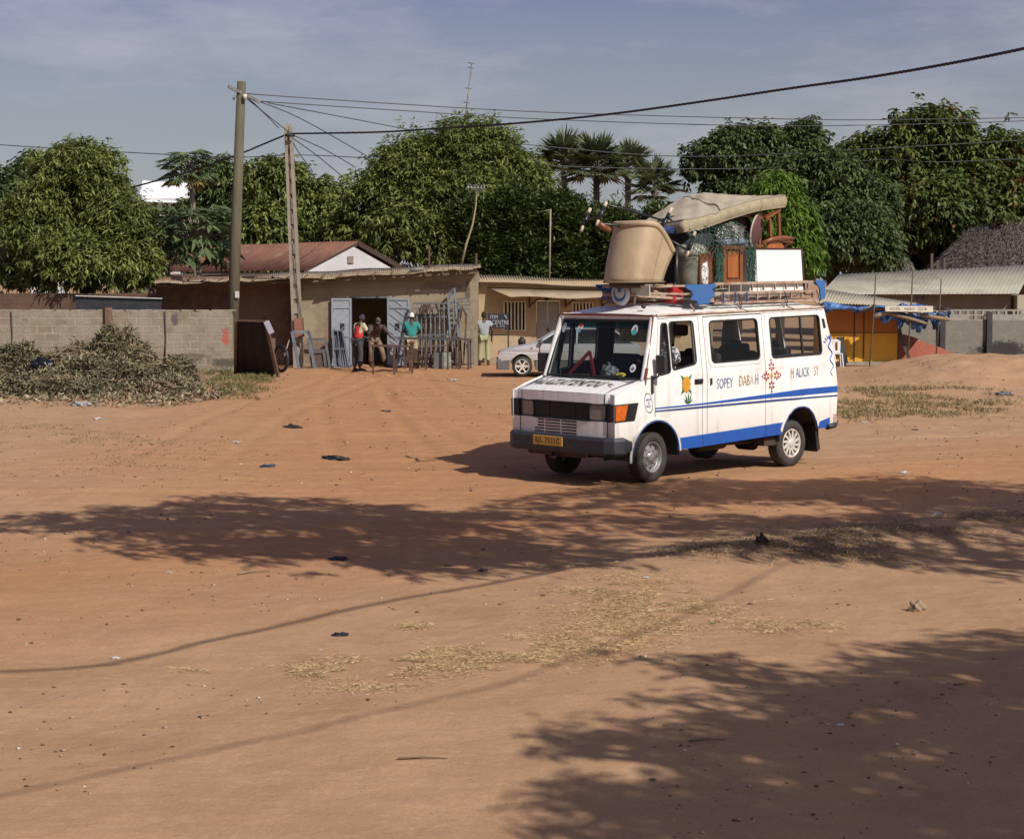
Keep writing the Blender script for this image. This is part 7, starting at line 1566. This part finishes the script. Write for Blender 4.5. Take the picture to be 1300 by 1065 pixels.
    for s_ in ('L', 'R'):
        a, b_ = g['ank'+s_], g['toe'+s_]; d = (b_-a); d.z = 0; d.normalize(); hb = MB(M); z0_ = min(a.z, b_.z)-.05
        hb.tube([a-d*.05+Vector((0, 0, -.045)), a+Vector((0, 0, -.03)), b_+Vector((0, 0, -.02)), b_+d*.06+Vector((0, 0, -.03))], [.038, .048, .046, .030], 9); hb.build('shoe', mat('shoe_%.2f' % shoes[0], shoes, None, 5, .7, .1), t)
    return t
def stand(lean=0., **k):
    d = dict(pelvis=(0, 0, .93), waist=(0, .01+lean*.25, 1.08), chest=(0, .02+lean*.6, 1.31), neck=(0, .03+lean, 1.47), head=(0, .06+lean*1.15, 1.62),
             hipL=(-.10, 0, .90), kneeL=(-.12, .03, .50), ankL=(-.13, -.02, .085), toeL=(-.15, .13, .05), hipR=(.10, 0, .90), kneeR=(.12, .03, .50), ankR=(.13, -.02, .085), toeR=(.15, .13, .05),
             shL=(-.19, .02+lean*.75, 1.40), elL=(-.24, 0+lean*.7, 1.12), wrL=(-.24, .08+lean, .88), haL=(-.24, .11+lean, .80), shR=(.19, .02+lean*.75, 1.40), elR=(.24, 0+lean*.7, 1.12), wrR=(.24, .08+lean, .88), haR=(.24, .11+lean, .80))
    d.update(k); return d
GP = 'people working in front of the workshop'
q = G(454, 471.5); q.z = gzf(q.x, q.y)
person('person in a red waistcoat and cream shirt working at the low bench', q, R(-48), stand(.10, elL=(-.23, .20, 1.13), wrL=(-.14, .43, 1.0), haL=(-.10, .51, .97), elR=(.22, .22, 1.14), wrR=(.16, .45, 1.02), haR=(.13, .54, .99), head=(0, .17, 1.60), look=(0, .8, -.6), kneeL=(-.13, .03, .5), toeL=(-.18, .12, .05)),
       (.52, .45, .32), (.055, .055, .062), (.035, .035, .045), .75, (.50, .035, .022), group=GP, scale=1.0)
q = G(476, 467.5); q.z = gzf(q.x, q.y)
person('person in a dark brown shirt and cap bending forward by the open door', q, R(200), stand(.30, pelvis=(0, -.06, .90), waist=(0, .04, 1.04), chest=(0, .24, 1.21), neck=(0, .36, 1.33), head=(0.02, .45, 1.45), look=(.1, .6, -.7), shL=(-.19, .28, 1.27), elL=(-.36, .30, 1.03), wrL=(-.50, .36, .88), haL=(-.56, .38, .84), shR=(.19, .28, 1.27), elR=(.30, .38, 1.04), wrR=(.36, .52, .90), haR=(.38, .60, .87), kneeL=(-.20, .14, .50), ankL=(-.32, .0, .085), toeL=(-.40, .12, .05), hipL=(-.10, -.06, .87), hipR=(.10, -.06, .87), kneeR=(.14, .10, .49), ankR=(.12, -.10, .085)),
       (.085, .058, .050), (.24, .17, .115), (.13, .085, .075), .8, group=GP)
q = P(522.5, 465, 55.5); q.z = gzf(q.x, q.y)
person('person in a teal shirt and white cap standing with back turned at the bench', q, R(-3), stand(.02, elL=(-.27, .10, 1.14), wrL=(-.12, .30, 1.08), haL=(-.05, .36, 1.08), elR=(.27, .10, 1.14), wrR=(.14, .30, 1.06), haR=(.07, .36, 1.06)),
       (.030, .235, .215), (.50, .40, .27), (.72, .70, .66), .9, shoes=(.35, .25, .17), group=GP, loose=1.05)
q = G(614.5, 463.5); q.z = gzf(q.x, q.y)
person('person in a pale grey shirt and khaki trousers by the black sign board', q, R(8), stand(.0, elR=(.27, -.02, 1.13), wrR=(.25, .02, .87), haR=(.25, .04, .79), elL=(-.25, .08, 1.14), wrL=(-.12, .24, 1.08), haL=(-.05, .28, 1.08)),
       (.30, .33, .36), (.36, .37, .22), None, .55, group=GP, loose=1.08)
# driver
dl = {k: v for k, v in dict(pelvis=(0, 0, .98), waist=(0, .0, 1.14), chest=(0, .03, 1.40), neck=(0, .05, 1.56), head=(0, .09, 1.71), hipL=(-.1, .02, .98), kneeL=(-.13, .42, 1.03), ankL=(-.13, .62, .68), toeL=(-.14, .76, .64), hipR=(.1, .02, .98), kneeR=(.13, .42, 1.03), ankR=(.13, .62, .68), toeR=(.14, .76, .64),
      shL=(-.20, .04, 1.50), elL=(-.30, .12, 1.30), wrL=(-.22, .36, 1.42), haL=(-.18, .42, 1.45), shR=(.20, .04, 1.50), elR=(.27, .14, 1.26), wrR=(.2, .38, 1.36), haR=(.16, .44, 1.40)).items()}
person('person in a black and white patterned shirt driving the minibus', VO+fv*-.58+lv*.60+uv*.27, math.atan2(fv.y, fv.x)-PI/2, dl, (.45, .45, .48), (.04, .04, .06), None, .95, seated=True)
# ---------------------------------------------------------------- parked silver car
cx_ = P(663, 466, 50.6).x; CM = Matrix.Translation((cx_, 50.6+.80, 0)) @ Matrix.Rotation(PI, 4, 'Z')  # local +x to photo left, +y to the camera
CM = Matrix.Translation((cx_, 51.4, 0)) @ Matrix.Rotation(R(180), 4, 'Z')
car = thing('parked_car', 'silver hatchback parked behind the minibus with its bonnet showing', 'car', M=CM)
silver = carpaint('silver_paint', (.40, .42, .46), (.32, .30, .28), .4, .35); skirt = mat('grey_skirt', (.12, .12, .125), (.09, .09, .09), 4, .6, .1)
cb = [(.66, .44), (.70, .60), (.64, .70), (.30, .80), (-.42, .93), (-3.18, .93), (-3.38, .86), (-3.42, .44)]
ar1 = [p for p in arc(0, .29, .36, 0, 180, 12) if p[1] > .44]; ar2 = [p for p in arc(-2.5, .29, .36, 0, 180, 12) if p[1] > .44]
mb = MB(CM)
def cs(s): return lambda x, z: (x, s*(.82-.06*max(0, z-.7)*2-.10*max(0, x-.3)), z)
for s in (1, -1): mb.poly([(.66, .44)]+cb[1:]+ar2[::-1]+ar1[::-1], cs(s), .02, (), (0, -s, 0))
for i in range(len(cb)-1):
    a, b_ = cb[i], cb[i+1]; pa, pb2 = cs(1)(*a), cs(1)(*b_); mb.grid(6, 1, lambda u, v: (a[0]*(1-v)+b_[0]*v, (1-2*u)*(pa[1]*(1-v)+pb2[1]*v), a[1]*(1-v)+b_[1]*v+.03*math.sin(PI*u)*(a[1] > .65)))
mb.build('body', silver, car)
mb = MB(CM)
for s in (1, -1):
    for x0_, x1_ in ((.72, .37), (-.37, -2.13), (-2.87, -3.44)): mb.bx(x0_, x1_, s*.80, s*.835, .20, .445)
mb.bx(.74, .60, -.80, .80, .20, .50); mb.bx(-3.36, -3.5, -.8, .8, .22, .52); mb.build('lower_skirt', skirt, car, .02)
gh = [(-.40, .93), (-1.12, 1.36), (-2.55, 1.37), (-3.20, .95)]
mb = MB(CM); gy = lambda z: .77-.28*(z-.93)
mb.grid(1, 8, lambda a, v: (-1.10-1.47*a, (v*2-1)*gy(1.37), 1.365+.03*math.sin(PI*v)))
for s in (1, -1):
    for a, b_ in (((-.40, .93), (-1.12, 1.365)), ((-1.12, 1.365), (-2.55, 1.37)), ((-2.55, 1.37), (-3.20, .95)), ((-1.55, .93), (-1.58, 1.36)), ((-2.45, .93), (-2.42, 1.36))): mb.beam((a[0], s*gy(a[1]), a[1]), (b_[0], s*gy(b_[1]), b_[1]), .05, .06, (0, 1, 0))
mb.build('roof', silver, car)
cg = glassmat('car_glass', (.5, .6, .58), .45); mb = MB(CM)
for s in (1, -1): mb.poly([(-.48, .945), (-1.14, 1.34), (-2.52, 1.345), (-3.1, .965)], lambda x, z: (x, s*(gy(z)-.01), z), 0)
mb.grid(6, 1, lambda a, v: (-.42-.70*v, (a*2-1)*gy(.93+.43*v), .94+.42*v)); mb.grid(6, 1, lambda a, v: (-3.18+.62*v, (a*2-1)*gy(.95+.42*v), .96+.40*v)); mb.build('window', cg, car)
mb = MB(CM); mb.tube([(-.45, -.5, .96), (-.62, .2, 1.07)], .012, 5); mb.tube([(-.43, -.1, .955), (-.60, .55, 1.05)], .012, 5); mb.build('wiper', black, car)
mb = MB(CM); mb.box((-.55, .86, 1.0), (.10, .14, .09)); mb.build('mirror', skirt, car, .01)
mb = MB(CM)
for y in (.35, -.35):
    for x in (-1.5, -2.3): mb.box((x, y, .95), (.12, .42, .5)); mb.box((x, y, 1.22), (.08, .22, .16))
build_split(mb, 'seat', seatm, car, .03)
for s in (1, -1):
    mb = MB(CM); mb.box((.665, s*.70, .60), (.06, .10, .17)); mb.build('indicator', mat('red_orange_lens', (.55, .08, .02), (.4, .05, .02), 5, .3, 0), car, .01)
    mb = MB(CM); mb.box((.675, s*.50, .60), (.05, .26, .15)); mb.build('headlamp', lens, car, .01)
for x in (0, -2.5):
    for s in (1, -1):
        M = CM @ Matrix.Translation((x, s*.74, .29)) @ Matrix.Rotation(R(-90*s), 4, 'X')
        mb = MB(); mb.lathe([(.19, -.08), (.26, -.085), (.285, -.05), (.29, 0), (.285, .05), (.26, .08), (.20, .075), (.19, .05)], 30, M); w_ = mb.build('wheel', mat('car_tyre', (.03, .028, .027)), car)
        mb = MB(); mb.lathe([(.19, -.06), (.19, .06), (.205, .078), (.195, .08), (.18, .05)], 26, M); mb.lathe([(.05, .03), (.05, .06), (.001, .065)], 14, M)
        for i in range(6):
            a = i*PI/3; mb.beam(M @ Vector((math.cos(a)*.03, math.sin(a)*.03, .055)), M @ Vector((math.cos(a)*.185, math.sin(a)*.185, .06)), .045, .02, (0, 1, 0))
        mb.build('rim', alloy, w_); 
mb = MB(CM); mb.box((-.28, .835, .83), (.06, .01, .025)); mb.build('side_repeater', mat('amber_small', (.5, .2, .05)), car)
mb = MB(CM); mb.bx(-.5, -.51, -.836, .836, .45, .90); mb.build('door_seam', seal, car)
# ---------------------------------------------------------------- litter, straw, grass, branches
def gzv(x, y): return gz(np.asarray(x), np.asarray(y))
def scatter_strips(name, label, cat, P0, L, W, m, seed, tint=(0, 1), flat=.12, lift=.012, kind='stuff'):
    rs = np.random.RandomState(seed); n = len(P0); z = gzv(P0[:, 0], P0[:, 1])
    az = rs.uniform(0, 2*PI, n); el = rs.normal(size=n)*flat+.05; d = np.stack([np.cos(az)*np.cos(el), np.sin(az)*np.cos(el), np.sin(el)], 1)
    base = np.stack([P0[:, 0], P0[:, 1], z+rs.uniform(.002, lift, n)], 1); v, f = leaves(base, d, L*rs.uniform(.5, 1.5, n), W*rs.uniform(.6, 1.5, n), .15, rs=rs)
    o = from_np(name, v, f, m, None, np.repeat(rs.uniform(tint[0], tint[1], n), 4)); return tag(o, label, cat, None, kind)
straw_m = leafmat('straw', (.36, .23, .11), (.66, .48, .27), .9, .0)
def blob_pts(spots, n, seed):
    """points on the ground round photograph positions: (px x, px y, spread px x, spread px y, weight)"""
    rs = np.random.RandomState(seed); w_ = np.array([s_[4] for s_ in spots], float); i = rs.choice(len(spots), n, p=w_/w_.sum()); s_ = np.array(spots)[i]
    x = s_[:, 0]+rs.normal(size=n)*s_[:, 2]; y = s_[:, 1]+rs.normal(size=n)*s_[:, 3]
    g_ = [G(a, b_) for a, b_ in zip(x, y)]; return np.array([(q.x, q.y) for q in g_])
def clumpmask(Pp, sc, th_, seed):
    k = vnoise(Pp[:, 0]+seed, Pp[:, 1], sc)*.6+vnoise(Pp[:, 0], Pp[:, 1]+seed, sc*3.1)*.4; return Pp[k > th_]
p = clumpmask(blob_pts([(400, 853, 28, 4, 1.2), (500, 848, 45, 8, 3), (600, 838, 50, 9, 3.4), (690, 832, 40, 9, 3), (760, 815, 40, 10, 2.2), (820, 795, 30, 9, 1.2), (525, 796, 10, 2.5, .5), (260, 848, 20, 2, .25), (470, 875, 40, 4, .4)], 32000, 1), 2.4, .43, 3)
scatter_strips('straw_litter', 'band of pale dry straw strewn across the dirt in the middle foreground', 'straw', p, .058, .0040, straw_m, 1, lift=.006, flat=.08)
p = clumpmask(blob_pts([(760, 745, 35, 8, 1.5), (830, 758, 45, 14, 3), (800, 780, 50, 14, 2.5), (880, 775, 30, 12, 1.2), (980, 795, 25, 5, .6), (1040, 790, 14, 3, .4), (700, 715, 40, 3, .5)], 24000, 2), 2.2, .43, 5)
scatter_strips('straw_litter', 'loose dry straw patch in the sunlight right of the middle', 'straw', p, .058, .0040, straw_m, 2, lift=.006, flat=.08)
drg = leafmat('dry_grass', (.19, .13, .08), (.46, .34, .20), .9, .05)
def tufts(name, label, cat, Pp, h, w_, m, seed, per=6, kind='stuff', spread=.05):
    rs = np.random.RandomState(seed); n = len(Pp); z = gzv(Pp[:, 0], Pp[:, 1]); c_ = np.repeat(np.stack([Pp[:, 0], Pp[:, 1], z-.01], 1), per, 0); N = n*per
    c_[:, :2] += rs.normal(size=(N, 2))*spread; d = rs.normal(size=(N, 3)); d[:, 2] = np.abs(d[:, 2])*.6+.9; d /= np.linalg.norm(d, axis=1)[:, None]
    v, f = leaves(c_, d, h*rs.uniform(.4, 1.3, N), w_*rs.uniform(.7, 1.4, N), .2, rs=rs, curl=.2); o = from_np(name, v, f, m, None, np.repeat(np.clip(np.repeat(rs.uniform(0, 1, n), per)+rs.normal(size=N)*.15, 0, 1), 4)); return tag(o, label, cat, None, kind)
p = clumpmask(blob_pts([(940, 700, 60, 5, 1.5), (1040, 692, 60, 9, 3), (1150, 675, 60, 10, 3), (1260, 662, 50, 7, 3), (1080, 708, 50, 5, 1), (900, 708, 40, 5, 1)], 24000, 3), 1.6, .43, 7)
scatter_strips('dry_grass', 'worn dry grass along the shaded shoulder of the road', 'grass', p, .075, .006, drg, 3, flat=.22)
gg = leafmat('rough_grass', (.14, .115, .055), (.42, .31, .165), .9, .1)
p = clumpmask(blob_pts([(1100, 508, 30, 8, 3), (1160, 508, 30, 10, 3), (1200, 512, 28, 8, 2.5), (1080, 522, 18, 6, 1.5), (1250, 516, 22, 4, 1.2), (1150, 526, 40, 5, 1.5)], 3600, 4), 1.4, .47, 9)
tufts('rough_grass', 'rough half dry grass on the low bank behind the minibus', 'grass', p, .12, .014, gg, 4, 6)
gg2 = leafmat('green_grass', (.08, .085, .03), (.26, .22, .10), .9, .1)
p = clumpmask(blob_pts([(275, 482, 20, 5, 2), (310, 486, 16, 5, 2.4), (330, 480, 12, 6, 2), (240, 478, 20, 4, 1), (300, 500, 20, 4, .8)], 1500, 5), 1.5, .45, 2)
tufts('green_grass', 'green grass growing at the foot of the handcart and wall end', 'grass', p, .15, .016, gg2, 5, 6)
p = np.array([(P(x, 460, 59.9-abs(rnd.gauss(0, .5))).x, 59.9-abs(rnd.gauss(0, .5))) for x in [rnd.uniform(1185, 1400) for _ in range(1500)]])
tufts('weeds', 'weedy grass along the foot of the grey block wall', 'weeds', p, .30, .03, gg, 6, 5)
p = np.array([(rnd.uniform(P(0, 470, 52).x-3, P(295, 470, 52).x), 53.1-abs(rnd.gauss(0, .35))) for _ in range(700)])
tufts('weeds', 'thin weeds along the foot of the left block wall', 'weeds', p, .18, .02, gg2, 7, 4)
# sparse tiny tufts beside the heap, foreground weeds
p = clumpmask(blob_pts([(120, 562, 90, 14, 2), (60, 545, 60, 8, 1), (200, 590, 60, 10, .6)], 1500, 8), .9, .5, 4)
tufts('sparse_grass', 'sparse short grass on the dirt in front of the heap', 'grass', p, .045, .010, gg2, 8, 4)
# heap of cut branches and dry leaves
mounds = [(P(20, 480, 45.5).x, 45.6, 1.0, 1.6, 1.02), (P(90, 480, 45.5).x, 45.8, 1.0, 1.5, .92), (P(35, 480, 45.5).x, 45.5, 1.9, 1.9, .66), (P(150, 470, 46.5).x, 46.6, 1.15, 1.6, 1.26), (P(128, 490, 44.5).x, 44.2, 1.6, 1.6, .66), (P(232, 490, 46).x, 45.2, .5, 1.0, .62), (P(-90, 480, 46).x, 46, 2.2, 2, .9), (P(60, 500, 43).x, 42.8, 1.8, 1.4, .38), (P(200, 500, 44).x, 43.4, 1.2, 1.3, .36)]
def hh(x, y):
    z = np.zeros_like(x)
    for mx_, my_, rx_, ry_, h_ in mounds: z = np.maximum(z, h_*np.clip(1-((x-mx_)/rx_)**2-((y-my_)/ry_)**2, 0, None)**.7)
    return z
rs = np.random.RandomState(12); n = 84000; i = rs.choice(len(mounds), n, p=[.10, .07, .13, .17, .15, .08, .08, .12, .10]); mm = np.array(mounds)[i]; r_ = np.sqrt(rs.rand(n))*1.04; a = rs.rand(n)*2*PI
x = mm[:, 0]+mm[:, 2]*r_*np.cos(a); y = mm[:, 1]+mm[:, 3]*r_*np.sin(a); H0 = hh(x, y)*(.62+.62*vnoise(x, y, 2.3)+.12*vnoise(x, y, 6.)); keepm = (y < 52.6); x, y, H0 = x[keepm], y[keepm], H0[keepm]; n = len(x)
z = gzv(x, y)+H0*(1-rs.rand(n)**3*.35)+rs.normal(size=n)*.045+.02+(rs.rand(n) < .03)*rs.rand(n)*.16
d = unit(rs, n); d[:, 2] *= .75; d /= np.linalg.norm(d, axis=1)[:, None]
v, f = leaves(np.stack([x, y, z], 1), d, rs.uniform(.07, .20, n), rs.uniform(.02, .055, n), .3, rs=rs)
reg = vnoise(x, y, 1.3); tt = np.clip(reg*.8+rs.uniform(-.25, .35, n), 0, 1)
m, nt, b = newmat('cut_leaves'); at = nt.nodes.new('ShaderNodeAttribute'); at.attribute_name = 'tint'
nt.links.new(ramp(nt, at.outputs['Fac'], [(0., (.040, .026, .018)), (.2, (.10, .075, .04)), (.38, (.23, .20, .115)), (.5, (.115, .13, .05)), (.65, (.34, .29, .18)), (.82, (.20, .10, .06)), (.93, (.46, .42, .32)), (1., (.30, .10, .06))]), b.inputs['Base Color']); b.inputs['Roughness'].default_value = .8
heap = from_np('branch_heap', v, f, m, None, np.repeat(tt, 4)); tag(heap, 'long heap of cut branches and drying leaves in front of the left block wall', 'branches', None, 'stuff')
mb = MB(); rs2 = random.Random(6)
for k in range(420):
    q = rs2.choice(mounds); a = rs2.uniform(0, 2*PI); r_ = rs2.random()**.5*.95; xx, yy = q[0]+q[2]*r_*math.cos(a), q[1]+q[3]*r_*math.sin(a)
    if yy > 52: continue
    z_ = float(hh(np.array([xx]), np.array([yy]))[0])*rs2.uniform(.75, 1.05)+.03; az = rs2.uniform(0, 2*PI); L_ = rs2.uniform(.4, 1.5); el = rs2.uniform(-.35, .4)
    p0_ = Vector((xx, yy, z_+gzf(xx, yy))); dd = Vector((math.cos(az)*math.cos(el), math.sin(az)*math.cos(el), math.sin(el))); mb.tube([p0_-dd*L_*.5, p0_+Vector((0, 0, .06)), p0_+dd*L_*.5+Vector((0, 0, -.05))], [.016, .012, .005], 4, False)
tag(mb.build('twigs', mat('twig_bark', (.26, .20, .13), (.13, .10, .07), 6, .9, .3)), 'bare twigs and sticks tangled in the heap of cut branches', 'twigs', None, 'stuff')
p = clumpmask(np.stack([rs.uniform(P(-60, 500, 43).x-2, P(300, 500, 43).x, 9000), rs.normal(size=9000)*1.5+41.6], 1), 1.1, .42, 6)
o = scatter_strips('leaf_litter', 'dry leaf litter spread in front of the branch heap', 'leaf litter', p, .14, .05, m, 9, lift=.05, flat=.4)
# black bag and other pieces lying about
def crumple(name, label, cat, pxy, r_, col_, seed, group=None, z=0., rough=.5, Yd=None, flatk=.5):
    jg = .25 if name in ('stone', 'dark_stump') else 1.
    if Yd: q = P(pxy[0], pxy[1], Yd)
    else: q = G(*pxy); q.z = gzf(q.x, q.y)+r_*flatk*.45
    mb = MB(); rr = random.Random(seed); ph = [rr.uniform(0, 6) for _ in range(6)]
    def fn(a, v):
        th_ = a*2*PI; p_ = (v-.5)*PI; d = Vector((math.cos(p_)*math.cos(th_), math.cos(p_)*math.sin(th_), math.sin(p_)))
        k = 1+.28*math.sin(d.x*4+ph[0])*math.sin(d.y*4+ph[1])+.2*math.sin(d.z*5+d.x*6+ph[2])+jg*(.22*math.sin(d.x*13+d.y*11+ph[3])*math.sin(d.z*9+d.y*7+ph[4])+.14*math.sin(d.x*23+ph[5])); return q+Vector((d.x*r_*k, d.y*r_*k*.7, d.z*r_*flatk*k))
    mb.grid(26, 14, fn); o = mb.build(name, mat('scrap_%.2f_%.2f_%.2f' % tuple(col_), col_, tuple(x*.6 for x in col_), 12, rough, .5, kind='obj'), None); return tag(o, label, cat, group)
crumple('bin_bag', 'shiny black plastic bag lying on the branch heap', 'plastic bag', (55, 466), .27, (.014, .014, .018), 1, Yd=44.2, rough=.25, flatk=.75)
crumple('paper_scrap', 'pale grey bag half buried at the foot of the branch heap', 'plastic bag', (103, 516), .20, (.36, .34, .33), 2, flatk=.35)
crumple('stone', 'tan angular stone lying alone in the sunlit dirt at the right', 'stone', (1165, 772), .062, (.34, .25, .165), 3, rough=.9, flatk=.9)
crumple('dark_stump', 'small dark stump of burnt root on the road shoulder', 'stump', (966, 700), .06, (.035, .025, .022), 4, rough=.9, flatk=1.1)
S = [((372, 542), .22, (.02, .02, .024), 'black plastic scrap on the dirt left of the minibus shadow'), ((425, 578), .24, (.018, .018, .025), 'long black rag on the red dirt left of the minibus shadow'), ((340, 590), .14, (.04, .07, .14), 'bluish scrap lying on the red dirt, left of centre'), ((430, 707), .12, (.015, .016, .03), 'dark rag inside the tree shade in the left half'), ((432, 807), .08, (.02, .022, .035), 'dark blue rag on the tan dirt below the cable shadow'), ((147, 832), .040, (.62, .60, .60), 'white crumpled cup at the cable shadow in the lower left'), ((406, 827), .022, (.60, .56, .50), 'tiny pale pebble beside the straw band'), ((268, 489), .16, (.05, .045, .04), 'dark clod by the left wall end'),
     ((125, 532), .13, (.52, .50, .50), 'white scrap at the foot of the heap, left end'), ((182, 553), .05, (.6, .6, .6), 'tiny white scrap below the heap'), ((300, 560), .10, (.5, .48, .46), 'pale paper left of the black rags'), ((305, 586), .045, (.6, .58, .56), 'small pale scrap beside the bluish one'),
     ((1147, 601), .085, (.70, .70, .70), 'bright white scrap on the road right of the minibus'), ((1190, 654), .085, (.55, .56, .62), 'silvery crushed packet at the edge of the shade on the right'), ((1066, 926), .040, (.56, .58, .66), 'pale blue packet in the lower right shade'), ((1275, 510), .26, (.12, .14, .19), 'grey blue rag at the right end of the grassy bank'), ((613, 722), .06, (.03, .025, .03), 'dark scrap at the end of the cable shadow'), ((568, 711), .05, (.05, .04, .04), 'small dark scrap in the shade near the middle'), ((1098, 537), .09, (.60, .58, .54), 'white scrap at the front of the grassy bank'), ((1162, 545), .07, (.05, .07, .06), 'dark green scrap on the road before the bank'),
     ((905, 791), .030, (.04, .20, .03), 'bright green leaf on the straw patch'), ((820, 736), .045, (.58, .53, .44), 'pale husk in the straw patch'), ((643, 730), .05, (.45, .36, .2), 'yellowish husk by the cable shadow'), ((215, 725), .05, (.52, .42, .3), 'pale chip on the red dirt at the left'), ((575, 484), .16, (.5, .46, .42), 'pale paper in front of the workshop people'), ((490, 522), .13, (.10, .08, .07), 'dark scrap on the road behind the black rags'), ((800, 492), .20, (.03, .03, .03), 'dark scrap on the ground in front of the silver car')]
for i, (pp_, r_, c_, lb) in enumerate(S[:-1]): crumple('litter_scrap', lb, 'litter', pp_, r_*.72, c_, 20+i, None, flatk=.26, rough=.6)
# short sticks
mb = None
for (a, b_), lb in ((((302, 727), (342, 723)), 'pale brown stick at the lower edge of the big shade'), (((505, 967), (568, 965)), 'yellowish stick in the shade at the bottom'), (((875, 948), (922, 946)), 'whitish straw stem in the lower right shade'), (((1210, 875), (1240, 876)), 'thin dark stick in the lower right shade')):
    p0_, p1_ = G(*a), G(*b_); mb = MB(); mb.tube([(p0_.x, p0_.y, gzf(p0_.x, p0_.y)+.008), tuple((p0_+p1_)/2+Vector((0, 0, gzf((p0_+p1_).x/2, (p0_+p1_).y/2)+.02))), (p1_.x, p1_.y, gzf(p1_.x, p1_.y)+.008)], [.009, .008, .004], 5); tag(mb.build('stick', bark2), lb, 'stick', 'sticks lying on the dirt')
# pebbles and clods
rs = np.random.RandomState(77); n = 6500; yy = 8+44*rs.rand(n)**1.3; xx = (rs.rand(n)-.5)*(.66*yy); sz = np.exp(np.clip(rs.normal(size=n), -2, 1.7)*.5)*.0040*(.35+1.2*(vnoise(xx, yy, .8) > .5))*(1+yy*.04); zz = gzv(xx, yy)
oc = np.array([(1, 0, 0), (0, 1, 0), (-1, 0, 0), (0, -1, 0), (0, 0, .45), (0, 0, -.4)], float); base = np.stack([xx, yy, zz+sz*.2], 1)
V = base[:, None]+oc[None]*sz[:, None, None]*rs.uniform(.6, 1.4, (n, 6, 1)); Fo = np.array([(0, 1, 4), (1, 2, 4), (2, 3, 4), (3, 0, 4), (1, 0, 5), (2, 1, 5), (3, 2, 5), (0, 3, 5)])
Fx = (np.arange(n)[:, None, None]*6+Fo[None]).reshape(-1, 3)
m, nt, b = newmat('pebble'); at = nt.nodes.new('ShaderNodeAttribute'); at.attribute_name = 'tint'; nt.links.new(ramp(nt, at.outputs['Fac'], [(0., (.06, .04, .03)), (.5, (.20, .12, .075)), (.85, (.36, .25, .17)), (1., (.6, .56, .5))]), b.inputs['Base Color']); b.inputs['Roughness'].default_value = .9
o = from_np('pebbles', V.reshape(-1, 3), Fx, m, None, np.repeat(rs.rand(n)**1.4, 6)); tag(o, 'pebbles and clods scattered over the dirt', 'pebbles', None, 'stuff')
